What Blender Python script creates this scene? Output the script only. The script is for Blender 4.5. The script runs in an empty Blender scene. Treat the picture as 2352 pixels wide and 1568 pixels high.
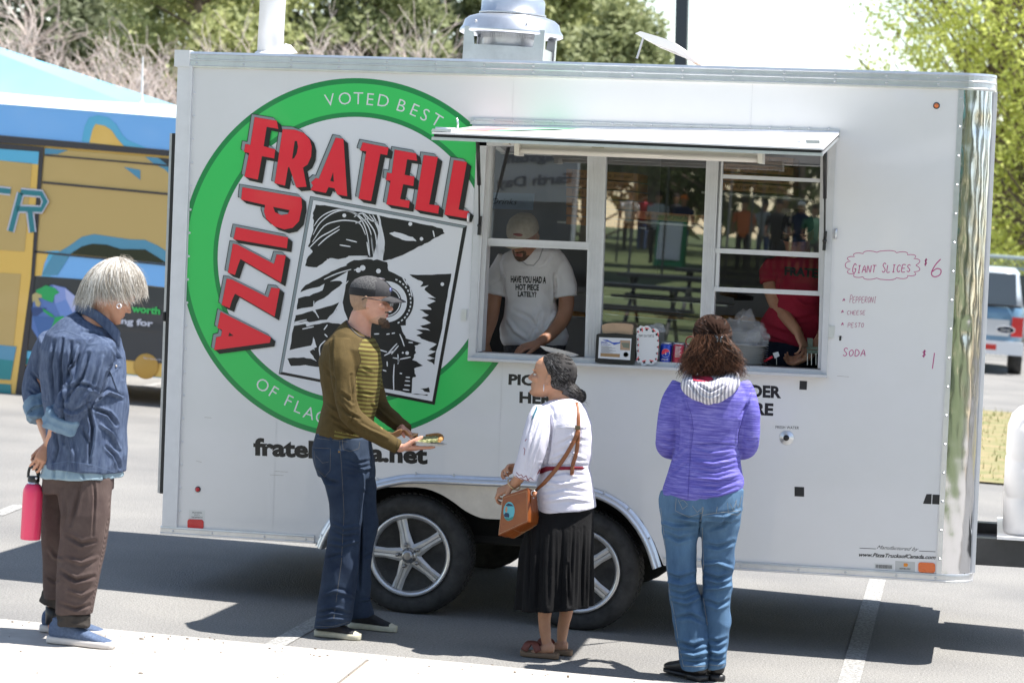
import bpy, bmesh, math, random
import numpy as np
from mathutils import Vector, Matrix, noise
from mathutils.bvhtree import BVHTree
random.seed(7); np.random.seed(7)
sc = bpy.context.scene
COL = sc.collection
R = math.radians
# ------------------------------------------------------------------ camera
CAM = Vector((4.31356805, -13.6621301, 2.13051769))
YAW, PIT, ROL = R(10.30276416), R(-2.64401716), R(4.05918887)
FOC = 6070.47526
_f = Vector((-math.sin(YAW)*math.cos(PIT), math.cos(YAW)*math.cos(PIT), math.sin(PIT)))
_r0 = Vector((math.cos(YAW), math.sin(YAW), 0)); _u0 = _r0.cross(_f)
_r = math.cos(ROL)*_r0 + math.sin(ROL)*_u0; _u = -math.sin(ROL)*_r0 + math.cos(ROL)*_u0
cd = bpy.data.cameras.new('camera'); cam = bpy.data.objects.new('camera', cd); COL.objects.link(cam)
cam.matrix_world = Matrix(((_r.x,_u.x,-_f.x,CAM.x),(_r.y,_u.y,-_f.y,CAM.y),(_r.z,_u.z,-_f.z,CAM.z),(0,0,0,1)))
cd.sensor_fit = 'HORIZONTAL'; cd.sensor_width = 36; cd.lens = 36*FOC/2352.0
cd.clip_start = .1; cd.clip_end = 2000
cd.dof.use_dof = True; cd.dof.focus_distance = 13.3; cd.dof.aperture_fstop = 4.5
sc.camera = cam
# ------------------------------------------------------------------ world, sun, exposure
SUNV = Vector((.405, .06, 1)).normalized()          # towards the sun
wd = bpy.data.worlds.new('World'); sc.world = wd; wd.use_nodes = True
nt = wd.node_tree; bg = nt.nodes['Background']
sky = nt.nodes.new('ShaderNodeTexSky'); sky.sky_type = 'NISHITA'; sky.sun_disc = False
sky.sun_elevation = math.asin(SUNV.z); sky.sun_rotation = math.atan2(SUNV.x, SUNV.y)
sky.air_density = 1.0; sky.dust_density = .9; sky.ozone_density = 1.0; sky.altitude = 2000
tint = nt.nodes.new('ShaderNodeMix'); tint.data_type = 'RGBA'; tint.blend_type = 'MULTIPLY'; tint.inputs[0].default_value = 1; tint.inputs[7].default_value = (1.19, 1.0, .81, 1)   # camera white balance of the whole sky
nt.links.new(sky.outputs[0], tint.inputs[6]); nt.links.new(tint.outputs[2], bg.inputs[0]); bg.inputs[1].default_value = .15
sd = bpy.data.lights.new('sun', 'SUN'); sun = bpy.data.objects.new('sun', sd); COL.objects.link(sun)
sd.energy = 5.0; sd.angle = R(.5); sd.color = (1, .955, .89)
sun.rotation_euler = SUNV.to_track_quat('Z', 'Y').to_euler(); sun.location = (0, 0, 30)
sc.view_settings.view_transform = 'Standard'; sc.view_settings.look = 'None'
sc.view_settings.gamma = 1; sc.view_settings.use_curve_mapping = False
sc.view_settings.exposure = 1.1
sc.render.engine = 'CYCLES'
# ------------------------------------------------------------------ helpers: picture point -> place
def ray(px, py): return _f + (px-1176)/FOC*_r - (py-784)/FOC*_u
def at(px, py, Y):
    d = ray(px, py); return CAM + d*((Y-CAM.y)/d.y)
def gnd(px, py, z=0):
    d = ray(px, py); return CAM + d*((z-CAM.z)/d.z)
def refl(px, py, D, g=.05):
    """place of what is seen mirrored in the glass plane y=g"""
    p = at(px, py, g); d = p-CAM; d = Vector((d.x, -d.y, d.z)); return p + d*((-D-g)/d.y)
def lin(ax, sx, ay, sy): return lambda x, y: (ax+sx*x, ay+sy*y)
Z2 = lin(373.2,.4761,114.8,.4761); Z3 = lin(373.2,.4028,746.5,.4028); B4 = lin(947.5,.4211,229.7,.4211)
Z5 = lin(1320.7,.4211,229.7,.4211); TR = lin(1780,.4028,0,.4028); R3 = lin(1780,.5494,516.8,.5494)
OW = lin(0,.6221,545.5,.6221); OW2 = lin(0,.2563,574.2,.2563); MN = lin(660.3,.575,602.9,.575)
LD = lin(1091,.4943,775.2,.4943); LD2 = lin(1148.4,.293,803.9,.293); JK = lin(1435.5,.5606,689.1,.5606)
HN = lin(803.9,.10986,947.5,.10986); HD = lin(746.5,.12818,602.9,.12818); CT = lin(1349.4,.14648,717.8,.14648)
TP = lin(574.2,.4639,0,.4639); Z1 = lin(0,.4028,0,.4028)
TAU = .03159642; Z0 = .3019; LEN = 4.16692; WID = 2.32; HH = 2.6
def T(x, y, z):      # trailer frame (z from skirt bottom) -> world
    return Vector((x*math.cos(TAU)-z*math.sin(TAU), y, Z0+x*math.sin(TAU)+z*math.cos(TAU)))
def Ti(p):
    x, z = p[0], p[2]-Z0; return (x*math.cos(TAU)+z*math.sin(TAU), p[1], -x*math.sin(TAU)+z*math.cos(TAU))
def S(px, py, d=0): return at(px, py, -d)
def St(px, py): q = Ti(at(px, py, 0)); return (q[0], q[2])
# ------------------------------------------------------------------ helpers: materials
MATS = {}
def mat(name, col, rough=.6, metal=0, spec=.5, var=0, vscale=8, bump=0, bscale=60, col2=None, trans=0, alpha=1, coat=0, stretch=None, detail=4, emit=0, sss=0, aniso=0, coords='Object'):
    if name in MATS: return MATS[name]
    m = bpy.data.materials.new(name); m.use_nodes = True; MATS[name] = m
    n = m.node_tree.nodes; l = m.node_tree.links; b = n['Principled BSDF']
    c = (*col, 1); b.inputs['Base Color'].default_value = c; b.inputs['Roughness'].default_value = rough
    b.inputs['Metallic'].default_value = metal; b.inputs['Specular IOR Level'].default_value = spec
    b.inputs['Transmission Weight'].default_value = trans; b.inputs['Alpha'].default_value = alpha
    b.inputs['Coat Weight'].default_value = coat
    if sss: b.inputs['Subsurface Weight'].default_value = sss; b.inputs['Subsurface Radius'].default_value = (.012,.005,.003); b.inputs['Subsurface Scale'].default_value = 1
    m.diffuse_color = c
    tc = n.new('ShaderNodeTexCoord'); mp = n.new('ShaderNodeMapping'); l.new(tc.outputs[coords], mp.inputs[0])
    if stretch: mp.inputs['Scale'].default_value = stretch
    if var or col2:
        nz = n.new('ShaderNodeTexNoise'); nz.inputs['Scale'].default_value = vscale; nz.inputs['Detail'].default_value = detail; nz.inputs['Roughness'].default_value = .65
        l.new(mp.outputs[0], nz.inputs[0])
        rp = n.new('ShaderNodeValToRGB'); l.new(nz.outputs[0], rp.inputs[0])
        c2 = col2 or tuple(max(0, v*(1-var)) for v in col); c1 = col if col2 else tuple(min(1, v*(1+var)) for v in col)
        rp.color_ramp.elements[0].position = .32; rp.color_ramp.elements[0].color = (*c2, 1)
        rp.color_ramp.elements[1].position = .68; rp.color_ramp.elements[1].color = (*c1, 1)
        l.new(rp.outputs[0], b.inputs['Base Color'])
    if bump:
        bz = n.new('ShaderNodeTexNoise'); bz.inputs['Scale'].default_value = bscale; bz.inputs['Detail'].default_value = 6
        l.new(mp.outputs[0], bz.inputs[0])
        bp = n.new('ShaderNodeBump'); bp.inputs['Strength'].default_value = bump; bp.inputs['Distance'].default_value = .01
        l.new(bz.outputs[0], bp.inputs['Height']); l.new(bp.outputs[0], b.inputs['Normal'])
    return m
WHITE = mat('white_paint', (.79,.78,.78), .30, coat=.35, col2=(.75,.74,.73), vscale=1.6, bump=.03, bscale=3.0, detail=9)
WTRIM = mat('white_trim', (.76,.76,.77), .4, var=.04, vscale=9)
ALU = mat('aluminium', (.72,.73,.76), .34, .85, var=.06, vscale=12)
ALUD = mat('aluminium_matt', (.5,.51,.53), .45, .7, var=.1, vscale=20)
CHROME = mat('polished_aluminium', (.56,.57,.60), .11, 1, bump=.14, bscale=3.2, stretch=(1.5,1.5,.6))
BLACK = mat('black_plastic', (.015,.015,.017), .45)
RUBBER = mat('rubber', (.036,.035,.034), .8, var=.45, vscale=14, bump=.15, bscale=120)
VGREEN = mat('vinyl_green', (.045,.60,.125), .3, coat=.2); VDG = mat('vinyl_dark_green', (.012,.26,.068), .3, coat=.2)
VRED = mat('vinyl_red', (.84,.022,.045), .3, coat=.2); VBLK = mat('vinyl_black', (.012,.011,.011), .35)
VGREY = mat('vinyl_grey', (.26,.30,.31), .35); VWHT = mat('vinyl_white', (.76,.755,.77), .32)
MARK = mat('marker_pink', (.5,.06,.22), .5); MARKF = mat('marker_faded', (.5,.22,.3), .5)
GREYIN = mat('interior_panel', (.30,.30,.31), .5, var=.06, vscale=4)
STEEL = mat('stainless', (.45,.45,.46), .3, .9, var=.08, vscale=6)
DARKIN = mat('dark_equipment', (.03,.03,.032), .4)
CARD = mat('cardboard', (.36,.22,.12), .8, var=.08, vscale=10)
# ------------------------------------------------------------------ helpers: objects
def link(o, parent=None):
    COL.objects.link(o)
    if parent is not None: o.parent = parent
    return o
def wloc(p):
    v = Vector((0,0,0))
    while p is not None: v = v+p.location; p = p.parent
    return v
def tag(o, label=None, cat=None, group=None, kind=None):
    if label: o['label'] = label
    if cat: o['category'] = cat
    if group: o['group'] = group
    if kind: o['kind'] = kind
    return o
def thing(name, label, cat, loc, group=None):
    o = bpy.data.objects.new(name, None); o.location = Vector(loc); o.empty_display_size = .1; link(o)
    return tag(o, label, cat, group)
def mk(name, verts, faces, m, parent=None, smooth=False, origin=None, label=None):
    base = wloc(parent) if parent else Vector((0,0,0))
    o_ = Vector(origin) if origin is not None else (base if parent else Vector((0,0,0)))
    me = bpy.data.meshes.new(name)
    me.from_pydata([tuple(Vector(v)-o_) for v in verts], [], faces)
    if isinstance(m, (list, tuple)):
        for q in m: me.materials.append(q)
    elif m: me.materials.append(m)
    if smooth: me.polygons.foreach_set('use_smooth', [True]*len(me.polygons))
    me.update(); o = bpy.data.objects.new(name, me); link(o, parent); o.location = o_-base
    if label: o['label'] = label
    return o
class MB:
    """collects shapes, links them as one mesh"""
    def __init__(s): s.v = []; s.f = []
    def add(s, vs, fs):
        n = len(s.v); s.v += [Vector(v) for v in vs]; s.f += [tuple(i+n for i in f) for f in fs]; return s
    def box(s, c, d, M=None, bev=0):
        hx, hy, hz = d[0]/2, d[1]/2, d[2]/2
        if bev:
            bm = bmesh.new(); bmesh.ops.create_cube(bm, size=1)
            for v in bm.verts: v.co = Vector((v.co.x*d[0], v.co.y*d[1], v.co.z*d[2]))
            bmesh.ops.bevel(bm, geom=bm.edges[:], offset=bev, segments=2, affect='EDGES', profile=.5)
            bm.verts.index_update(); vs = [v.co.copy() for v in bm.verts]; fs = [tuple(v.index for v in f.verts) for f in bm.faces]; bm.free()
        else:
            vs = [Vector((x*hx, y*hy, z*hz)) for x in (-1,1) for y in (-1,1) for z in (-1,1)]
            fs = [(0,1,3,2),(4,6,7,5),(0,4,5,1),(2,3,7,6),(0,2,6,4),(1,5,7,3)]
        if M: vs = [M @ v for v in vs]
        return s.add([v+Vector(c) for v in vs], fs)
    def tbox(s, x0, x1, y0, y1, z0, z1):    # box in the trailer frame
        vs = [T(x, y, z) for x in (x0,x1) for y in (y0,y1) for z in (z0,z1)]
        return s.add(vs, [(0,1,3,2),(4,6,7,5),(0,4,5,1),(2,3,7,6),(0,2,6,4),(1,5,7,3)])
    def quadbox(s, P, th):    # P: 4 front points (planar), th vector of thickness
        P = [Vector(p) for p in P]; t = Vector(th); n = len(P)
        fs = [tuple(range(n)), tuple(range(2*n-1, n-1, -1))] + [(i, i+n, (i+1) % n+n, (i+1) % n) for i in range(n)]
        return s.add(P+[p+t for p in P], fs)
    def tube(s, pts, r, seg=8, cap=True, flat=None, up=None):
        pts = [Vector(p) for p in pts]; n = len(pts); rs = r if isinstance(r, (list, tuple)) else [r]*n
        vs = []; prev = None
        for i, p in enumerate(pts):
            d = (pts[min(i+1, n-1)]-pts[max(i-1, 0)])
            d = d.normalized() if d.length > 1e-9 else Vector((0,0,1))
            if up is not None: a = Vector(up)-d*Vector(up).dot(d)
            elif prev is None: a = d.orthogonal()
            else: a = prev-d*prev.dot(d)
            if a.length < 1e-6: a = d.orthogonal()
            a.normalize(); b = d.cross(a); prev = a
            ra = rs[i]; rb = ra*(flat if flat else 1)
            if isinstance(ra, tuple): ra, rb = ra
            for k in range(seg):
                t = 2*math.pi*k/seg; vs.append(p+a*(ra*math.cos(t))+b*(rb*math.sin(t)))
        fs = [(i*seg+k, i*seg+(k+1) % seg, (i+1)*seg+(k+1) % seg, (i+1)*seg+k) for i in range(n-1) for k in range(seg)]
        if cap: fs += [tuple(range(seg-1, -1, -1)), tuple(range((n-1)*seg, n*seg))]
        return s.add(vs, fs)
    def lathe(s, prof, c=(0,0,0), axis='z', seg=24, M=None):
        vs = []; n = len(prof)
        for r, h in prof:
            for k in range(seg):
                t = 2*math.pi*k/seg
                v = Vector((r*math.cos(t), r*math.sin(t), h))
                if axis == 'y': v = Vector((v.x, h, v.y))
                if axis == 'x': v = Vector((h, v.x, v.y))
                if M: v = M @ v
                vs.append(v+Vector(c))
        fs = [(i*seg+k, i*seg+(k+1) % seg, (i+1)*seg+(k+1) % seg, (i+1)*seg+k) for i in range(n-1) for k in range(seg)]
        if prof[0][0] > 1e-6: fs.append(tuple(range(seg-1, -1, -1)))
        if prof[-1][0] > 1e-6: fs.append(tuple(range((n-1)*seg, n*seg)))
        return s.add(vs, fs)
    def sph(s, c, r, seg=12, rings=8):
        r = Vector(r) if not isinstance(r, (int, float)) else Vector((r, r, r)); vs = [Vector(c)+Vector((0,0,r.z))]
        for i in range(1, rings):
            a = math.pi*i/rings
            for k in range(seg):
                t = 2*math.pi*k/seg; vs.append(Vector(c)+Vector((r.x*math.sin(a)*math.cos(t), r.y*math.sin(a)*math.sin(t), r.z*math.cos(a))))
        vs.append(Vector(c)-Vector((0,0,r.z))); fs = []
        for k in range(seg): fs.append((0, 1+k, 1+(k+1) % seg))
        for i in range(rings-2):
            for k in range(seg): fs.append((1+i*seg+k, 1+(i+1)*seg+k, 1+(i+1)*seg+(k+1) % seg, 1+i*seg+(k+1) % seg))
        L = len(vs)-1
        for k in range(seg): fs.append((L, 1+(rings-2)*seg+(k+1) % seg, 1+(rings-2)*seg+k))
        return s.add(vs, fs)
    def ribbon(s, pts, w, n):    # strip of width w lying on a surface of normal n
        n = Vector(n); P = []
        for i, p in enumerate(pts):
            d = (Vector(pts[min(i+1, len(pts)-1)])-Vector(pts[max(i-1, 0)])).normalized(); sd_ = d.cross(n).normalized()*(w/2)
            P += [Vector(p)+sd_, Vector(p)-sd_]
        return s.add(P, [(2*i, 2*i+1, 2*i+3, 2*i+2) for i in range(len(pts)-1)])
    def build(s, name, m, parent=None, smooth=False, origin=None, label=None):
        return mk(name, s.v, s.f, m, parent, smooth, origin, label)
def crv(pts, n=6, closed=False):
    """Catmull-Rom through pts"""
    P = [Vector(p) if len(p) == 3 else Vector((p[0], p[1], 0)) for p in pts]; out = []; N = len(P)
    rng = range(N) if closed else range(N-1)
    for i in rng:
        a, b, c, d = (P[(i-1) % N], P[i], P[(i+1) % N], P[(i+2) % N]) if closed else (P[max(i-1,0)], P[i], P[i+1], P[min(i+2,N-1)])
        for k in range(n):
            t = k/n; out.append(.5*((2*b)+(c-a)*t+(2*a-5*b+4*c-d)*t*t+(3*b-a-3*c+d)*t**3))
    if not closed: out.append(P[-1])
    return out
def fill2d(polys):
    """even-odd fill of 2D loops through a 2D curve -> verts, faces"""
    cu = bpy.data.curves.new('t', 'CURVE'); cu.dimensions = '2D'; cu.fill_mode = 'FRONT'
    for p in polys:
        sp = cu.splines.new('POLY'); sp.points.add(len(p)-1); sp.use_cyclic_u = True
        for i, q in enumerate(p): sp.points[i].co = (q[0], q[1], 0, 1)
    o = bpy.data.objects.new('t', cu); me = bpy.data.meshes.new_from_object(o)
    v = [tuple(x.co) for x in me.vertices]; f = [tuple(x.vertices) for x in me.polygons]
    bpy.data.objects.remove(o); bpy.data.curves.remove(cu); bpy.data.meshes.remove(me)
    return v, f
def text2d(t, size=1, offset=0, shear=0, align='CENTER', spacing=1, res=3):
    cu = bpy.data.curves.new('t', 'FONT'); cu.body = t; cu.size = size; cu.offset = offset; cu.shear = shear; cu.align_x = align
    cu.space_character = spacing; cu.resolution_u = res; cu.dimensions = '2D'; cu.fill_mode = 'FRONT'
    o = bpy.data.objects.new('t', cu); me = bpy.data.meshes.new_from_object(o)
    v = [tuple(x.co) for x in me.vertices]; f = [tuple(x.vertices) for x in me.polygons]
    bpy.data.objects.remove(o); bpy.data.curves.remove(cu); bpy.data.meshes.remove(me)
    return v, f
FIX = []
def textbox(mb, t, P, bold=0, shear=0, spacing=1, map3=None):
    """text filling the picture quad P (tl, tr, br, bl) given by points of map3's domain; map3(x,y)->world"""
    v, f = text2d(t, 1, bold, shear, spacing=spacing)
    if not v: return
    x0 = min(a[0] for a in v); x1 = max(a[0] for a in v); y0 = min(a[1] for a in v); y1 = max(a[1] for a in v)
    tl, tr, br, bl = [Vector(p) for p in P]; vs = []
    for a in v:
        s_ = (a[0]-x0)/(x1-x0); u_ = (a[1]-y0)/(y1-y0)
        q = (bl*(1-s_)+br*s_)*(1-u_)+(tl*(1-s_)+tr*s_)*u_
        vs.append(map3(q[0], q[1]) if map3 else q)
    mb.add(vs, f)
def loft(rings, seg=28, cap=True, pw=2.3):
    """rings: (centre, a_vec, b_vec[, fn(t)->scale]) -> verts, faces"""
    vs = []
    for rg in rings:
        c, a, b = Vector(rg[0]), Vector(rg[1]), Vector(rg[2]); fn = rg[3] if len(rg) > 3 else None
        for k in range(seg):
            t = 2*math.pi*k/seg; ct, st = math.cos(t), math.sin(t)
            x = math.copysign(abs(ct)**(2/pw), ct); y = math.copysign(abs(st)**(2/pw), st); g = fn(t) if fn else 1
            vs.append(c+a*x*g+b*y*g)
    n = len(rings)
    fs = [(i*seg+k, i*seg+(k+1) % seg, (i+1)*seg+(k+1) % seg, (i+1)*seg+k) for i in range(n-1) for k in range(seg)]
    if cap: fs += [tuple(range(seg-1, -1, -1)), tuple(range((n-1)*seg, n*seg))]
    return vs, fs
def copyobj(o, name=None, parent=None, loc=None):
    c = o.copy(); c.parent = parent if parent is not None else o.parent; COL.objects.link(c)
    if loc is not None: c.location = loc
    return c
# =================================================================== GROUND
def groundmat():
    m = bpy.data.materials.new('asphalt'); m.use_nodes = True; n = m.node_tree.nodes; l = m.node_tree.links; b = n['Principled BSDF']
    tc = n.new('ShaderNodeTexCoord')
    a = n.new('ShaderNodeTexNoise'); a.inputs['Scale'].default_value = 75; a.inputs['Detail'].default_value = 5; a.inputs['Roughness'].default_value = .8
    c = n.new('ShaderNodeTexNoise'); c.inputs['Scale'].default_value = .8; c.inputs['Detail'].default_value = 5
    v = n.new('ShaderNodeTexVoronoi'); v.inputs['Scale'].default_value = 110
    for q in (a, c, v): l.new(tc.outputs['Object'], q.inputs[0])
    r1 = n.new('ShaderNodeValToRGB'); l.new(a.outputs[0], r1.inputs[0])
    r1.color_ramp.elements[0].position = .3; r1.color_ramp.elements[0].color = (.13,.128,.125,1); r1.color_ramp.elements[1].position = .72; r1.color_ramp.elements[1].color = (.33,.325,.315,1)
    r2 = n.new('ShaderNodeValToRGB'); l.new(c.outputs[0], r2.inputs[0])
    r2.color_ramp.elements[0].position = .35; r2.color_ramp.elements[0].color = (.80,.80,.81,1); r2.color_ramp.elements[1].position = .65; r2.color_ramp.elements[1].color = (1.06,1.05,1.03,1)
    mx = n.new('ShaderNodeMix'); mx.data_type = 'RGBA'; mx.blend_type = 'MULTIPLY'; mx.inputs[0].default_value = 1
    l.new(r1.outputs[0], mx.inputs[6]); l.new(r2.outputs[0], mx.inputs[7]); l.new(mx.outputs[2], b.inputs['Base Color'])
    b.inputs['Roughness'].default_value = .85; b.inputs['Specular IOR Level'].default_value = .3
    bp = n.new('ShaderNodeBump'); bp.inputs['Strength'].default_value = .7; bp.inputs['Distance'].default_value = .006
    l.new(v.outputs[0], bp.inputs['Height']); l.new(bp.outputs[0], b.inputs['Normal']); return m
ASPH = groundmat()
g = mk('asphalt_ground', [(-400,-1.5,0),(400,-1.5,0),(400,700,0),(-400,700,0)], [(0,1,2,3)], ASPH); tag(g, kind='structure')
CONC = mat('concrete', (.43,.41,.385), .8, col2=(.345,.325,.30), vscale=14, bump=.25, bscale=150, detail=8)
CONC2 = mat('concrete_joint', (.36,.30,.24), .9, var=.2, vscale=40)
# pavement: slab sheet + kerb, edge line in the picture from (0,1419) to (1541,1565)
e0 = gnd(0,1419,.11); e1 = gnd(1541,1565,.11); ed = (e1-e0).normalized()
A = e0-ed*60; B_ = e1+ed*60; nrm = Vector((ed.y,-ed.x,0))
def pv(t, w, z): p = e0+ed*t+nrm*w; return Vector((p.x,p.y,z))
mb = MB(); prof = [(0,-.02),(0,.095),(.004,.106),(.012,.11),(.15,.11),(.155,.106),(.156,.10)]
for i in range(len(prof)-1):
    mb.add([pv(-60,prof[i][0],prof[i][1]), pv(60,prof[i][0],prof[i][1]), pv(60,prof[i+1][0],prof[i+1][1]), pv(-60,prof[i+1][0],prof[i+1][1])], [(0,1,2,3)])
# kerb in lengths
k_ = mb.build('kerb', CONC); tag(k_, kind='structure')
p = mk('pavement_base', [pv(-60,.156,.10),pv(60,.156,.10),pv(60,7,.10),pv(-60,7,.10)], [(0,1,2,3)], CONC2); tag(p, kind='structure')
# slabs between joints (a joint runs P(765,1568)->(845,1515))
j = gnd(845,1515,.11); tj = (j-e0).dot(ed)
root = bpy.data.objects.new('pavement', None); link(root); tag(root, kind='structure')
for i in range(-6, 8):
    t0 = tj+i*3.05+.008; t1 = tj+(i+1)*3.05-.008
    for jx, (w0, w1) in enumerate(((.158,3.1),(3.12,6.5))):
        MB().quadbox([pv(t0,w0,.112),pv(t0,w1,.112),pv(t1,w1,.112),pv(t1,w0,.112)], (0,0,-.01)).build('slab', CONC, root)
# painted bay lines
def roadpaint():
    m = bpy.data.materials.new('worn_road_paint'); m.use_nodes = True; n = m.node_tree.nodes; l = m.node_tree.links; b = n['Principled BSDF']
    tc = n.new('ShaderNodeTexCoord'); a = n.new('ShaderNodeTexNoise'); a.inputs['Scale'].default_value = 60; a.inputs['Detail'].default_value = 6; a.inputs['Roughness'].default_value = .8
    l.new(tc.outputs['Object'], a.inputs[0]); r = n.new('ShaderNodeValToRGB'); l.new(a.outputs[0], r.inputs[0])
    r.color_ramp.elements[0].position = .44; r.color_ramp.elements[0].color = (.19,.188,.183,1); r.color_ramp.elements[1].position = .62; r.color_ramp.elements[1].color = (.46,.455,.44,1)
    l.new(r.outputs[0], b.inputs['Base Color']); b.inputs['Roughness'].default_value = .8; return m
PAINT = roadpaint()
def bayline(a, b, w=.105):
    a = Vector(a); b = Vector(b); d = (b-a).normalized(); s_ = Vector((d.y,-d.x,0))*w/2
    o = mk('bay_line', [a-s_+Vector((0,0,.004)), a+s_+Vector((0,0,.004)), b+s_+Vector((0,0,.004)), b-s_+Vector((0,0,.004))], [(0,1,2,3)], PAINT); tag(o, kind='structure')
a = gnd(1949,1568); b = gnd(2014,1336); d = (b-a).normalized(); bayline(a-d*.25, a+d*4.6)
c = gnd(637,1478); dd = (gnd(735,1408)-c).normalized(); bayline(c-dd*.05, c+d*4.2, .1)
c = gnd(-10,1183); bayline(c, gnd(48,1160), .1); 
c = gnd(330,888); bayline(c, gnd(430,870), .12)
# stains on the asphalt, grit and leaf litter on the pavement
rk = random.Random(2)
m_ = MB(); m2_ = MB()
for i in range(260):
    t_ = rk.uniform(-1,7.5); w_ = rk.choice((rk.uniform(.0,.22),rk.uniform(.1,1.6))); s_ = rk.uniform(.002,.007)*(2 if i % 17 == 0 else 1); p_ = pv(t_,w_,.113)
    (m_ if i % 3 else m2_).sph(p_, (s_,s_*.7,s_*.5), 6, 4)
for i in range(120):
    p_ = e0+ed*rk.uniform(-1,7)-nrm*rk.uniform(.01,.12); s_ = rk.uniform(.003,.009); m2_.sph(Vector((p_.x,p_.y,s_*.3)), (s_,s_*.8,s_*.5), 6, 4)
tag(m_.build('grit', mat('grit',(.20,.17,.14),.9)), 'grey grit scattered over the pale pavement', 'grit', kind='stuff'); tag(m2_.build('leaf_litter', mat('litter',(.16,.10,.05),.9)), 'brown leaf crumbs along the kerb', 'leaf litter', kind='stuff')
# grass and verge on the right, road behind
GRASS = mat('grass_ground', (.15,.17,.06), .9, col2=(.30,.23,.13), vscale=2.5, bump=.5, bscale=30)
g0 = gnd(2250,1112); g1 = gnd(2250,945)
ge = mk('grass_verge', [(g0.x-6,g0.y,.02),(g0.x+30,g0.y+.6,.02),(g1.x+30,g1.y+.6,.02),(g1.x-6,g1.y,.02)], [(0,1,2,3)], GRASS); tag(ge, kind='structure')
GRB = mat('grass_blade', (.13,.2,.04), .8, col2=(.33,.27,.12), vscale=3)
mb = MB()
for i in range(2600):
    x = random.uniform(g0.x-1.5, g0.x+5); y = random.uniform(g0.y+.03, g1.y-.03); h = random.uniform(.03,.09); w = .006; a_ = random.uniform(0,6.28); q = Vector((math.cos(a_),math.sin(a_),0))*w; t_ = Vector((random.uniform(-.03,.03),random.uniform(-.03,.03),h))
    b0 = Vector((x,y,.02)); mb.add([b0-q,b0+q,b0+t_], [(0,1,2)])
tag(mb.build('grass_blades', GRB), 'short patchy green and straw grass on the verge beyond the trailer tongue', 'grass', kind='stuff')
# =================================================================== TRAILER
TL = thing('food_trailer', 'white food trailer with round green pizza logo, open serving window and two axles', 'food trailer', (2.2,1.1,0))
def tpart(mb, name, m, smooth=False, label=None, parent=None): return mb.build(name, m, parent or TL, smooth, label=label)
# --- side skin with window opening and wheel arch, cut into sheets
wo = [B4(352,228), Z5(1424,205), Z5(1372,1512), B4(300,1418)]            # window frame outline (picture)
wloc_ = [St(*p) for p in wo]
arch = [(724,1262),(741,1222),(766,1180),(800,1143),(845,1112),(900,1096),(960,1089),(1119,1095),(1260,1101),(1365,1120),(1432,1152),(1475,1196),(1503,1245),(1523,1310)]
al = [St(*p) for p in arch]
L = LEN
outer = [(0.0,.0)] + [(al[0][0],0)] + al[1:-1] + [(al[-1][0],0)] + [(L,0),(L,HH-.05),(0,HH-.05)]
seams = [0] + [St(*p)[0] for p in ((656,400),(1178,230),(1726,250))] + [L]
sv, sf = fill2d([outer, wloc_])
for i in range(len(seams)-1):
    bm = bmesh.new(); V = [bm.verts.new(v) for v in sv]
    for f in sf:
        try: bm.faces.new([V[k] for k in f])
        except ValueError: pass
    for xx, sgn in ((seams[i]+(.0005 if i else 0), -1), (seams[i+1]-(.0005 if i < len(seams)-2 else 0), 1)):
        bmesh.ops.bisect_plane(bm, geom=bm.verts[:]+bm.edges[:]+bm.faces[:], plane_co=(xx,0,0), plane_no=(sgn,0,0), clear_outer=True)
    bm.verts.index_update(); vs = [v.co.copy() for v in bm.verts]; fs = [tuple(v.index for v in f.verts) for f in bm.faces]; bm.free()
    zc_ = (wloc_[0][1]+wloc_[3][1])/2; gr = [fs] if i != 2 else [[f for f in fs if sum(vs[k].y for k in f)/len(f) > zc_], [f for f in fs if sum(vs[k].y for k in f)/len(f) <= zc_]]
    for g_ in gr:
        us = sorted({k for f in g_ for k in f}); mp = {k: j_ for j_, k in enumerate(us)}; g2 = [tuple(mp[k] for k in f) for f in g_]; nn_ = len(us)
        mk('side_panel', [T(vs[k].x,0,vs[k].y) for k in us]+[T(vs[k].x,.004,vs[k].y) for k in us], g2+[tuple(k+nn_ for k in reversed(f)) for f in g2], WHITE, TL)
# inner lining and core of the side (dark seam backing), far wall, rear, front, roof, floor
outer2 = [(.01,.02),(al[0][0]-.02,.02)]+[(x,z+.01) for x,z in al[1:-1]]+[(al[-1][0]+.02,.02),(L-.01,.02),(L-.01,HH-.06),(.01,HH-.06)]
v, f = fill2d([outer2, wloc_])
o = mk('side_lining', [T(a[0],.006,a[1]) for a in v]+[T(a[0],.045,a[1]) for a in v], f+[tuple(k+len(v) for k in reversed(q)) for q in f], mat('lining', (.42,.42,.43), .5), TL)
tpart(MB().tbox(.01,L+.02,WID-.045,WID,0,HH-.06), 'far_wall', WHITE)
v, f = fill2d([[(.05,.0),(WID-.05,.0),(WID-.05,HH-.06),(.05,HH-.06)],[(.55,.12),(1.85,.12),(1.85,2.2),(.55,2.2)]]); mk('rear_wall', [T(0,a[0],a[1]) for a in v]+[T(.045,a[0],a[1]) for a in v], f+[tuple(k+len(v) for k in q) for q in f], WHITE, TL)  # unseen doorway opening, cut to let daylight into the interior
tpart(MB().tbox(L+.09,L+.128,.14,WID-.14,.02,HH-.06), 'front_wall', WHITE)
hx0, hx1 = St(1467,140)[0], St(1570,143)[0]; v, f = fill2d([[(.05,.05),(L+.12,.05),(L+.12,WID-.05),(.05,WID-.05)],[(hx0,.48),(hx1,.48),(hx1,.92),(hx0,.92)]]); mk('roof', [T(a[0],a[1],HH-.05) for a in v]+[T(a[0],a[1],HH-.01) for a in v], f+[tuple(k+len(v) for k in q) for q in f], WTRIM, TL)
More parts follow.
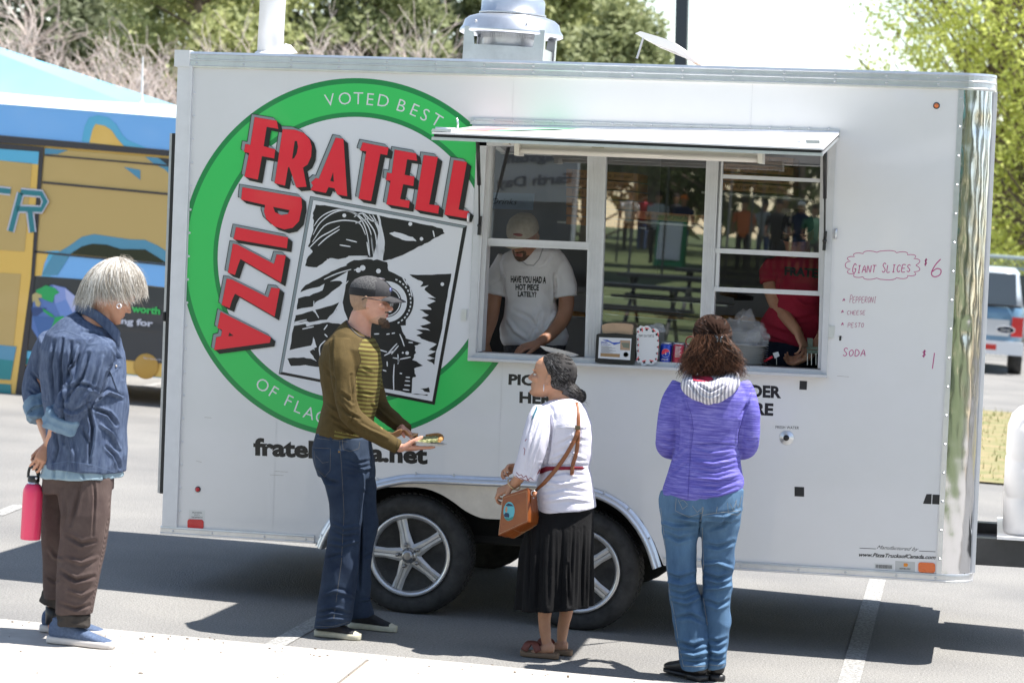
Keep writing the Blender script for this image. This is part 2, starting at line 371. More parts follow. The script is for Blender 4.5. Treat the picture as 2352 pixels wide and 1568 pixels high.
tpart(MB().tbox(.05,1.0,.05,WID-.05,.01,.05).tbox(2.72,L+.1,.05,WID-.05,.01,.05).tbox(1.0,2.72,.42,WID-.42,.012,.052), 'floor', mat('floor_dark', (.05,.05,.05), .7))
# wheel boxes inside
WBOX = mat('wheel_box', (.02,.02,.02), .8)
tpart(MB().tbox(.98,2.76,.008,.42,.66,.67).tbox(.98,.99,.008,.42,.03,.66).tbox(2.75,2.76,.008,.42,.03,.66).tbox(.99,2.75,.41,.42,.05,.66), 'wheel_box', WBOX)
# corner strips (white extrusion at the rear edge)
xs = St(446,150)[0]
tpart(MB().tbox(-.012,.060,-.010,.05,.045,HH-.07).tbox(.060,.072,-.016,.0,.045,HH-.075), 'rear_corner_strip', WTRIM)
tpart(MB().tbox(-.05,-.014,.01,.05,.22,HH-.44), 'rear_door_frame', ALUD)
tpart(MB().tbox(-.032,-.016,-.006,.008,.22,HH-.44), 'door_seal', BLACK)
tpart(MB().tbox(-.047,-.037,-.012,.02,1.15,1.2), 'door_latch', BLACK)
# top rail: three ribs, wraps the front corner
def railpath(r0):
    P = [(-.02,-r0)]; P.append((L-.02,-r0)); c = (L-.02,.15)
    for k in range(1,11):
        a = -math.pi/2+math.pi/2*k/10; P.append((c[0]+(.15+r0)*math.cos(a), c[1]+(.15+r0)*math.sin(a)))
    P.append((L-.02+.15+r0, WID-.15)); return P
def sweep(name, prof, m, smooth=False):   # prof: (outset, z)
    mb = MB(); rows = [[T(x,y,z) for x,y in railpath(o_)] for o_,z in prof]; n = len(rows[0])
    vs = [p for r_ in rows for p in r_]; fs = [(i*n+k, i*n+k+1, (i+1)*n+k+1, (i+1)*n+k) for i in range(len(rows)-1) for k in range(n-1)]
    return mb.add(vs, fs).build(name, m, TL, smooth)
sweep('roof_rail', [(-.05,HH+.003),(.012,HH),(.014,HH-.012),(.009,HH-.016),(.009,HH-.036),(.013,HH-.040),(.013,HH-.046),(.008,HH-.049),(.008,HH-.072),(.013,HH-.076),(.012,HH-.084),(0,HH-.086)], ALU)
tpart(MB().tbox(-.03,.055,-.018,.06,HH-.083,HH+.006), 'corner_cap', WTRIM)
RPB = [(.001,.046),(.010,.044),(.011,.036),(.007,.033),(.007,.012),(.012,.009),(.012,0),(-.02,-.001)]
_rp = railpath
ax0 = St(726,1250)[0]; ax1 = St(1521,1300)[0]
railpath = lambda r0: [(-.02,-r0),(ax0-.01,-r0)]
sweep('bottom_rail', RPB, ALU)
railpath = lambda r0: [(ax1+.01,-r0)]+_rp(r0)[1:]
sweep('bottom_rail', RPB, ALU)
railpath = _rp
# polished front corner
mb = MB(); ring = []
seg = 20; rows = []
for zz in np.linspace(.04, HH-.085, 60):
    row = []
    for k in range(seg+1):
        a = -math.pi/2+math.pi/2*k/seg; dent = .0008*math.sin(zz*23+k)+.0006*math.sin(zz*61)
        if abs(zz-1.28) < .06 and 3 < k < 9: dent -= .010*math.exp(-((zz-1.28)/.02)**2)
        if abs(zz-2.33) < .06 and 4 < k < 16: dent -= .006*math.exp(-((zz-2.33)/.02)**2)
        rr = .153+dent; row.append(T(L-.02+rr*math.cos(a), .15+rr*math.sin(a), zz))
    rows.append(row)
n = seg+1; mb.add([p for r_ in rows for p in r_], [(i*n+k,i*n+k+1,(i+1)*n+k+1,(i+1)*n+k) for i in range(len(rows)-1) for k in range(seg)])
mb.build('front_corner', CHROME, TL, True)
tpart(MB().tbox(L-.045,L-.018,-.006,.0,.045,HH-.086), 'corner_flange', ALU)
tpart(MB().tbox(L+.13,L+.15,.13,.17,.045,HH-.086), 'front_edge_trim', WTRIM)
# seam strip
# rivets: shared mesh
rv = MB().lathe([(.0001,-.0045),(.0045,-.0035),(.0068,-.001),(.0072,0)], axis='y', seg=8)
RM = mat('rivet', (.62,.63,.65), .35, .8); RM2 = mat('painted_rivet', (.74,.74,.76), .4)
def rivets(pts, m, y):
    first = None
    for p in pts:
        q = Vector((p[0], -y, p[2]))
        if first is None:
            me = bpy.data.meshes.new('rivet'); me.from_pydata([tuple(v) for v in rv.v], [], rv.f); me.materials.append(m); first = me
        o = bpy.data.objects.new('rivet', first); link(o, TL); o.location = q-wloc(TL)
rp = []
for i in range(16):
    x = .09+i*.262
    if x < L: rp += [T(x,0,HH-.026), T(x,0,HH-.061)]
rivets(rp, RM, .0095)
rivets([T(.083,0,z) for z in np.arange(.13,2.48,.125)], RM2, .0005)
rivets([T(L-.031,0,z) for z in np.arange(.12,2.48,.147)], RM, .0065)
rivets([T(x,0,.022) for x in (.05,.27,.56,.79,1.0-.05,2.86,3.12,3.42,3.66,3.92,4.12)], RM, .0075)
# fender: rolled rim, top flat and the plate between the wheels
fen = [(726,1252),(743,1214),(768,1176),(802,1140),(847,1111),(900,1096),(958,1090),(1119,1096),(1260,1102),(1365,1121),(1430,1153),(1472,1197),(1500,1246),(1518,1300)]
cp = crv(fen, 5); mid = St(1125,1300)
def inn(p, w):
    q = Vector(St(p[0],p[1])); c = Vector((mid[0], St(1125,1450)[1])); 
    return q
pts = [Vector(St(p.x,p.y)) for p in cp]; nr = []
for i, p in enumerate(pts):
    d = (pts[min(i+1,len(pts)-1)]-pts[max(i-1,0)]).normalized(); nr.append(Vector((d.y,-d.x)))
mb = MB(); prof = [(-.004,-.002),(-.004,-.006),(.010,-.007),(.013,-.010),(.016,-.028),(.024,-.040),(.034,-.043),(.042,-.036),(.045,-.02),(.045,.05)]
rows = [[T(p.x+n_.x*o_, y, p.y+n_.y*o_) for p,n_ in zip(pts,nr)] for o_,y in prof]; n = len(pts)
mb.add([p for r_ in rows for p in r_], [(i*n+k,i*n+k+1,(i+1)*n+k+1,(i+1)*n+k) for i in range(len(rows)-1) for k in range(n-1)])
mb.build('fender_flare', ALU, TL, True)
pl = [(880,1117),(960,1107),(1119,1112),(1260,1118),(1330,1128),(1365,1140),(1300,1140),(1250,1158),(1215,1180),(1190,1192),(1140,1191),(1105,1188),(1070,1172),(1040,1150),(1005,1130),(960,1118)]
v, f = fill2d([[St(p.x,p.y) for p in crv(pl,3,True)]])
FPL = mat('fender_plate_metal', (.62,.58,.53), .4, .35, var=.08, vscale=14)
mk('fender_plate', [T(a[0],-.012,a[1]) for a in v]+[T(a[0],.0,a[1]) for a in v], f+[tuple(k+len(v) for k in q) for q in f], FPL, TL)
rivets([T(St(*p)[0],0,St(*p)[1]) for p in ((868,1099),(956,1086),(1043,1090),(1163,1096),(1388,1131),(1445,1167),(1492,1235),(740,1228))], RM, .0085)
# --- wheels
def make_wheel(cx):
    c = Vector((cx, .0, .312))
    wr = bpy.data.objects.new('wheel', None); link(wr, TL); wr.location = c-wloc(TL)
    cc = c
    ty = MB().lathe([(.222,.010),(.228,-.004),(.245,-.016),(.27,-.022),(.295,-.018),(.306,-.008),(.316,.010),(.322,.03),(.324,.11),(.322,.185),(.314,.205),(.29,.225),(.25,.23),(.22,.21)], cc+Vector((0,.03,0)), 'y', 56)
    tv = [Vector((p.x,p.y,max(p.z,.001))) for p in ty.v]
    mk('tyre', tv, ty.f, RUBBER, wr, True)
    tr = MB()
    for k in range(64):
        for yy in (.052,.10,.15):
            a = 2*math.pi*(k+.5*(yy==.10))/64; u_ = Vector((math.cos(a),0,math.sin(a))); t_ = Vector((-math.sin(a),0,math.cos(a)))
            b0 = cc+Vector((0,.03+yy,0))+u_*.3245
            if b0.z < .02: continue
            tr.box(b0, (.02,.034,.006), Matrix((t_,Vector((0,1,0)),u_)).transposed())
    tr.build('tread', RUBBER, wr)
    MB().lathe([(.0003,.105),(.12,.105),(.125,.11),(.19,.11),(.192,.105),(.192,.03),(.198,.012),(.206,.004),(.217,.0),(.222,.006),(.223,.03),(.223,.2),(.20,.2),(.0003,.2)], cc+Vector((0,.012,0)), 'y', 56).build('rim', mat('rim_metal', (.75,.75,.76), .30, .8), wr, True)
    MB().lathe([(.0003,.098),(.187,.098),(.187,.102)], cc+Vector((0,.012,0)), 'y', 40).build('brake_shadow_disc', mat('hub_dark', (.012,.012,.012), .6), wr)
    for k in range(5):
        a = math.pi/2+2*math.pi*k/5+.31; u_ = Vector((math.cos(a),0,math.sin(a))); t_ = Vector((-math.sin(a),0,math.cos(a))); Y = Vector((0,1,0))
        m_ = MB(); r0, r1 = .04, .194
        def q(r, w, y): return cc+u_*r+t_*w+Y*y
        V = []
        for r_, w_, y_ in ((.030,.040,.008),(.08,.032,.012),(.13,.026,.020),(.194,.029,.026)):
            V += [q(r_,-w_,y_+.012), q(r_,-w_*.55,y_), q(r_,-.0035,y_+.001), q(r_,0,y_+.007), q(r_,.0035,y_+.001), q(r_,w_*.55,y_), q(r_,w_,y_+.012), q(r_,w_*.9,y_+.05), q(r_,-w_*.9,y_+.05)]
        F = [(i*9+k2, i*9+(k2+1) % 9, (i+1)*9+(k2+1) % 9, (i+1)*9+k2) for i in range(3) for k2 in range(9)]
        m_.add(V, F).build('spoke', mat('spoke_metal', (.62,.61,.60), .42, .55, var=.05), wr)
        b0 = cc+Vector((math.cos(a),-.18,math.sin(a)))*.060
        MB().lathe([(.0002,-.012),(.008,-.010),(.0105,-.002),(.0105,.02)], b0, 'y', 10).build('lug_nut', mat('lug', (.35,.34,.33), .3, .9), wr, True)
    MB().lathe([(.0002,-.035),(.020,-.034),(.023,-.031),(.030,-.026),(.031,-.005),(.036,.0),(.042,.008),(.045,.02),(.046,.09)], cc, 'y', 24).build('hub_cap', mat('hubm', (.42,.42,.42), .3, .9), wr, False)
for px, py in ((940,1277),(1328,1311)):
    make_wheel(at(px,py,.02).x)
# far side wheels + axles
for px in (940,1328):
    x = at(px,1290,.02).x
    MB().lathe([(.05,0),(.30,0),(.322,.03),(.322,.18),(.30,.21),(.05,.21)], (x,WID-.24,.312), 'y', 32).build('far_tyre', RUBBER, TL, True)
    MB().tube([(x,.2,.312),(x,WID-.2,.312)], .035).build('axle', BLACK, TL)
tpart(MB().tbox(.3,L+.13,.45,.53,.0,.04).tbox(.3,L+.13,WID-.53,WID-.45,.0,.04), 'chassis_rail', BLACK)
# tongue, jack and gas bottle cover
BEAM = mat('tongue_paint', (.035,.037,.04), .45, var=.2, vscale=10)
tpart(MB().tbox(L+.14,L+1.75,.70,.80,.02,.165), 'tongue_beam', BEAM)
tpart(MB().tbox(L+.14,L+1.75,WID-.80,WID-.70,.02,.165), 'tongue_beam', BEAM)
tpart(MB().tbox(L+.5,L+.56,.81,WID-.81,.05,.10), 'cross_plate', BEAM)
TX = L+.455
prof = [(.185,.168,.46),(.20,.172,.475),(.36,.175,.478),(.375,.166,.468),(.39,.166,.468),(.405,.175,.476),(.56,.174,.475),(.575,.164,.465),(.59,.164,.465),(.605,.172,.472),(.74,.168,.465),(.80,.150,.44),(.84,.11,.38),(.86,.06,.25)]
v, f = loft([(T(TX,1.2,z), T(TX+w,0,z)-T(TX,0,z), Vector((0,d,0))) for z,w,d in prof], 40, True, 4.5); MB().add(v, f).build('tank_cover', mat('white_plastic', (.66,.66,.67), .4, var=.04, vscale=5), TL, True)
for zz in (.25,.46,.66): tpart(MB().tbox(TX+.03,TX+.14,.715,.728,zz,zz+.045), 'cover_recess', mat('recess', (.42,.43,.45), .5))
tpart(MB().tube([T(TX-.05,.78,.84),T(TX-.05,.78,.90),T(TX+.05,.78,.90),T(TX+.05,.78,.84)], .012), 'cover_strap', BLACK)
tpart(MB().tbox(TX-.2,TX+.25,.66,1.72,.168,.184), 'tank_tray', WTRIM)
tpart(MB().tbox(L+.14,L+.28,.73,1.5,.02,.11), 'battery_box', BLACK)
tpart(MB().tube([T(L+1.6,1.16,.7),T(L+1.6,1.16,-.3)], .03), 'jack', ALUD)
# orange running lights on the front edge
# --- roof gear
def roofz(px, py, Y): return at(px, py, Y)
fy = 1.0; fc = at(1171,135,fy); sc_ = (CAM-fc).length/FOC
def fpx(n): return n*sc_*1.0
base = fc-Vector((0,0,0)); zz = lambda py: at(1175,py,fy).z
GALV = mat('galvanised', (.62,.64,.67), .3, .85, var=.12, vscale=7)
RF = bpy.data.objects.new('roof_fan', None); link(RF, TL); RF.location = fc-wloc(TL)
cx_ = at(1175,70,fy).x
MB().lathe([(fpx(105),zz(78)),(fpx(113),zz(84)),(fpx(119),zz(81)),(fpx(118),zz(74)),(fpx(112),zz(66)),(fpx(108),zz(52)),(fpx(98),zz(44)),(fpx(80),zz(38)),(fpx(60),zz(36))], (cx_,fy,0), 'z', 48).build('fan_skirt', GALV, RF, True)
MB().lathe([(fpx(68),zz(36)),(fpx(77),zz(36)),(fpx(77),zz(32)),(fpx(73),zz(30)),(fpx(73),zz(6)),(fpx(70),zz(-2)),(fpx(55),zz(-8)),(0.001,zz(-12))], (cx_,fy,0), 'z', 48).build('fan_cap', GALV, RF, True)
MB().lathe([(fpx(60),zz(62)),(fpx(64),zz(80)),(fpx(64),zz(150)),(fpx(60),zz(150))], (cx_,fy,0), 'z', 40).build('fan_drum', ALUD, RF, True)
gm = MB()
for k in range(72):
    a = 2*math.pi*k/72; q = Vector((math.cos(a),math.sin(a),0))*fpx(68); gm.box(Vector((cx_,fy,zz(80)))+q, (.003,.003,.06))
for hz in (74,80,86):
    gm.tube([Vector((cx_,fy,zz(hz)))+Vector((math.cos(a_),math.sin(a_),0))*fpx(68) for a_ in np.linspace(0,6.283,40)], .0015, 4)
gm.build('fan_guard', ALUD, RF)
bs = fpx(92)
for sx_ in (-1,1):
    for sy_ in (-1,1):
        c = Vector((cx_+sx_*bs, fy+sy_*bs*.93, 0)); m_ = MB(); t0, t1, t2 = zz(72), zz(118), zz(150)
        ix = -sx_; iy = -sy_
        m_.quadbox([c+Vector((0,0,t2)), c+Vector((ix*fpx(26),0,t2)), c+Vector((ix*fpx(26),0,t1)), c+Vector((ix*fpx(20),0,t0)), c+Vector((0,0,t0))], (0,iy*.004,0))
        m_.quadbox([c+Vector((0,iy*.005,t2)), c+Vector((0,iy*fpx(24),t2)), c+Vector((0,iy*fpx(18),t0)), c+Vector((0,iy*.005,t0))], (ix*.004,0,0))
        m_.build('fan_leg', GALV, RF)
MB().box((cx_,fy,(zz(112)+zz(150))/2), (bs*2-.02,bs*1.9,zz(112)-zz(150))).build('fan_base', GALV, RF)
for px_ in (-66,52):
    q = Vector((cx_+fpx(px_), fy-fpx(math.sqrt(110**2-px_**2)), zz(60))); MB().sph(q, .008, 8, 6).build('bolt', ALUD, RF)
# vent pipe with its flashing
py_ = .75; pc = at(627,90,py_); ps = (CAM-pc).length/FOC; prad = 29.5*ps
axp = [at(620,128,py_), at(627,-40,py_)]
tpart(MB().tube([axp[0]-Vector((0,0,.06)), axp[1]+Vector((0,0,.5))], prad, 32), 'vent_pipe', mat('painted_duct', (.66,.67,.69), .35, .1, var=.04, vscale=6), True)
z_ = axp[0].z
tpart(MB().lathe([(prad+.028,z_-.05),(prad+.03,z_-.02),(prad+.012,z_+.012),(prad+.003,z_+.02)], (axp[0].x,py_,0), 'z', 32).box((axp[0].x+.03,py_,z_-.035), (.30,.30,.012)), 'pipe_flashing', WTRIM, True)
tpart(MB().quadbox([at(640,112,.6),at(655,100,.6),at(670,118,.6),at(650,122,.6)], (0,.12,0)), 'pipe_bracket', WTRIM)
# open roof hatch
hy = .45
v, f = fill2d([[(hx0-.02,.45),(hx1+.02,.45),(hx1+.02,.95),(hx0-.02,.95)],[(hx0,.48),(hx1,.48),(hx1,.92),(hx0,.92)]]); mk('hatch_frame', [T(a[0],a[1],HH-.009) for a in v]+[T(a[0],a[1],HH+.022) for a in v], f+[tuple(k+len(v) for k in q) for q in f]+MB().f, mat('wood_frame', (.5,.28,.14), .7, var=.2), TL)
H = [at(1470,84,hy+.25),at(1482,79,hy+.25),at(1532,94,hy+.25),at(1560,105,hy+.25),at(1612,150,hy+.25),at(1600,150,hy+.25),at(1560,126,hy+.25),at(1505,103,hy+.25)]
tpart(MB().quadbox([p+Vector((0,-.2,0)) for p in H], (0,.45,0)), 'hatch_lid', mat('hatch_plastic', (.8,.78,.76), .5, trans=.0))
tpart(MB().tube([at(1478,86,.55),at(1463,135,.55)], .006), 'hatch_stay', ALUD)
# --- marker lights and fittings on the side
def disc(px, py, r, m, name, y=.004, th=.008, label=None, m2=None):
    p = S(px,py,0)
    return MB().lathe([(.0002,-th),(r*.6,-th*.8),(r,-th*.3),(r,0)], (p.x,-y+.004,p.z), 'y', 18).build(name, m, TL, True, label=label)
AMB = mat('amber_lens', (.75,.17,.02), .15, coat=.6); REDL = mat('red_lens', (.55,.01,.015), .15, coat=.6)
disc(2151,243,.017,BLACK,'light_bezel'); disc(2151,243,.012,AMB,'marker_light',.008,.012,'round amber marker light')
disc(454.6,1123,.016,BLACK,'light_bezel'); disc(454.6,1123,.012,REDL,'marker_light',.008,.012,'round red marker light')
def plate(P, m, name, th=.004, y=.0005, label=None, rnd=0):
    P = [S(*p) for p in P]; return MB().quadbox([Vector((p.x,-y-th,p.z)) for p in P], (0,th,0)).build(name, m, TL, label=label)
def rplate(px0, py0, px1, py1, sl, m, name, th=.004, y=.0005, r=6, label=None):
    P = []
    for cx,cy,a0 in ((px1-r,py0+r,-90),(px1-r,py1-r,0),(px0+r,py1-r,90),(px0+r,py0+r,180)):
        for k in range(5): a = R(a0+22.5*k); P.append((cx+r*math.cos(a), cy+r*math.sin(a)))
    P = [(x, y_+(x-px0)*sl) for x,y_ in P]; return plate(P, m, name, th, y, label)
def reflmat(nm, c):
    m = mat(nm, c, .2, coat=.5, bump=.6, bscale=220); return m
rplate(431,1191,468,1213,.05,reflmat('reflector_red',(.62,.012,.012)),'reflector',label='red rectangular reflector')
rplate(2109,1290,2148,1313,.05,reflmat('reflector_amber',(.85,.16,.015)),'reflector',label='amber rectangular reflector')
# black tape squares
for P in (((1837,874),(1854,875),(1853,895),(1836,894)), ((1825,1117),(1847,1118),(1847,1140),(1825,1139)), ((2128,1134),(2140,1134),(2139,1157),(2120,1156)), ((2142,1135),(2164,1136),(2163,1158),(2141,1157)), ((1928,771),(1933,771),(1932,782),(1927,782))):
    plate(P, BLACK, 'tape_patch', .0008, .0004)
# fresh water inlet
p = S(1807,1005)
MB().lathe([(.0002,-.008),(.012,-.008),(.013,-.004),(.036,-.003),(.038,0)], (p.x,0,p.z), 'y', 28).build('water_inlet', ALU, TL, True)
MB().lathe([(.0002,-.0095),(.015,-.0092),(.0155,-.006)], (p.x-.002,0,p.z), 'y', 20).build('inlet_plug', BLACK, TL, True)
# catches on the side
for P, nm in ((((1061,709),(1073,710),(1071,736),(1058,735)),'hinge_plate'), (((1902,748),(1917,749),(1915,776),(1900,775)),'hinge_plate')):
    plate(P, ALU, nm, .008, .002)
for px, py in ((1077,501),(1920,537)):
    q = S(px,py); 
    m_ = MB().tube([q+Vector((0,-.01,.025)), q+Vector((0,-.014,.01)), q+Vector((0,-.014,-.01)), q+Vector((0,-.01,-.025))], .008, 8); m_.build('catch', ALU, TL, True)
# =================================================================== VINYL GRAPHICS ON THE SIDE (flat sheets, each just proud of the last)
WDc = lin(602.9,.3296,430.7,.3296)
def sheet(name, polys, m, lay, parent=TL, y0=0, loc=False, label=None):
    """polys: loops in trailer (x,z) if loc else picture points; lay: sheet number"""
    P = [[p if loc else St(*p) for p in q] for q in polys]
    v, f = fill2d(P); return mk(name, [T(a[0], y0-.0005*lay, a[1]) for a in v], f, m, parent, label=label)
cc = (.995, 1.529)
def circ(r, n=160): return [(cc[0]+r*math.cos(2*math.pi*k/n), cc[1]+r*math.sin(2*math.pi*k/n)) for k in range(n)]
def clipx(P, x0):   # clip loop to x>x0
    out = []; N = len(P)
    for i in range(N):
        a, b = P[i], P[(i+1) % N]
        if a[0] >= x0: out.append(a)
        if (a[0] >= x0) != (b[0] >= x0):
            t = (x0-a[0])/(b[0]-a[0]); out.append((x0, a[1]+t*(b[1]-a[1])))
    return out
hg = wloc_   # window opening cut out of the sheets
hinge = [St(1083,273), St(1300,278), St(1300,300), St(1083,300)]
def cut(P): return [P]
def minuswin(P):
    """clip the loop away from the window: drop the part inside x>left edge between sill and hinge"""
    (xa, za), (xb, zb) = wloc_[0], wloc_[3]; zs = zb-.004; zt = St(1100,290)[1]
    out = []
    bm = bmesh.new(); v, f = fill2d([P]); V = [bm.verts.new((a[0],a[1],0)) for a in v]
    for q in f:
        try: bm.faces.new([V[k] for k in q])
        except ValueError: pass
    for co, no in (((0,zs,0),(0,1,0)),((0,zt,0),(0,1,0)),((xa-.004,0,0),(1,0,0))):
        bmesh.ops.bisect_plane(bm, geom=bm.verts[:]+bm.edges[:]+bm.faces[:], plane_co=co, plane_no=no)
    dl = [fc_ for fc_ in bm.faces if (lambda c: c.x > xa-.004 and zs < c.y < zt)(fc_.calc_center_median())]
    bmesh.ops.delete(bm, geom=dl, context='FACES'); bm.verts.index_update()
    r_ = ([v.co.copy() for v in bm.verts], [tuple(v.index for v in q.verts) for q in bm.faces]); bm.free(); return r_
LOGO = bpy.data.objects.new('logo', None); link(LOGO, TL); LOGO.location = T(1,0,1.5)-wloc(TL); LOGO['label'] = 'round green and white pizza logo on the trailer side'
for i, (r, m, nm) in enumerate(((.955,VDG,'outer_ring'),(.927,VGREEN,'green_ring'),(.775,VDG,'inner_ring'),(.750,VWHT,'white_disc'))):
    v, f = minuswin(clipx(circ(r), .078)); mk(nm, [T(a.x,-.0005*(i+1),a.y) for a in v], f, m, LOGO)
def shift(P, dx, dy): return [(x+dx, y+dy) for x, y in P]
LET = {
'F': [[(447,325),(553,343),(561,382),(505,372),(490,465),(546,481),(541,524),(482,513),(462,626),(398,612),(420,498),(396,493),(402,454),(426,459)]],
'R': [[(582,383),(640,386),(685,402),(712,432),(722,468),(719,515),(702,553),(680,568),(697,660),(648,664),(614,566),(608,566),(593,655),(543,643)],[(651,440),(656,468),(650,500),(638,522),(627,527),(634,480),(640,440)]],
'A': [[(838,424),(875,431),(893,706),(845,698),(832,668),(803,662),(790,690),(716,676),(728,655),(719,640),(742,618),(756,622)],[(825,590),(829,637),(811,632)]],
'T': [[(968,447),(1092,472),(1086,508),(1053,502),(1008,729),(948,718),(985,490),(955,485)]],
'E': [[(1122,482),(1225,500),(1230,535),(1182,528),(1170,603),(1217,612),(1212,657),(1163,648),(1148,720),(1195,728),(1190,763),(1082,745),(1102,632),(1080,628),(1085,592),(1108,596)]],
'L': [[(1262,508),(1330,518),(1288,745),(1337,752),(1332,790),(1220,770)]],
'L2': [[(1407,532),(1470,542),(1430,770),(1482,780),(1470,813),(1362,795)]],
'P': [[(388,663),(672,712),(675,758),(661,826),(630,858),(590,866),(540,850),(503,815),(492,780),(497,748),(382,722)],[(535,757),(615,773),(608,792),(575,797),(545,783)]],
'I': [[(357,855),(608,905),(602,957),(345,913)]],
'Z': [[(342,935),(362,938),(540,1032),(553,986),(597,991),(573,1122),(378,1008),(366,1040),(352,1085),(318,1074)]],
'Z2': [[(312,1103),(338,1107),(512,1194),(527,1146),(568,1151),(543,1286),(352,1175),(338,1205),(326,1245),(288,1229)]],
'A2': [[(302,1272),(525,1385),(520,1411),(252,1447),(262,1385),(285,1380),(290,1350),(268,1340),(283,1262)],[(325,1362),(345,1378),(320,1380)]],
}
def zsheet(polys, m, lay, nm, dx=0, dy=0, par=LOGO):
    return sheet(nm, [[Z2(x+dx, y+dy) for x, y in q] for q in polys], m, lay, par)
# woodcut picture panel
def wd(polys, m, lay, nm='print'): return sheet(nm, [[WDc(*p) for p in q] for q in polys], m, lay, LOGO)
wd([[(333,60),(1427,267),(1200,1513),(114,1298)]], VBLK, 6, 'picture_border')
wd([[(336,64),(1423,270),(1400,281),(353,84),(137,1284),(119,1294)]], VGREY, 7, 'picture_bevel')
wd([[(355,87),(1398,283),(1184,1488),(139,1283)]], VWHT, 8, 'picture_ground')
rs = random.Random(3)
def jag(P, amp=7, n=3):
    out = []
    for i in range(len(P)):
        a, b = P[i], P[(i+1) % len(P)]
        for k in range(n):
            t = k/n; j_ = 0 if k == 0 else 1; out.append((a[0]+(b[0]-a[0])*t+j_*rs.uniform(-amp,amp), a[1]+(b[1]-a[1])*t+j_*rs.uniform(-amp,amp)*.6))
    return out
def circw(cx, cy, r, n=48): return [(cx+r*math.cos(2*math.pi*k/n), cy+r*math.sin(2*math.pi*k/n)) for k in range(n)]
blk = [
 [(372,120),(465,130),(640,165),(800,190),(812,260),(790,420),(770,485),(735,495),(680,482),(600,480),(530,500),(470,492),(420,530),(380,556),(298,545),(320,480),(350,440),(318,410),(345,330),(360,230),(352,180)],
 [(815,195),(1000,230),(1150,262),(1250,285),(1272,320),(1200,352),(1150,385),(1090,410),(980,470),(900,500),(840,510),(850,400),(835,300)],
 [(1025,605),(1180,608),(1318,600),(1290,760),(1260,920),(1225,1100),(1198,1235),(1145,1198),(1208,1190),(1150,1172),(1210,1140),(1160,1130),(1215,1090),(1130,1060),(1072,1030),(1118,1012),(1070,988),(1170,996),(1100,962),(1175,942),(1110,908),(1160,888),(1095,850),(1180,850),(1145,818),(1208,792),(1150,765),(1210,772),(1130,712),(1158,680),(1100,690),(1120,660),(1060,630)],
 [(265,730),(300,680),(380,640),(460,600),(540,560),(640,505),(760,500),(800,520),(740,545),(640,552),(570,600),(480,650),(400,690),(330,705)],
 [(240,850),(250,772),(330,755),(420,715),(440,660),(540,650),(560,665),(520,700),(430,770),(370,800),(350,830)],
 [(222,945),(232,890),(350,858),(392,905),(368,852),(480,822),(545,795),(520,850),(450,920),(330,938),(300,930)],
 [(190,1132),(222,962),(300,950),(310,968),(460,938),(560,955),(640,965),(640,1250),(400,1250),(362,1190),(330,1140),(380,1110),(355,1040),(340,1100)],
 [(175,1190),(290,1182),(360,1200),(400,1215),(430,1250),(300,1235),(200,1242)],
 [(600,560),(800,500),(870,520),(880,580),(1000,640),(1000,960),(600,960),(560,800)],
 [(600,940),(960,930),(975,1000),(1000,1050),(1110,1085),(1060,1100),(1072,1150),(1045,1200),(1120,1240),(1058,1260),(1072,1310),(1045,1330),(1040,1432),(920,1410),(800,1390),(600,1350)],
 [(1100,1400),(1160,1390),(1168,1425),(1130,1420)],[(1040,1435),(1160,1440),(1150,1450)]]
for i, b_ in enumerate(blk): wd([jag(b_, 6)], VBLK, 9+i % 2*.4, 'black_print')
wd([circw(868,790,187)], VBLK, 10.6, 'lamp_ring'); wd([circw(866,795,143)], VWHT, 11.2, 'lamp_white'); wd([circw(864,797,107),circw(864,797,100)], VBLK, 12, 'lamp_line'); wd([circw(864,797,93)], VBLK, 12, 'lamp_centre')
wh = MB()
def stroke(P, w, lay=13, cl=None):
    pts = [T(*(lambda q: (q[0], -.0005*lay, q[1]))(St(*WDc(p.x, p.y)))) for p in crv(P, 4)]
    n = len(pts); n3 = Vector((0,-1,0)); PV = []
    for i, p in enumerate(pts):
        d = (pts[min(i+1,n-1)]-pts[max(i-1,0)]).normalized(); s_ = d.cross(n3); k_ = w*.00075*(.25+.75*math.sin(math.pi*(i+.5)/n)**.5); PV += [p+s_*k_/2, p-s_*k_/2]
    wh.add(PV, [(2*i,2*i+1,2*i+3,2*i+2) for i in range(n-1)])
for P in ([(355,330),(400,250),(480,185),(560,160),(640,180),(700,240),(735,340),(750,480)],[(360,270),(400,215),(460,175),(540,155),(640,175),(720,240),(760,330),(775,480)],
          [(350,380),(430,270),(520,235),(600,230),(680,250),(720,330)],[(320,430),(400,350),(470,310),(540,270)],[(390,405),(450,350),(540,292)],[(315,480),(350,445)],[(700,185),(740,240),(790,330),(800,500)],
          [(745,190),(790,250),(815,330),(820,500)],[(770,190),(800,250),(835,340),(840,470)],[(640,205),(700,180),(760,230),(805,240)],[(650,250),(740,215)],[(585,362),(660,380)],[(540,400),(615,412)],[(800,190),(825,260),(850,380),(840,450)],
          [(730,380),(745,470)],[(800,400),(805,480)],[(760,330),(770,440)]): stroke([p+(0,) for p in P], 9)
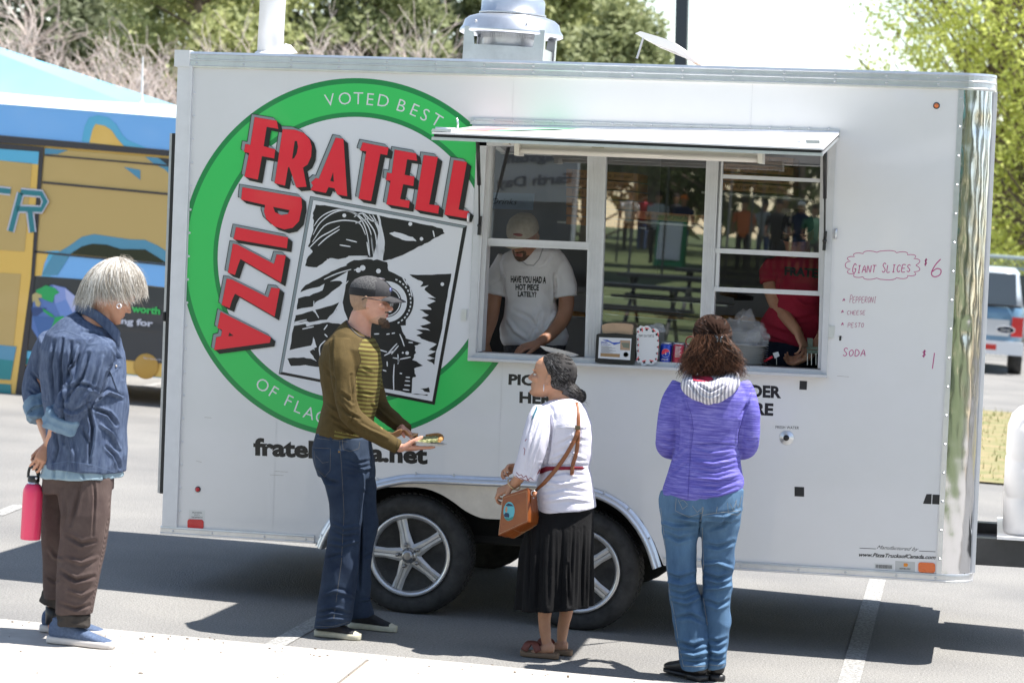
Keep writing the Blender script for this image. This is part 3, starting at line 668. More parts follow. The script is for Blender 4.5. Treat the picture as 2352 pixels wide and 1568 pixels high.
for P in ([(360,790),(365,850),(395,908)],[(220,940),(310,920)],[(310,955),(400,945),(460,925),(560,945)],[(280,985),(360,968)],[(470,920),(545,790),(545,720),(600,650)],[(430,990),(455,955)],[(435,1020),(455,1040)],[(405,1180),(400,1110),(440,1065)],
          [(430,640),(520,600),(620,570)],[(420,615),(500,570),(590,540)],[(640,575),(720,560)],[(450,500),(560,510),(640,490),(760,490)],[(600,480),(735,480)],[(480,530),(580,515)],[(958,1020),(975,1060),(990,1105)],[(880,1150),(940,1085)],[(900,1160),(950,1100)],
          [(820,1130),(870,1145)],[(850,1170),(920,1135)],[(920,1230),(915,1320),(917,1410)],[(945,1160),(950,1220)],[(910,1185),(950,1195),(945,1230)],[(1000,1320),(1030,1322)],[(995,1345),(1030,1348)],[(990,1375),(1030,1378)],[(980,1405),(1025,1410)],
          [(958,1293),(975,1295)],[(1020,1077),(1050,1080)],[(960,1195),(1035,1180)],[(840,1270),(865,1278)],[(870,1210),(872,1245)],[(780,1020),(815,1018)],[(865,1022),(888,1018)],[(903,1016),(925,1012)],[(180,1165),(250,1140),(340,1120),(365,1130)],
          [(1190,300),(1200,345)],[(975,620),(1010,680)],[(1030,700),(1045,760)]): stroke([p+(0,) for p in P], 9)
wh.build('white_print_lines', VWHT, LOGO)['kind'] = 'stuff'
wd([jag([(885,320),(920,308),(1000,330),(1050,345),(1075,375),(1000,370),(930,345)],4)], VWHT, 13, 'white_print')
for (cx,cy,r) in ((572,195,14),(1032,254,14),(1110,358,13),(1255,673,13),(927,797,11),(890,855,14),(895,775,8),(810,582,17),(1010,1152,13),(980,1150,7),(670,575,18),(700,560,20)): wd([circw(cx,cy,r,10)], VWHT, 13.2, 'white_print')
for kx in range(14):
    a = -1.2+kx*.17; wd([[ (868+162*math.cos(a),795+162*math.sin(a)),(868+172*math.cos(a),795+172*math.sin(a)),(868+172*math.cos(a+.09),795+172*math.sin(a+.09)),(868+162*math.cos(a+.09),795+162*math.sin(a+.09))]], VWHT, 11.6, 'white_print')
# letters: grey relief, black drop, red face
for k, P in LET.items():
    nm = 'letter_'+k[0].lower(); e = bpy.data.objects.new(nm, None); link(e, LOGO); c = S(*Z2(*P[0][0])); e.location = c-wloc(LOGO)
    lay = 14
    for j_, (dx,dy) in enumerate(((-17,-17),(-13,-15),(-17,-11),(-9,-11),(-3,-4))): zsheet(P, VBLK, lay+j_*.15, 'outline', dx, dy, LOGO)
    zsheet(P[:1], VGREY, lay+1, 'relief', -14, -14); zsheet(P[:1], VGREY, lay+1.15, 'relief', -10, -10); zsheet(P[:1], VGREY, lay+1.3, 'relief', -6, -6)
    bpy.data.objects.remove(e)
    for j_ in range(6): zsheet(P, VBLK, lay+1.6+j_*.12, 'drop_shadow_print', -1+4.6*j_, -1+3.9*j_)
    zsheet(P, VRED, lay+3, nm)
# ring lettering
def ringtext(chars, up=True):
    for ch, p in chars:
        mb = MB(); x, z = St(*p); a = math.atan2(z-cc[1], x-cc[0]); v, f = text2d(ch, .094, -.0006, res=3)
        x0 = (min(q[0] for q in v)+max(q[0] for q in v))/2; rot_ = a-math.pi/2 if up else a+math.pi/2
        c_, s_ = math.cos(rot_), math.sin(rot_); vs = []
        for q in v:
            lx, lz = q[0]-x0, q[1]-.034; vs.append(T(x+lx*c_-lz*s_, -.0005*3.5, z+lx*s_+lz*c_))
        mb.add(vs, f); mb.build('ring_letter', VWHT, LOGO)
ringtext([(c, Z2(x,y)) for c,x,y in (('V',807,240),('O',880,233),('T',945,232),('E',1003,237),('D',1067,244),('B',1155,268),('E',1218,289),('S',1268,312),('T',1325,337))])
ringtext([(c, Z3(x,y)) for c,x,y in (('O',573,340),('F',636,380),('F',722,430),('L',778,465),('A',838,498),('G',905,522),('S',975,548),('T',1040,565),('A',1110,580))], False)
# other lettering
def stext(t, box, f_, m=VBLK, bold=.02, shear=0, lay=1, sp=1, name='lettering', par=TL):
    mb = MB(); P = [f_(*p) for p in box]
    textbox(mb, t, [(p[0],p[1],0) for p in P], bold, shear, sp, map3=lambda x,y: S(x,y,.0005*lay)); return mb.build(name, m, par)
stext('fratellipizza.net', [(518,640),(1512,690),(1511,824),(518,772)], Z3, bold=.045)
stext('PICK UP', [(157,168),(448,180),(448,233),(155,219)], LD, bold=.045)
stext('HERE', [(207,250),(397,262),(397,314),(206,303)], LD, bold=.045)
stext('ORDER', [(420,340),(641,352),(640,403),(419,393)], JK, bold=.045)
stext('HERE', [(440,413),(609,423),(607,474),(439,465)], JK, bold=.045)
stext('FRESH WATER', [(617,514),(713,517),(713,528),(617,525)], JK, bold=.01, sp=1.1)
stext('www.PizzaTrucksofCanada.com', [(352,1367),(673,1379),(671,1396),(350,1384)], R3, bold=.03, shear=.3)
stext('Manufactured by', [(427,1337),(602,1346),(598,1366),(424,1357)], R3, bold=.0, shear=.5)
def sline(a, b, w, m, f_, lay=1, name='print_line', par=TL):
    pts = [S(*f_(*a), .0005*lay), S(*f_(*b), .0005*lay)]; return MB().ribbon(pts, w, (0,-1,0)).build(name, m, par)
sline((354,1349),(422,1352),.003,VBLK,R3); sline((603,1361),(671,1364),.003,VBLK,R3)
# stickers
STK = mat('sticker', (.70,.70,.68), .5)
def poly(P, f_, m, lay, name, par=TL, label=None): return sheet(name, [[f_(*p) for p in P]], m, lay, par, label=label)
poly([(152,1052),(243,1055),(242,1108),(151,1105)], Z3, STK, 1, 'sticker')
for i, (t, a, b) in enumerate((('FOLD DOWN',170,224),('JACKS',181,211),('UNDERNEATH',165,227))):
    stext(t, [(a,1063+i*13),(b,1065+i*13),(b,1073+i*13),(a,1071+i*13)], Z3, bold=.005, lay=2)
poly([(415,1411),(497,1415),(496,1439),(414,1435)], R3, STK, 1, 'sticker')
mb = MB(); x = 421
while x < 490:
    w = rs.choice((.8,1.4,2.2)); mb.quadbox([S(*R3(x,1417+(x-415)*.05),.001),S(*R3(x+w,1417+(x-415)*.05),.001),S(*R3(x+w,1432+(x-415)*.05),.001),S(*R3(x,1432+(x-415)*.05),.001)], (0,.0003,0)); x += w+rs.choice((1,1.6))
mb.build('barcode_print', VBLK, TL)
poly([(503,1402),(586,1407),(585,1448),(502,1443)], R3, mat('sticker_grey',(.55,.55,.53),.4), 1, 'sticker')
poly([(538,1412),(552,1412),(557,1418),(552,1427),(538,1426)], R3, mat('sticker_orange',(.8,.28,.03),.4), 2, 'sticker_emblem')
stext('DEXTER AXLE', [(521,1431),(566,1433),(566,1439),(521,1437)], R3, bold=.02, lay=2)
# small dents, scuffs
SCF = mat('scuff', (.30,.27,.22), .8)
for (x0,y0,x1,y1,f_) in ((192,772,224,782,Z3),(238,525,280,528,Z3),(612,852,690,856,Z3),(640,832,715,836,Z3),(260,630,310,634,R3),(262,465,285,470,R3)):
    sline((x0,y0),(x1,y1),.0014,SCF,f_,1,'scuff_mark')
# handwriting in marker: stroke font on a unit box (y up)
HF = {'G':[[(.9,.8),(.5,1),(.1,.6),(.15,.15),(.6,0),(.9,.3),(.55,.45),(1,.42)]],'I':[[(.5,1),(.45,0)],[(.2,1),(.8,1)],[(.2,0),(.75,0)]],'A':[[(0,0),(.5,1),(.95,0)],[(.2,.38),(.85,.4)]],'N':[[(0,0),(.05,1),(.85,0),(.95,1)]],
 'T':[[(0,1),(1,.98)],[(.5,1),(.45,0)]],'S':[[(.9,.85),(.5,1),(.15,.75),(.5,.5),(.85,.25),(.5,0),(.05,.15)]],'L':[[(.1,1),(.05,0),(.8,.03)]],'C':[[(.9,.85),(.4,.95),(.05,.45),(.4,0),(.9,.15)]],'E':[[(.9,1),(.1,.97),(.05,0),(.9,0)],[(.08,.5),(.75,.52)]],
 'P':[[(.05,0),(.1,1),(.8,.9),(.8,.55),(.1,.45)]],'R':[[(.05,0),(.1,1),(.8,.9),(.75,.55),(.1,.5),(.85,0)]],'O':[[(.5,1),(.05,.6),(.3,0),(.8,.2),(.9,.7),(.5,1)]],'H':[[(.05,0),(.1,1)],[(.9,0),(.95,1)],[(.08,.5),(.9,.52)]],'D':[[(.05,0),(.1,1),(.7,.85),(.9,.4),(.5,0),(.05,0)]],
 '$':[[(.85,.8),(.5,.92),(.2,.7),(.8,.35),(.45,.1),(.1,.2)],[(.45,1.1),(.4,-.1)],[(.6,1.1),(.55,-.1)]],'6':[[(.75,1.1),(.3,.7),(.05,.2),(.35,-.02),(.85,.1),(.9,.4),(.5,.5),(.12,.3)]],'1':[[(.45,1),(.4,0)]],'*':[[(.1,0),(.5,1),(.9,.1)],[(.1,.4),(.9,.45)]]}
def hand(t, x, y, w, h, sl, m, wd_=.0035, name='handwriting', big=None):
    mb = MB(); n = len(t); cw = w/max(1,n)
    for i, ch in enumerate(t):
        if ch == ' ': continue
        hh = h*(1.3 if big and i in big else 1)
        for st_ in HF[ch]:
            pts = [S(*R3(x+(i+q.x*.78)*cw+q.y*hh*.12, y+sl*(i*cw)-q.y*hh+rs.uniform(-.3,.3)), .0006) for q in crv([(a[0],a[1],0) for a in st_], 3 if len(st_)>2 else 1)]
            mb.ribbon(pts, wd_, (0,-1,0))
    return mb.build(name, m, TL)
hand('GIANT SLICES', 322, 200, 248, 30, -.02, MARK, .0042, big=(0,6)); hand('$', 622, 168, 18, 26, 0, MARK); hand('6', 650, 215, 58, 66, 0, MARK, .0055)
hand('PEPPERONI', 312, 324, 113, 24, 0, MARKF, .003, big=(0,)); hand('CHEESE', 301, 374, 79, 16, 0, MARKF, .003); hand('PESTO', 304, 427, 70, 18, 0, MARKF, .003)
for y_ in (318,367,419): hand('*', 276+(y_<350)*6, y_, 14, 11, 0, MARK)
hand('SODA', 283, 547, 100, 26, 0, MARK, .0042, big=(0,)); hand('$', 612, 550, 26, 26, 0, MARK); hand('1', 652, 600, 20, 66, 0, MARK, .005)
mb = MB(); pts = []
nb = 15
for k in range(nb):
    a0 = 2*math.pi*k/nb; a1 = 2*math.pi*(k+1)/nb
    for t in np.linspace(0,1,7)[:-1]:
        a = a0+(a1-a0)*t; rr = 1+.14*math.sin(math.pi*t)**.7; c_, s_ = math.cos(a), math.sin(a)
        pts.append(S(*R3(451+138*math.copysign(abs(c_)**.75,c_)*rr, 168+54*math.copysign(abs(s_)**.75,s_)*rr), .0006))
pts.append(pts[0]); mb.ribbon(pts, .0036, (0,-1,0)); mb.build('handwritten_cloud', MARK, TL)
# =================================================================== SERVING WINDOW
WF = mat('window_aluminium', (.62,.62,.63), .45, .2, var=.05, vscale=10)
GY = .075
def fr(P, f_, y0, y1, name, m=WF, label=None, bevel=True):
    """bar whose front outline is the picture quad P at y0, reaching back to y1"""
    Q = [at(*f_(*p), y0) for p in P]; return MB().quadbox(Q, (0,y1-y0,0)).build(name, m, TL, label=label)
def I(x, y): return (x, y)
fr([B4(352,225),B4(405,228),B4(345,1378),B4(300,1418)], I, -.016, .045, 'frame_flange')
fr([B4(404,228),B4(432,230),B4(376,1370),B4(346,1377)], I, .015, .12, 'frame_jamb')
fr([B4(372,300),B4(380,300),B4(340,1380),B4(334,1384)], I, -.019, -.016, 'frame_bead')
fr([Z5(1385,205),Z5(1427,205),Z5(1371,1514),Z5(1340,1470)], I, -.016, .045, 'frame_flange')
fr([Z5(1357,240),Z5(1384,240),Z5(1339,1466),Z5(1324,1462)], I, .015, .12, 'frame_jamb')
fr([B4(300,1404),B4(346,1376),Z5(1340,1472),Z5(1371,1500)], I, -.012, .12, 'frame_sill')
fr([B4(300,1404),Z5(1371,1500),Z5(1371,1514),B4(300,1418)], I, -.07, .02, 'sill_lip')
fr([B4(352,222),Z5(1427,200),Z5(1424,232),B4(352,250)], I, -.016, .12, 'frame_head')
for A_, n_ in (([B4(970,232),B4(1057,232),B4(1020,1410),B4(938,1402)],5), ([Z5(720,240),Z5(803,240),Z5(742,1452),Z5(672,1448)],5)):
    fr(A_, I, .05, .12, 'mullion')
    a, b, c, d = [Vector((p[0],p[1],0)) for p in A_]
    for k in range(1, n_):
        t = k/n_; p0 = a.lerp(b,t); p1 = d.lerp(c,t); dx = .9
        fr([(p0.x-dx,p0.y),(p0.x+dx,p0.y),(p1.x+dx,p1.y),(p1.x-dx,p1.y)], I, .046, .05, 'mullion_rib')
fr([B4(395,752),B4(968,776),B4(967,818),B4(391,794)], I, .045, .10, 'sash_rail')
fr([B4(395,780),B4(968,803),B4(968,807),B4(395,784)], I, .040, .045, 'sash_groove')
fr([B4(403,232),B4(424,232),B4(413,752),B4(392,752)], I, .05, .10, 'sash_stile')
fr([B4(955,240),B4(972,240),B4(960,775),B4(946,775)], I, .05, .10, 'sash_stile')
fr([Z5(765,808),Z5(1345,833),Z5(1343,861),Z5(763,834)], I, .045, .10, 'sash_rail')
fr([Z5(757,1018),Z5(1338,1043),Z5(1336,1068),Z5(755,1043)], I, .045, .10, 'sash_rail')
fr([Z5(803,406),Z5(1352,431),Z5(1351,450),Z5(802,427)], I, .055, .10, 'sash_rail')
fr([Z5(783,330),Z5(806,330),Z5(782,1020),Z5(758,1018)], I, .05, .10, 'sash_stile')
fr([Z5(1340,300),Z5(1356,300),Z5(1340,1043),Z5(1326,1043)], I, .05, .10, 'sash_stile')
def glassmat(add=.17, tr=.86, nm='window_glass'):
    m = bpy.data.materials.new(nm); m.use_nodes = True; n = m.node_tree.nodes; l = m.node_tree.links
    out = n['Material Output']; n.remove(n['Principled BSDF'])
    t = n.new('ShaderNodeBsdfTransparent'); t.inputs[0].default_value = (tr,tr,tr,1); g_ = n.new('ShaderNodeBsdfGlossy'); g_.inputs['Roughness'].default_value = .0; g_.inputs[0].default_value = (.95,.97,1,1)
    mx = n.new('ShaderNodeMixShader'); fn = n.new('ShaderNodeFresnel'); fn.inputs[0].default_value = 1.9
    mm = n.new('ShaderNodeMath'); mm.operation = 'ADD'; mm.inputs[1].default_value = add; l.new(fn.outputs[0], mm.inputs[0])
    l.new(mm.outputs[0], mx.inputs[0]); l.new(t.outputs[0], mx.inputs[1]); l.new(g_.outputs[0], mx.inputs[2]); l.new(mx.outputs[0], out.inputs[0]); return m
GLASS = glassmat(); GLASS2 = glassmat(-.06, .72, 'dull_glass')
def pane(P, y=GY, m=None):
    Q = [at(*p, y) for p in P]; Q2 = [Vector((p.x, y, p.z)) for p in Q]; return mk('glass_pane', Q2, [(0,1,2,3)], m or GLASS, TL)
pane([B4(404,240),B4(970,240),B4(960,790),B4(393,770)])
pane([B4(1040,240),Z5(735,240),Z5(700,1420),B4(1010,1400)], .085)
pane([Z5(780,240),Z5(1360,240),Z5(1350,845),Z5(762,822)])
pane([Z5(768,826),Z5(1345,850),Z5(1338,1055),Z5(756,1030)], .085, GLASS2)
# --- awning flap
AWM = mat('awning_white', (.80,.80,.81), .45, 0)
ho = (985,305); hz = [S(1085,291,.012), S(1928,305,.012)]
oz = [at(992,304,-.85), at(1891,341,-.80)]
t_up = Vector((0,0,.006))
def awq(y0, y1, x0, x1): pass
def lerp4(u, v):   # u along trailer 0..1, v from hinge 0 to lip 1
    return hz[0].lerp(hz[1], u).lerp(oz[0].lerp(oz[1], u), v)
def slab(u0, u1, v0, v1, z0, z1, name, m, label=None):
    P = [lerp4(u0,v0), lerp4(u1,v0), lerp4(u1,v1), lerp4(u0,v1)]
    return MB().quadbox([p+Vector((0,0,z1)) for p in P], (0,0,z0-z1)).build(name, m, TL, label=label)
slab(0,1,0,1,-.008,0,'awning_skin',AWM,'sunlit white flap folded up over the serving window')
slab(.004,.996,.02,.985,-.022,-.010,'awning_seal',BLACK)
slab(.0,1,.0,.035,-.034,-.023,'awning_frame_rail',ALU); slab(0,1,.955,.998,-.038,-.023,'awning_frame_rail',ALU)
slab(.0,.02,.036,.954,-.034,-.023,'awning_frame_rail',ALU); slab(.98,1,.036,.954,-.034,-.023,'awning_frame_rail',ALU)
slab(.021,.979,.036,.954,-.030,-.0225,'awning_lining',mat('awning_lining', (.62,.62,.62), .6))
# flap vinyl: the missing piece of the logo
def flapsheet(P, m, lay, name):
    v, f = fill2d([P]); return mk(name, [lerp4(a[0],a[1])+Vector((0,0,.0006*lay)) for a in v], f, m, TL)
flapsheet([(.0,.02),(.30,.02),(.22,.22),(.14,.5),(.06,.8),(.0,.92)], mat('glare_paled_green',(.30,.66,.42),.5), 1, 'flap_vinyl_green')  # vinyl green paled: the sun's overexposure is put into its colour
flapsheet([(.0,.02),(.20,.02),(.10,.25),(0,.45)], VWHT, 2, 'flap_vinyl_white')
flapsheet([(.05,.12),(.13,.10),(.10,.62),(.03,.66)], mat('glare_paled_red',(.72,.22,.24),.5), 3, 'flap_vinyl_red')  # red paled the same way, glare carried by the colour
fr([B4(316,98),Z5(1446,162),Z5(1441,204),B4(314,132)], I, -.012, 0, 'hinge_rail', ALU)
fr([B4(318,110),Z5(1446,172),Z5(1446,176),B4(318,114)], I, -.015, -.012, 'hinge_groove', ALUD)
MB().tube([S(1085,289,.016), S(1928,304,.016)], .008, 10).build('hinge_knuckle', ALU, TL, True)
rp = []
for i in range(19):
    px = 1090.5+i*45.2; rp.append(S(px, 276+(px-1085)*.0255))
rivets(rp, RM, .0125)
# flap latches
a = lerp4(.02,.9)+Vector((0,0,.012))
MB().tube([at(1000,296,-.8), at(1052,298,-.78)], .009, 8).build('latch_bar', ALU, TL, True)
MB().tube([at(1051,296,-.78), at(1052,284,-.78), at(1049,271,-.78)], .005, 8).build('latch_pin', ALU, TL, True)
MB().quadbox([at(990,302,-.83),at(1036,303,-.83),at(1036,297,-.83),at(993,296,-.83)], (0,.05,0)).build('latch_plate', ALU, TL)
MB().quadbox([at(*Z5(1258,218),-.72),at(*Z5(1335,220),-.72),at(*Z5(1335,240),-.72),at(*Z5(1252,238),-.72)], (0,.012,0)).build('latch_plate', ALU, TL)
MB().tube([at(*Z5(1200,228),-.73), at(*Z5(1260,231),-.73)], .005, 8).build('latch_pin', ALU, TL, True)
# striplight fixture under the flap
FX = mat('fixture_enamel', (.70,.68,.62), .45)
MB().quadbox([at(1181,330,-.55),at(1752,352,-.55),at(1752,366,-.55),at(1181,344,-.55)], (0,.09,0)).build('strip_light_housing', FX, TL)
MB().quadbox([at(1181,330,-.60),at(1192,330,-.60),at(1192,357,-.60),at(1181,357,-.60)], (0,.14,0)).build('lamp_holder', FX, TL)
MB().quadbox([at(1740,352,-.60),at(1751,352,-.60),at(1751,376,-.60),at(1740,375,-.60)], (0,.14,0)).build('lamp_holder', FX, TL)
MB().tube([at(1192,347,-.58), at(1741,368,-.58)], .013, 12).build('fluorescent_tube', mat('tube_white', (.78,.74,.68), .3), TL, True)
stk = [at(*B4(978,246),-.552),at(*B4(1045,249),-.552),at(*B4(1045,264),-.552),at(*B4(978,261),-.552)]
MB().quadbox(stk, (0,.001,0)).build('fixture_label', mat('fixture_label', (.45,.42,.3), .7), TL)
for u_ in (.16,.76):
    p = lerp4(u_,.62); MB().box(p+Vector((0,0,-.045)), (.03,.06,.04)).build('fixture_bracket', FX, TL)
# gas struts
DK = mat('strut_black', (.02,.02,.02), .35)
def strut(a, b, c, name='gas_strut'):
    MB().tube([a,b], .0105, 12).build(name, DK, TL, True); MB().tube([b,c], .005, 8).build('strut_rod', DK, TL, True)
    MB().sph(c, .012, 10, 6).build('strut_end', DK, TL, True)
    MB().quadbox([c+Vector((-.008,0,.05)),c+Vector((.008,0,.05)),c+Vector((.008,0,-.05)),c+Vector((-.008,0,-.05))], (0,.02,0)).build('strut_bracket', DK, TL)
strut(at(1097,322,-.36), at(1100.5,424,-.20), at(1101,518,-.045)); strut(at(1895,338,-.34), at(1894.5,455,-.18), at(1894,553,-.045))
# =================================================================== INSIDE THE TRAILER
def it(mb, name, m, smooth=False, label=None): return mb.build(name, m, TL, smooth, label=label)
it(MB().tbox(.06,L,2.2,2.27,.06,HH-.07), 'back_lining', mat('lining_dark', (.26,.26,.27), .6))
it(MB().tbox(1.55,3.62,.14,.55,.83,.87), 'counter', STEEL)
it(MB().tbox(1.55,3.62,.52,.55,.0,.83), 'counter_front', STEEL)
# display ledge with pizzas behind, ovens, hood
it(MB().tbox(2.1,3.3,.95,1.45,.93,.96), 'pizza_shelf', STEEL)
it(MB().tbox(2.05,3.3,.98,1.5,.70,.73).tbox(2.05,3.3,.98,1.5,.45,.48), 'rack_shelf', STEEL)
it(MB().tbox(2.1,3.4,1.5,1.54,1.0,1.18), 'shelf_back', STEEL)
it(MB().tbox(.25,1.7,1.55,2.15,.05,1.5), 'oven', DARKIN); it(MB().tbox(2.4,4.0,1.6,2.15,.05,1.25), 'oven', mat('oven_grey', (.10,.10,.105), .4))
it(MB().tbox(2.45,2.75,1.3,1.75,1.5,2.45), 'vent_column', DARKIN)
it(MB().tbox(3.25,3.45,1.1,1.7,1.3,2.35), 'vent_column', GREYIN)
it(MB().tbox(1.9,3.2,1.58,1.6,1.0,1.4), 'steel_splash', GREYIN)
# stacks of pizza boxes under the roof
BX = mat('box_card', (.42,.22,.09), .8, var=.1, vscale=8)
k_ = 0
for (px, py0, n) in ((1395,405,6),(1555,500,1),(1745,370,4)):
    for i in range(n):
        c = at(px, py0+i*21.5, .95)
        b = thing('pizza_box', ['brown pizza box in the tall stack by the left mullion, %s from the top' % ('first','second','third','fourth','fifth','sixth')[i], 'brown pizza box alone on the rack behind the middle window', 'brown pizza box in the short stack behind the right window, %s from the top' % ('first','second','third','fourth','fifth','sixth')[i]][(1395,1555,1745).index(px)], 'pizza box', c, 'pizza boxes stacked inside the trailer')
        MB().box(c, (.40,.40,.043)).build('box', BX, b)
        m_ = MB(); textbox(m_, 'Thank you for your business!', [c+Vector((-.17,-.2012,.014)), c+Vector((.17,-.2012,.014)), c+Vector((.17,-.2012,-.014)), c+Vector((-.17,-.2012,-.014))], 0, .2)
        m_.build('printed_words', mat('box_print', (.12,.07,.04), .8), b)
it(MB().box(at(1395,516,1.0)+Vector((0,.0,-.005)), (.5,.42,.012)).box(at(1555,512,1.0)+Vector((0,0,-.01)), (.5,.42,.012)), 'box_rack', STEEL)
it(MB().box(at(1745,448,1.0)+Vector((0,0,-.01)), (.6,.42,.012)), 'box_rack', STEEL)
# pizzas on pans
CRUST = mat('pizza_crust', (.50,.27,.09), .8, col2=(.26,.11,.03), vscale=22, bump=.6, bscale=60); SAUCE = mat('pizza_top', (.42,.07,.015), .6, col2=(.55,.34,.10), vscale=18, bump=.5, bscale=50)
def pizza(c, r, label, top=SAUCE):
    t = thing('pizza', label, 'pizza', c, 'pizzas on pans behind the window')
    MB().lathe([(.001,-.012),(r+.01,-.012),(r+.025,.0),(r+.022,.002),(.001,-.008)], c, 'z', 36).build('pan', STEEL, t, True)
    v = MB().lathe([(.001,.006),(r*.86,.006),(r*.9,.016),(r*.97,.017),(r,.006),(r*.98,-.006)], c, 'z', 48)
    for p in v.v: p.z += .004*noise.noise(p*14)
    v.build('crust', CRUST, t, True)
    v = MB().lathe([(.001,.009),(r*.86,.009),(r*.87,.004)], c, 'z', 40)
    for p in v.v: p.z += .004*noise.noise(p*20)
    v.build('topping', top, t, True)
pizza(at(1520,727,1.15), .34, 'large cheese pizza on a steel pan behind the middle window')
pizza(at(1318,724,1.05), .16, 'small red topped pizza behind the mullion beside the white shirt', SAUCE)
pizza(at(1722,735,1.2), .17, 'red topped pizza behind the right window near the plastic bag')
cb = at(1405,720,1.0)
MB()
o = MB().sph(Vector((0,0,0)), (.045,.03,.018), 14, 8); rt = Matrix.Rotation(-.35,3,'Y')
for p in o.v: p[:] = rt @ p+cb
tag(o.build('oven_mitt', mat('mitt_cloth', (.42,.40,.33), .9), None, True), 'pale folded cloth pad lying beside the large pizza behind the middle window', 'cloth pad')
o = MB().lathe([(.001,0),(.23,0),(.24,.012),(.235,.014),(.001,.006)], at(1450,677,1.0), 'z', 32); tag(o.build('pizza_pan', DARKIN, None, True), 'black empty pizza pan lying flat above the large pizza', 'pan')
it(MB().box(at(1450,681,1.0)+Vector((.1,.1,-.008)), (.9,.4,.01)), 'pan_shelf', STEEL)
t = thing('pizza_peel', 'dark pizza peel with a wooden handle behind the right window', 'pizza peel', at(1690,685,1.1))
MB().tube([at(1657,672,1.0),at(1690,680,1.1)], .014, 10).build('handle', mat('wood_handle', (.12,.07,.04), .6), t, True)
MB().quadbox([at(1686,672,1.1),at(1725,682,1.2),at(1725,690,1.2),at(1686,690,1.1)], (0,.15,0)).build('blade', DARKIN, t)
# =================================================================== THINGS ON THE SILL
sy = .02
def sillp(px, py): return at(px, py, sy)
# napkin dispenser
c0, c1, c2, c3 = CT(122,775), CT(722,808), CT(715,350), CT(140,338)
t = thing('napkin_dispenser', 'black napkin dispenser with a printed card on its front, on the window sill', 'napkin dispenser', sillp(*CT(420,790)))
DP = mat('dispenser_black', (.018,.018,.02), .3)
pr = [CT(118,775),CT(400,800),CT(725,806),CT(735,780),CT(765,390),CT(745,362),CT(700,350),CT(440,322),CT(165,332),CT(140,345),CT(128,500)]
Q = [at(p[0],p[1],-.045) for p in pr]; MB().quadbox(Q, (0,.11,0)).build('casing', DP, t)
MB().quadbox([at(*CT(*p),-.049) for p in ((183,385),(690,405),(668,745),(165,712))], (0,.003,0)).build('card', mat('card_white', (.72,.73,.76), .25, coat=.4), t)
def ctp(P, col, nm, d=.0500, n=None): return MB().quadbox([at(*CT(*p),-d) for p in P], (0,.0004,0)).build(nm, mat(nm, col, .5), t)
ctp([(515,432),(672,440),(664,592),(512,583)], (.45,.30,.2), 'photo_print'); ctp([(205,633),(508,648),(506,700),(203,684)], (.36,.22,.10), 'food_print')
ctp([(530,470),(660,474),(655,560),(560,545)], (.18,.2,.15), 'photo_detail', .0504)
ctp([(310,425),(400,470),(500,465),(515,440),(510,480),(420,505),(340,460),(230,428)], (.02,.08,.45), 'blue_swoosh')
for i, (tx, a, b) in enumerate((('Reserve our',212,305),('Meeting Room',212,320),('for your next event',212,360))):
    m_ = MB(); textbox(m_, tx, [at(*CT(a,447+i*23),-.0502),at(*CT(b,449+i*23),-.0502),at(*CT(b,467+i*23),-.0502),at(*CT(a,465+i*23),-.0502)], .03); m_.build('card_words', mat('card_blue', (.05,.07,.4), .5), t)
m_ = MB()
for i in range(8): m_.ribbon([at(*CT(215,527+i*13.5),-.0502),at(*CT(330+((i*53) % 150),531+i*13.5),-.0502)], .0022, (0,-1,0))
m_.build('card_lines', mat('card_grey', (.3,.3,.32), .5), t)
v = MB().lathe([(.0001,-.0003),(.0125,-.0003)], Vector((0,0,0)), 'y', 24); cc_ = at(*CT(602,657),-.0506)
for p in v.v: p += cc_
v.build('card_emblem', VGREEN, t)
v = MB().lathe([(.0001,-.0003),(.0095,-.0003)], Vector((0,0,0)), 'y', 24); cc_ = at(*CT(602,657),-.0510)
for p in v.v: p += cc_
v.build('card_emblem_centre', VWHT, t)
# paper napkins sticking out of the top
pr = [CT(240,322),CT(695,350),CT(700,300),CT(712,215),CT(690,185),CT(560,170),(CT(400,163)),CT(300,170),CT(235,192),CT(222,215),CT(230,260)]
np_ = MB().quadbox([at(p[0],p[1],-.02) for p in pr], (0,.05,0)); tag(np_.build('paper_napkins', mat('napkin_brown', (.50,.34,.22), .9, var=.06, vscale=20), None), 'stack of brown paper napkins poking out of the black dispenser', 'napkins')
# scalloped card
t = thing('scalloped_sign', 'white paper sign with a scalloped edge of little red and black logos', 'paper sign', sillp(*CT(930,820)))
sc_pts = [(830,202),(880,215),(935,205),(990,235),(1010,265),(1060,240),(1110,275),(1122,330),(1110,380),(1120,440),(1115,520),(1110,600),(1100,700),(1085,770),(1055,785),(1040,810),(985,822),(945,805),(900,828),(850,825),(825,780),(790,790),(770,740),(775,650),(765,560),(770,460),(765,370),(775,330),(770,250),(800,235)]
v, f = fill2d([[CT(p.x,p.y) for p in crv(sc_pts,3,True)]]); n_ = len(v)
mk('paper', [at(a[0],a[1],-.030) for a in v]+[at(a[0],a[1],-.028) for a in v], f+[tuple(k+n_ for k in q) for q in f], mat('sign_paper', (.74,.74,.74), .6), t)
m_ = MB(); textbox(m_, 'TIPPY DA TURTLE', [at(*CT(800,345),-.0305),at(*CT(1045,345),-.0305),at(*CT(1045,385),-.0305),at(*CT(800,385),-.0305)], 0); m_.build('sign_words', VBLK, t)
mr = MB(); mb_ = MB(); 
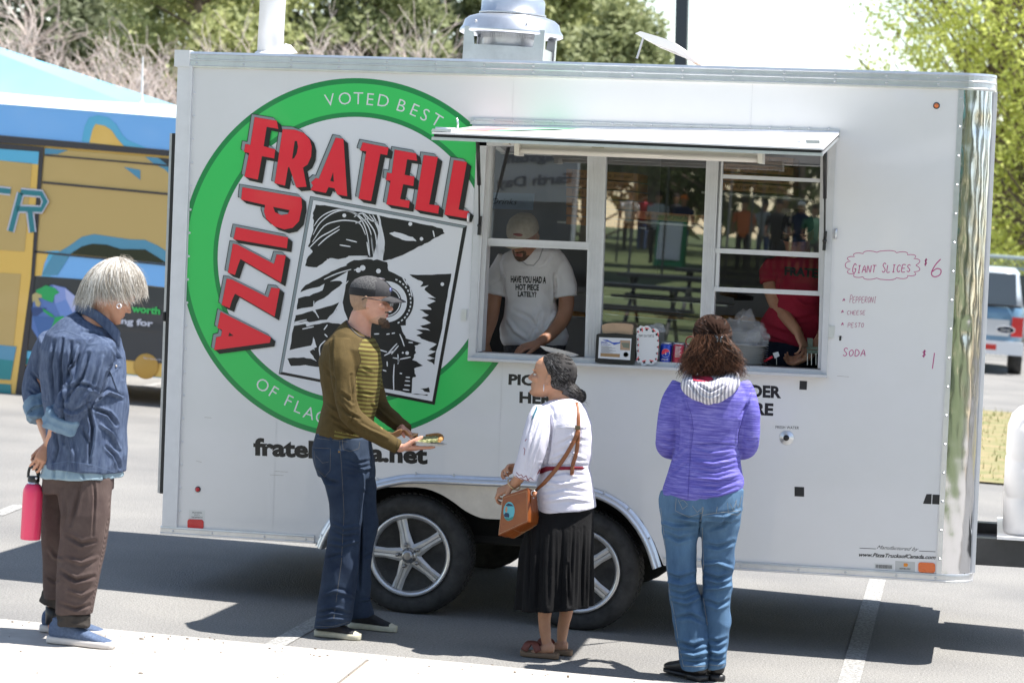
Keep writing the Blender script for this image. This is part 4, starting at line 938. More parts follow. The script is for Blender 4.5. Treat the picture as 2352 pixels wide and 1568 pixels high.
for i, (x, y, a) in enumerate(((840,270,1.5),(930,265,.1),(1030,290,.8),(1088,345,1.4),(788,300,1.3),(1100,440,1.5),(1098,540,1.5),(1085,640,1.5),(1070,730,1.2),(1000,770,.2),(890,775,-.3),(800,730,-.9),(788,600,1.5),(785,420,1.5),(790,510,1.5))):
    ca, sa = math.cos(a), math.sin(a)
    def qq(u, v_, d): return at(*CT(x+u*ca-v_*sa, y+u*sa+v_*ca), -d)
    h_ = 32 if i < 4 or 8 < i < 12 else 20
    mb_.quadbox([qq(-h_*.6,-h_*.3,.0305),qq(h_*.5,-h_*.3,.0305),qq(h_*.5,h_*.6,.0305),qq(-h_*.6,h_*.6,.0305)], (0,.0003,0))
    mr.quadbox([qq(-h_,-h_*.8,.0308),qq(h_,-h_*.8,.0308),qq(h_,-h_*.35,.0308),qq(-h_,-h_*.35,.0308)], (0,.0003,0))
mb_.build('sign_border_black', VBLK, t); mr.build('sign_border_red', VRED, t)
# cans
def can(px0, px1, pyt, pyb, body, label, extra=None):
    cx0 = at(px0,pyb,sy); cx1 = at(px1,pyb,sy); rr = (cx1-cx0).length/2; b = (cx0+cx1)/2; h = (at((px0+px1)/2,pyt,sy)-b).length
    t = thing('soda_can', label, 'soda can', b, 'soda cans on the sill')
    MB().lathe([(rr*.78,0),(rr*.95,h*.05),(rr,h*.09),(rr,h*.88),(rr*.86,h*.95)], b, 'z', 28).build('can_body', body, t, True)
    MB().lathe([(rr*.86,h*.95),(rr*.88,h*.985),(rr*.84,h),(rr*.8,h*.985),(.001,h*.98)], b, 'z', 28).build('can_lid', ALU, t, True)
    MB().lathe([(rr*.7,-.002),(rr*.8,.003),(rr*.95,h*.052)], b, 'z', 28).build('can_foot', ALU, t, True)
    return t, b, rr, h
CB = mat('can_blue', (.012,.05,.42), .25, .3, coat=.5); CR = mat('can_red', (.42,.02,.05), .25, .3, coat=.5); CW = mat('can_white', (.6,.58,.55), .3, .3)
def wrap(b, rr, P, m, nm, t, lift=.0006):
    """P: loops in (angle*r, z) metres from the can front"""
    v, f = fill2d(P)
    bm = bmesh.new(); V = [bm.verts.new((a[0],a[1],0)) for a in v]
    for q in f:
        try: bm.faces.new([V[k] for k in q])
        except ValueError: pass
    bmesh.ops.subdivide_edges(bm, edges=bm.edges[:], cuts=1); bm.verts.index_update()
    vs = [b+Vector((math.sin(p.co.x/rr)*(rr+lift), -math.cos(p.co.x/rr)*(rr+lift), p.co.y)) for p in bm.verts]; fs = [tuple(p.index for p in q.verts) for q in bm.faces]; bm.free()
    return mk(nm, vs, fs, m, t)
t, b, rr, h = can(CT(1120,0)[0], CT(1308,0)[0], CT(0,468)[1], CT(0,830)[1], CB, 'blue cola can with a round red white and blue emblem')
def arcp(cx, cz, r, a0, a1, n=16): return [(cx+r*math.cos(R(a0+(a1-a0)*k/n)), cz+r*math.sin(R(a0+(a1-a0)*k/n))) for k in range(n+1)]
ez = h*.56; er = rr*.72; ex = .003
wrap(b, rr, [arcp(ex,ez,er,0,360)], CW, 'emblem_white', t); wrap(b, rr, [arcp(ex,ez,er*.93,25,200)+[(ex-er*.4,ez-er*.25),(ex+er*.2,ez+er*.15)]], VRED, 'emblem_red', t, .0012)
wrap(b, rr, [arcp(ex,ez,er*.93,205,350)+[(ex+er*.3,ez-er*.35),(ex-er*.3,ez-er*.5)]], CB, 'emblem_blue', t, .0012)
v, f = text2d('pepsi', .017, .0); m_ = MB(); m_.add([b+Vector((math.sin(a[0]/rr)*(rr+.0008), -math.cos(a[0]/rr)*(rr+.0008), h*.25+a[1])) for a in v], f); m_.build('can_words', CW, t)
t, b, rr, h = can(CT(1318,0)[0], CT(1500,0)[0], CT(0,478)[1], CT(0,835)[1], CR, 'red soda can turned to its white nutrition table')
m_ = MB()
for i in range(9):
    z_ = h*(.84-i*.055); m_.add([b+Vector((math.sin(a_)*(rr+.0008), -math.cos(a_)*(rr+.0008), z_+dz)) for a_ in np.linspace(-.45,.55-.1*(i%3),6) for dz in (0,.003)], [(2*k,2*k+1,2*k+3,2*k+2) for k in range(5)])
m_.build('nutrition_lines', CW, t)
t, b, rr, h = can(CT(1515,0)[0], CT(1690,0)[0], CT(0,488)[1], CT(0,838)[1], CW, 'white soda can partly hidden by curly brown hair')
m_ = MB()
for i in range(9):
    z_ = h*(.84-i*.055); m_.add([b+Vector((math.sin(a_)*(rr+.0008), -math.cos(a_)*(rr+.0008), z_+dz)) for a_ in np.linspace(-.6,.3,6) for dz in (0,.002)], [(2*k,2*k+1,2*k+3,2*k+2) for k in range(5)])
m_.build('nutrition_lines', mat('brown_print', (.2,.12,.08), .6), t)
# paper plates: stack in plastic, one on the sill
PP = mat('paper_plate', (.72,.72,.72), .7)
pb = at(1710,838,.22); t = thing('plate_stack', 'tall stack of white fluted paper plates inside the right window', 'paper plates', pb)
for i in range(9):
    z_ = pb+Vector((0,0,.012*i)); m_ = MB(); prof = [(.001,0),(.085,0),(.10,.010),(.118,.013)]; vs = []; sg = 60
    for r_, z2 in prof:
        for k in range(sg):
            a = 2*math.pi*k/sg; r2 = r_+(.0025 if k % 2 else 0)*(r_ > .09); vs.append(z_+Vector((r2*math.cos(a), r2*math.sin(a), z2)))
    m_.add(vs, [(j*sg+k, j*sg+(k+1) % sg, (j+1)*sg+(k+1) % sg, (j+1)*sg+k) for j in range(3) for k in range(sg)]); m_.build('plate', PP, t)
BAG = bpy.data.materials.new('clear_bag'); BAG.use_nodes = True; n = BAG.node_tree.nodes; n['Principled BSDF'].inputs['Base Color'].default_value = (.8,.8,.82,1); n['Principled BSDF'].inputs['Alpha'].default_value = .20; n['Principled BSDF'].inputs['Roughness'].default_value = .18
def crumple(c, r, seed, name, label, sc2=1.0):
    m_ = MB().sph(Vector((0,0,0)), 1, 40, 26); of = Vector((seed*3.1,seed,0))
    for p in m_.v:
        q = p.copy(); d = .55*noise.noise(q*1.6+of)+.28*abs(noise.noise(q*4+of))+.12*noise.noise(q*9+of); p[:] = Vector((q.x*r[0],q.y*r[1],q.z*r[2]))*(1+d)+c
    return m_.build(name, BAG, None, True)
bg_ = crumple(at(1705,770,.25), (.085,.08,.12), 2, 'plastic_bag', ''); tag(bg_, 'crumpled clear plastic bag standing over the paper plates in the right window', 'plastic bag')
bg_ = crumple(at(1740,775,.22), (.06,.06,.045), 5, 'plastic_bag', ''); tag(bg_, 'loose end of clear plastic bag in front of the red shirt', 'plastic bag')
bg_ = crumple(at(*CT(1080,250), .05), (.045,.02,.02), 8, 'plastic_film', ''); tag(bg_, 'thin clear plastic film poking up behind the scalloped sign', 'plastic film')
# plate resting on the sill above the grey haired woman
pc_ = at(1283,812,-.02); m_ = MB(); sg = 72; vs = []
Rm = Matrix.Rotation(R(-9),3,'X') @ Matrix.Rotation(R(8),3,'Y')
for r_, z2 in ((.001,0),(.07,0),(.085,.006),(.105,.016)):
    for k in range(sg):
        a = 2*math.pi*k/sg; vs.append(pc_+Rm @ Vector((r_*math.cos(a), r_*math.sin(a)*.7, z2+(.0018*(k % 2))*(r_ > .08))))
m_.add(vs, [(j*sg+k, j*sg+(k+1) % sg, (j+1)*sg+(k+1) % sg, (j+1)*sg+k) for j in range(3) for k in range(sg)])
tag(m_.build('paper_plate', PP, None), 'white fluted paper plate on the sill above the grey haired woman', 'paper plate')
# cash box, spatula
t = thing('cash_drawer', 'black cash drawer with steel rods below the red shirted man', 'cash drawer', at(*Z5(1180,1445),.35))
c_ = at(*Z5(1185,1452),.30); MB().box(c_+Vector((.0,.03,-.03)), (.33,.22,.05)).build('tray', DARKIN, t)
for px in (1268,1290,1315): MB().tube([at(*Z5(px,1380),.28), at(*Z5(px,1445),.28)], .0025, 6).build('rod', ALU, t)
t = thing('spatula', 'spatula with a red handle and small white blade beside the cash drawer', 'spatula', at(*Z5(1060,1410),.2))
MB().tube([at(*Z5(1030,1425),.2), at(*Z5(1078,1400),.2)], .007, 8).build('handle', VRED, t, True)
MB().quadbox([at(*Z5(1078,1380),.2),at(*Z5(1108,1372),.2),at(*Z5(1116,1395),.2),at(*Z5(1090,1410),.2)], (0,.003,0)).build('blade', PP, t)
MB().tube([at(*Z5(1099,1405),.2), at(*Z5(1100,1445),.2)], .0015, 6).build('stem', ALU, t)
# =================================================================== BUS behind on the left
YB = gnd(200,918).y
OWp = OW2
bus = thing('city_bus', 'city bus wrapped in gold, blue and teal vinyl parked behind the trailer', 'bus', (at(200,918,YB).x, YB+1.2, 0))
BGOLD = mat('bus_gold', (.86,.53,.12), .3, coat=.5); BGLASS = mat('bus_gold_glass', (.60,.41,.15), .3, coat=.3); BBLUE = mat('bus_blue', (.22,.52,.95), .3, coat=.5)
BCYAN = mat('bus_cyan', (.12,.50,.74), .3, coat=.5); BTEAL = mat('bus_teal', (.01,.26,.28), .3, coat=.5); BDARK = mat('bus_dark', (.035,.037,.045), .35, coat=.4); BFRAME = mat('bus_frame', (.05,.045,.05), .4)
BCYG = mat('bus_cyan_glass', (.10,.32,.48), .2, coat=.6)
lay_y = lambda k: YB-.004*k
def bp(P, f_, m, k, name, th=.003, par=None):
    """polygon on the bus flank, its front face at layer k"""
    Q = [at(*f_(*p), YB) for p in P]
    v, f = fill2d([[(q.x,q.z) for q in Q]]); n_ = len(v)
    return mk(name, [Vector((a[0],YB-.004*k,a[1])) for a in v]+[Vector((a[0],YB-.004*k+th,a[1])) for a in v], f+[tuple(j+n_ for j in reversed(q)) for q in f], m, par or bus)
def Zx(P): return [(p[0],p[1]) for p in P]
# body shell
a, b_, c_, d_ = at(-520,188,YB), at(700,302,YB), at(700,897,YB), at(-520,788,YB)
MB().quadbox([Vector((p.x,YB+.004,p.z)) for p in (a,b_,c_,d_)], (0,2.5,0)).build('body', BGOLD, bus)
Z1i = lambda x,y: Z1(x,y)
bp([(-1300,465),(0,592),(1020,672),(1700,728),(1700,905),(975,858),(0,772),(-1300,650)], Z1, BBLUE, 2, 'roof_fairing', .03)
rr_ = [at(*Z1(x,y), YB) for x,y in ((-1300,430),(0,551),(740,592),(1020,618),(1700,690))]; rl = [at(*Z1(x,y), YB) for x,y in ((-1300,466),(0,593),(740,651),(1020,673),(1700,729))]
mb = MB()
for i in range(4): mb.add([rl[i]+Vector((0,-.02,0)), rl[i+1]+Vector((0,-.02,0)), rr_[i+1]+Vector((0,.14,0)), rr_[i]+Vector((0,.14,0)), rr_[i+1]+Vector((0,2.4,.1)), rr_[i]+Vector((0,2.4,.1))], [(0,1,2,3),(3,2,4,5)])
mb.build('roof_edge', mat('bus_roof', (.72,.78,.82), .35), bus, True)
bp([(-1300,652),(0,774),(975,860),(1700,924),(1700,945),(975,892),(240,832),(0,815),(-1300,700)], Z1, BFRAME, 6, 'drip_rail', .05)
# mountain shape on the fairing
bp([(468,808),(485,720),(510,670),(560,658),(620,670),(665,710),(700,770),(730,800),(800,828),(830,842),(828,846)], Z1, BCYAN, 3, 'fairing_print')
bp([(512,815),(530,740),(548,708),(600,718),(640,745),(670,790),(710,835)], Z1, BGOLD, 4, 'fairing_print')
# windows
bp([(258,848),(975,905),(1700,965),(1700,1570),(955,1503),(200,1432)], Z1, BGLASS, 2, 'window_band')
bp([(830,895),(975,905),(975,1000),(940,965),(880,935)], Z1, BCYG, 3, 'window_print'); bp([(258,846),(390,857),(330,880),(256,880)], Z1, BCYG, 3, 'window_print')
bp([(905,900),(975,906),(975,950),(950,935)], Z1, BDARK, 4, 'window_print'); bp([(708,952),(802,970),(802,1026)], Z1, BCYG, 3, 'window_print')
for (x0,y0,x1,y1,w) in ((258,880,1700,1004,7),(245,1034,1700,1170,9),(200,1430,1700,1580,7)):
    bp([(x0,y0),(x1,y1),(x1,y1+w*1.4),(x0,y0+w*1.4)], Z1, BFRAME, 5, 'window_bar', .02)
bp([(240,1568),(300,1460),(400,1400),(470,1350),(540,1335),(640,1350),(740,1365),(830,1368),(900,1400),(960,1438),(960,1507),(830,1425),(690,1422),(530,1392),(405,1448),(330,1568)], Z1, BCYG, 3, 'window_print')
bp([(405,1447),(470,1405),(530,1390),(610,1395),(690,1420),(830,1422),(900,1465),(957,1503)], Z1, mat('bus_window_dark',(.02,.02,.02),.1,coat=.6), 4, 'driver_window')
bp([(20,-60)]+[] if False else [(300,20),(700,30),(1505,120),(1505,338),(1030,282),(300,232)], OWp, BBLUE, 1.5, 'side_print')
bp([(302,22),(520,5),(600,40),(520,110),(480,180),(455,240),(375,232),(400,150),(440,90)], OWp, BCYAN, 2.2, 'side_print')
bp([(310,25),(440,30),(400,120),(375,232),(300,232)], OWp, BGOLD, 2.4, 'side_print')
# advertisement
bp([(302,232),(740,262),(1505,342),(1900,385),(1900,1060),(1475,1017),(250,903)], OWp, BDARK, 3, 'advert_panel', .01)
G1 = (430,540)
def gl(P, c, nm): bp(P, OWp, mat(nm, c, .4), 5, 'globe_facet')
gl([(300,480),(330,380),(470,310),(590,335),(690,420),(725,490),(700,600),(590,700),(450,800),(370,830),(290,700)], (.12,.22,.52), 'globe_blue')
for P, c, nm in (([(480,310),(590,340),(600,440),(500,480)],(.28,.36,.72),'globe_a'),([(590,340),(700,430),(725,490),(660,560),(600,440)],(.48,.52,.82),'globe_b'),([(300,590),(500,600),(480,700),(360,770)],(.07,.16,.4),'globe_c'),([(285,510),(300,590),(340,590),(430,520)],(.04,.08,.22),'globe_d'),
    ([(600,440),(660,560),(560,620),(500,480)],(.18,.3,.66),'globe_e')):
    bp(P, OWp, mat(nm, c, .4), 6, 'globe_facet')
bp([(330,360),(420,315),(500,340),(540,380),(500,400),(480,470),(400,440),(340,400)], OWp, mat('globe_green',(.03,.42,.12),.4), 7, 'globe_land'); bp([(500,600),(580,590),(590,640),(520,700),(465,715),(490,640)], OWp, MATS['globe_green'], 7, 'globe_land')
bp([(390,520),(470,570),(500,600),(470,600),(400,550)], OWp, MATS['globe_green'], 7, 'globe_land')
bp([(298,400),(330,380),(380,400),(385,425),(350,430),(375,480),(360,510),(330,500),(320,450),(300,470)], OWp, mat('globe_sand',(.55,.45,.2),.5), 7.4, 'globe_land')
def btext(t, box, f_, m, k=8, bold=.02):
    mb = MB(); textbox(mb, t, [(f_(*p)[0],f_(*p)[1],0) for p in box], bold, map3=lambda x,y: at(x,y,YB-.004*k)); return mb.build('advert_words', m, bus)
btext('worth', [(1180,488),(1436,512),(1434,580),(1178,556)], OWp, mat('ad_green',(.05,.55,.12),.4), bold=.04)
btext('waiting for', [(850,582),(1375,628),(1370,706),(846,655)], OWp, mat('ad_white',(.62,.62,.70),.4), bold=.04)
btext('Best Avenue Ortiz'[:0] or 'Beau Avenue Ortiz', [(1290,956),(1472,978),(1471,996),(1289,973)], OWp, MATS['ad_white'], bold=.0)
# skirt
bp([(240,903),(330,908),(370,910),(345,1035),(100,1012),(60,1010)], OWp, BTEAL, 2, 'skirt_print'); bp([(245,895),(375,912),(345,1000),(240,965)], OWp, BCYAN, 3, 'skirt_print')
v = MB().lathe([(.0001,-.01),(.115,-.01),(.125,-.004),(.13,0)], at(*OWp(1312,1040),YB)+Vector((0,-.012,0)), 'y', 28); v.build('fuel_flap', mat('bus_gold_dark',(.55,.31,.06),.4), bus, True)
MB().quadbox([Vector((p.x,YB-.012,p.z)) for p in (at(*OWp(1100,1112),YB),at(*OWp(1900,1190),YB),at(*OWp(1900,1185),YB),at(*OWp(1100,1107),YB))], (0,.01,0)).build('skirt_edge', BCYAN, bus)
# door leaf at the far left
bp([(-400,790),(0,818),(255,840),(200,1590),(110,2480),(60,2480),(-400,2440)], Z1, BFRAME, 5, 'door_frame', .05)
bp([(-400,822),(0,850),(228,866),(180,1590),(75,2372),(-400,2330)], Z1, BGOLD, 6, 'door_leaf', .02)
bp([(-400,822),(0,850),(228,866),(222,938),(0,915),(-400,880)], Z1, BCYAN, 7, 'door_print')
bp([(-400,880),(0,915),(188,932),(145,1435),(0,1425),(-400,1390)], Z1, BGLASS, 7, 'door_pane')
bp([(-400,1520),(0,1556),(125,1562),(62,2165),(-400,2130)], Z1, BGLASS, 7, 'door_pane')
bp([(-400,1935),(0,1965),(100,1975),(85,2055),(-400,2000)], Z1, BCYG, 8, 'door_print'); bp([(-400,2000),(85,2055),(66,2165),(-400,2130)], Z1, BTEAL, 8, 'door_print'); bp([(-400,2160),(68,2190),(72,2372),(-400,2330)], Z1, BTEAL, 7.5, 'door_print')
def bstroke(P, w, m, k=9):
    pts = [at(*Z1(*p), YB-.004*k) for p in P]; return MB().ribbon(pts, w, (0,-1,0)).build('door_lettering', m, bus)
for P in ([(-60,1078),(60,1092)],[(60,1320),(118,1100)],[(118,1095),(235,1105),(258,1150),(235,1195),(95,1190)],[(170,1200),(185,1325)]):
    bstroke(P, .085, MATS['ad_white'], 9); bstroke(P, .052, mat('bus_teal_letter',(.03,.22,.25),.4), 10)
# antenna, wheels, far structure
MB().tube([at(325,240,YB+.6), at(325.5,232,YB+.6), at(328,130,YB+.6)], [.04,.015,.008], 8).build('antenna', mat('antenna_white',(.6,.6,.6),.5), bus)
for px in (-330, 620):
    x = at(px, 880, YB).x; MB().lathe([(.05,0),(.46,0),(.5,.04),(.5,.25),(.05,.25)], (x,YB+.02,.5), 'y', 28).build('tyre', RUBBER, bus, True)
# light-blue tent beyond the bus
TENTB = mat('tent_light_blue', (.25,.60,.82), .3, coat=.5, var=.08, vscale=.7, detail=2)
YT = YB+9
tp = thing('blue_tent', 'glossy light blue tent roof rising behind the bus roof', 'tent', (at(-150,240,YT+2).x, YT+2, 0))
pk = at(-260,25,YT+2.2); e0_ = at(330,252,YT); ez_ = e0_.z; x1_ = e0_.x; w_ = (x1_-pk.x)
cr = [Vector((pk.x+w_,YT,ez_)), Vector((pk.x+w_,YT+4.4,ez_)), Vector((pk.x-w_,YT+4.4,ez_)), Vector((pk.x-w_,YT,ez_))]
mb = MB(); N_ = 10
for k in range(4):
    a, b_ = cr[k], cr[(k+1) % 4]; rows = []
    for i in range(N_+1):
        t = i/N_; row = []
        for j_ in range(N_+1):
            s_ = j_/N_; q = (a.lerp(b_, s_)).lerp(pk, t); q.z -= .28*math.sin(math.pi*t)*math.sin(math.pi*s_); row.append(q)
        rows.append(row)
    vs = [p for r_ in rows for p in r_]; mb.add(vs, [(i*(N_+1)+j_, i*(N_+1)+j_+1, (i+1)*(N_+1)+j_+1, (i+1)*(N_+1)+j_) for i in range(N_) for j_ in range(N_)])
mb.build('tent_roof', TENTB, tp, True)
for c in cr:
    MB().tube([Vector((c.x,c.y,0)), c], .03, 8).build('tent_leg', ALUD, tp)
for k in range(4):
    a, b_ = cr[k], cr[(k+1) % 4]; MB().quadbox([a,b_,b_-Vector((0,0,.25)),a-Vector((0,0,.25))], (0,.01,0) if k % 2 == 0 else (.01,0,0)).build('valance', TENTB, tp)
# =================================================================== TREES
rt_ = random.Random(11)
def leafy(m_, c, r, n, s, rnd, flat=1.0, droop=0):
    for i in range(n):
        d = Vector((rnd.gauss(0,1),rnd.gauss(0,1),rnd.gauss(0,1))); d.normalize(); rr_ = rnd.random()**.45
        p = c+Vector((d.x*r[0],d.y*r[1],d.z*r[2]))*rr_
        a = Vector((rnd.gauss(0,1),rnd.gauss(0,1),rnd.gauss(0,1)*flat)).normalized(); b = a.orthogonal().normalized(); 
        k = s*rnd.uniform(.6,1.3); m_.v += [p-b*k*.35, p+b*k*.35, p+a*k]; n_ = len(m_.v); m_.f.append((n_-3,n_-2,n_-1))
def leafmat(nm, c1, c2, tr=.42):
    m = mat(nm, c1, .65, col2=c2, vscale=.6, detail=3); n = m.node_tree.nodes; l = m.node_tree.links; b = n['Principled BSDF']
    t = n.new('ShaderNodeBsdfTranslucent'); mx = n.new('ShaderNodeMixShader'); mx.inputs[0].default_value = tr; rp = [q for q in n if q.type == 'VALTORGB'][0]
    l.new(rp.outputs[0], t.inputs[0]); l.new(b.outputs[0], mx.inputs[1]); l.new(t.outputs[0], mx.inputs[2]); l.new(mx.outputs[0], n['Material Output'].inputs[0]); return m
PINE = leafmat('pine_needles', (.38,.41,.20), (.22,.26,.12)); PINE2 = leafmat('pine_needles_light', (.50,.52,.22), (.32,.36,.15)); PINE3 = leafmat('pine_needles_dark', (.26,.29,.17), (.15,.18,.10)); PINE4 = leafmat('pine_needles_deep', (.12,.14,.07), (.06,.08,.04))  # haze painted in: needle greens lightened, the deep one left dark
SPR = leafmat('spring_leaves', (.82,.84,.26), (.64,.70,.17), .5); BARK = mat('bark', (.16,.12,.09), .9, var=.3, vscale=3); BARE = mat('bare_twigs', (.52,.46,.42), .85, col2=(.62,.57,.53), vscale=2); BUD = mat('bud_twigs', (.54,.44,.39), .85, col2=(.62,.56,.52), vscale=1)
def pine(x, y, h, r, m, label, n=46, z0=1.2, seed=0, dens=150):
    rnd = random.Random(seed); t = thing('pine_tree', label, 'pine tree', (x,y,0), 'pine trees behind the trailer')
    MB().tube([Vector((x+rnd.uniform(-.1,.1)*k,y,h*k/5)) for k in range(6)], [.24,.21,.17,.12,.07,.03], 10).build('trunk', BARK, t, True)
    cr_ = MB(); br = MB()
    for i in range(n):
        f_ = rnd.random(); z = z0+(h-z0)*f_; a = rnd.uniform(0,6.283); ro = r*(1-f_**1.6*.75)*rnd.uniform(.35,1); c = Vector((x+ro*math.cos(a), y+ro*math.sin(a), z+.15*ro))
        br.tube([Vector((x,y,z-.3*ro)), c], [.04,.012], 5, False); s_ = rnd.uniform(.55,1.0)
        leafy(cr_, c, (s_,s_,s_*.7), int(dens*1.5), .19, rnd)
    br.build('limbs', BARK, t); cr_.build('crown', m, t); return t
PL = 'pine tree behind the trailer, '
def pxw(px, Y): return at(px, 300, Y).x
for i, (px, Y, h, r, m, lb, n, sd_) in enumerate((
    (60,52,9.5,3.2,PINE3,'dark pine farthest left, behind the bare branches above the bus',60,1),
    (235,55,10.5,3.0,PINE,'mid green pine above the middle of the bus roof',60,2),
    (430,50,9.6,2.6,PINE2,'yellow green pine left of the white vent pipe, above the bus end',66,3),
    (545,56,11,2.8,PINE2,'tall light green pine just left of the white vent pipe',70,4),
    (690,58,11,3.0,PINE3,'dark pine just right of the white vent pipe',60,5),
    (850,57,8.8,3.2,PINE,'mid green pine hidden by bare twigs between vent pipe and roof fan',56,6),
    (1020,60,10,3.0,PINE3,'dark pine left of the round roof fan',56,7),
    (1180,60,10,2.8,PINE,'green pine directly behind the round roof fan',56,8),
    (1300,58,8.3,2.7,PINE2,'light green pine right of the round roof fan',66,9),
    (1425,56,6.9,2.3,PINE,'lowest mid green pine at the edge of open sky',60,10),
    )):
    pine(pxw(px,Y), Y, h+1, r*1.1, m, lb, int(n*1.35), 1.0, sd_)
def bare(x, y, h, seed, label, m=BARE, spread=1.0, depth=6, m2=BUD):
    rnd = random.Random(seed); t = thing('bare_tree', label, 'tree', (x,y,0), 'leafless trees behind the trailer'); tr = MB(); tw = MB()
    def grow(p, d, l, r, k):
        pts = [p]; q = p.copy(); dd = d.copy()
        for i in range(3):
            dd = (dd+Vector((rnd.gauss(0,.13),rnd.gauss(0,.13),rnd.gauss(0,.08)))).normalized(); q = q+dd*l/3; pts.append(q.copy())
        (tr if k > 2 else tw).tube(pts, [r*1.25,r*1.1,r*.95,r*.78], 6 if k > 3 else 3, False)
        if k == 0: return
        for i in range(rnd.choice((2,3,3)) if k > 1 else 3):
            ax = Vector((rnd.gauss(0,1),rnd.gauss(0,1),rnd.gauss(0,.6))).normalized(); nd = (dd*1.0+ax*.62*spread+Vector((0,0,.10))).normalized(); st = pts[rnd.choice((1,2,3))] if i else pts[3]
            grow(st, nd, l*rnd.uniform(.62,.85), r*.6, k-1)
    tr.tube([Vector((x,y,0)), Vector((x,y,h*.16))], [.13,.11], 10)
    for i in range(5):
        a = i*1.256+rnd.uniform(-.3,.3); grow(Vector((x,y,h*.15)), Vector((math.cos(a)*.55*spread,math.sin(a)*.55*spread,1)).normalized(), h*.27, .075, depth-1)
    tr.build('branches', m, t, True); tw.build('twigs', m2, t); return t
bare(pxw(85,36), 36, 6.6, 21, 'leafless grey tree standing farthest left behind the blue tent', spread=1.25)
bare(pxw(290,38), 38, 6.4, 22, 'leafless grey brown tree behind the bus antenna', spread=1.3)
bare(pxw(760,42), 42, 7.0, 23, 'leafless tree with pinkish twigs right of the white vent pipe', spread=1.3)
bare(pxw(960,42), 42, 7.0, 24, 'leafless tree with pinkish twigs left of the round roof fan', spread=1.3)
bare(pxw(1455,50), 50, 5.0, 25, 'small leafless bush tree beside the open roof hatch', spread=1.0, depth=5)
bare(pxw(180,40), 40, 7.4, 26, 'tall leafless grey tree rising behind the middle of the bus roof', spread=1.3)
bare(pxw(860,44), 44, 7.6, 27, 'leafless pale tree midway between the white pipe and the roof fan', spread=1.3)
# fresh green trees on the right
def spring(x, y, h, r, seed, label, n=130, dens=90, m=SPR, s=.13, z0=.35, k=1.0):
    rnd = random.Random(seed); t = thing('leafing_tree', label, 'tree', (x,y,0), 'fresh green trees on the right')
    tr = MB(); cr_ = MB(); tr.tube([Vector((x,y,0)),Vector((x+.1,y,h*.3)),Vector((x-.1,y,h*.6)),Vector((x,y,h*.9))], [.22,.18,.1,.03], 10)
    for i in range(n):
        f_ = rnd.uniform(z0,1); a = rnd.uniform(0,6.283); ro = r*math.sin(math.pi*(f_*.8+.12))**.6*rnd.uniform(.3,1); c = Vector((x+ro*math.cos(a), y+ro*math.sin(a), h*f_))
        st = Vector((x,y,h*max(.2,f_-.22))); md = st.lerp(c,.5)+Vector((0,0,.25)); tr.tube([st,md,c,c+Vector((rnd.gauss(0,.15),rnd.gauss(0,.15),-.6))], [.05,.03,.014,.006], 5, False)
        for k_ in range(4):
            leafy(cr_, c+Vector((rnd.gauss(0,.18*k),rnd.gauss(0,.18*k),(.2-.3*k_)*k)), (.24*k,.24*k,.3*k), dens//4, s, rnd)
    tr.build('branches', BARK, t, True); cr_.build('crown', m, t); return t
spring(pxw(2270,56), 56, 15, 3.8, 31, 'bright yellow green leafing tree over the front corner of the trailer', 230, 110, s=.14, z0=.12, k=1.9)
spring(pxw(2440,53), 53, 13, 3.6, 32, 'bright yellow green leafing tree farthest right, its trunk beyond the blue car', 230, 110, s=.14, z0=.12, k=1.9)
spring(pxw(2330,60), 60, 8.0, 3.4, 33, 'darker green leafing tree far behind the blue car', 120, 80, leafmat('summer_leaves', (.10,.15,.04), (.05,.08,.03)), .2, z0=.1)
pine(pxw(2290,66), 66, 5.5, 3.4, PINE3, 'low dark pine far behind the chain link fence', 50, .3, 15)
# low hedge line closing the far background
hg_ = MB(); rnd = random.Random(5)
for i in range(420): leafy(hg_, Vector((-80+i*.4, 76+rnd.uniform(-2,2), rnd.uniform(.3,4.2))), (1.4,1.0,1.2), 44, .5, rnd)
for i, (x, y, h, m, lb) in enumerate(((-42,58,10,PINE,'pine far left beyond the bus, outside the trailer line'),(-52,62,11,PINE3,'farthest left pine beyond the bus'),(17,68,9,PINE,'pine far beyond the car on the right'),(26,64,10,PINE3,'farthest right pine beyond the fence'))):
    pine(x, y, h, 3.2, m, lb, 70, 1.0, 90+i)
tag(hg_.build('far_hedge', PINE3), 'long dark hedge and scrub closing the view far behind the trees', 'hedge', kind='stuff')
# =================================================================== DARK LAMP POST
lpz = at(1566,130,16)
t = thing('lamp_post', 'dark square lamp post rising behind the open roof hatch', 'lamp post', (lpz.x, 16, 0))
PM = mat('post_paint', (.035,.045,.06), .4)
w_ = 27*(CAM-lpz).length/FOC/2; base_ = at(1564.5,138,16); top_ = at(1567.5,-6,16); sl = (top_.x-base_.x)/(top_.z-base_.z)
def pp(z): return Vector((base_.x+(z-base_.z)*sl, 16, z))
MB().quadbox([pp(.6)+Vector((-w_,-w_,0)),pp(.6)+Vector((w_,-w_,0)),pp(7.5)+Vector((w_,-w_,0)),pp(7.5)+Vector((-w_,-w_,0))], (0,2*w_,0)).build('pole', PM, t)
MB().lathe([(.26,0),(.26,.6),(.22,.62)], pp(0)+Vector((0,0,0)), 'z', 24).build('concrete_foot', CONC, t)
MB().box(pp(7.55)+Vector((-.3,0,0)), (.9,.35,.14)).build('lamp_head', PM, t)
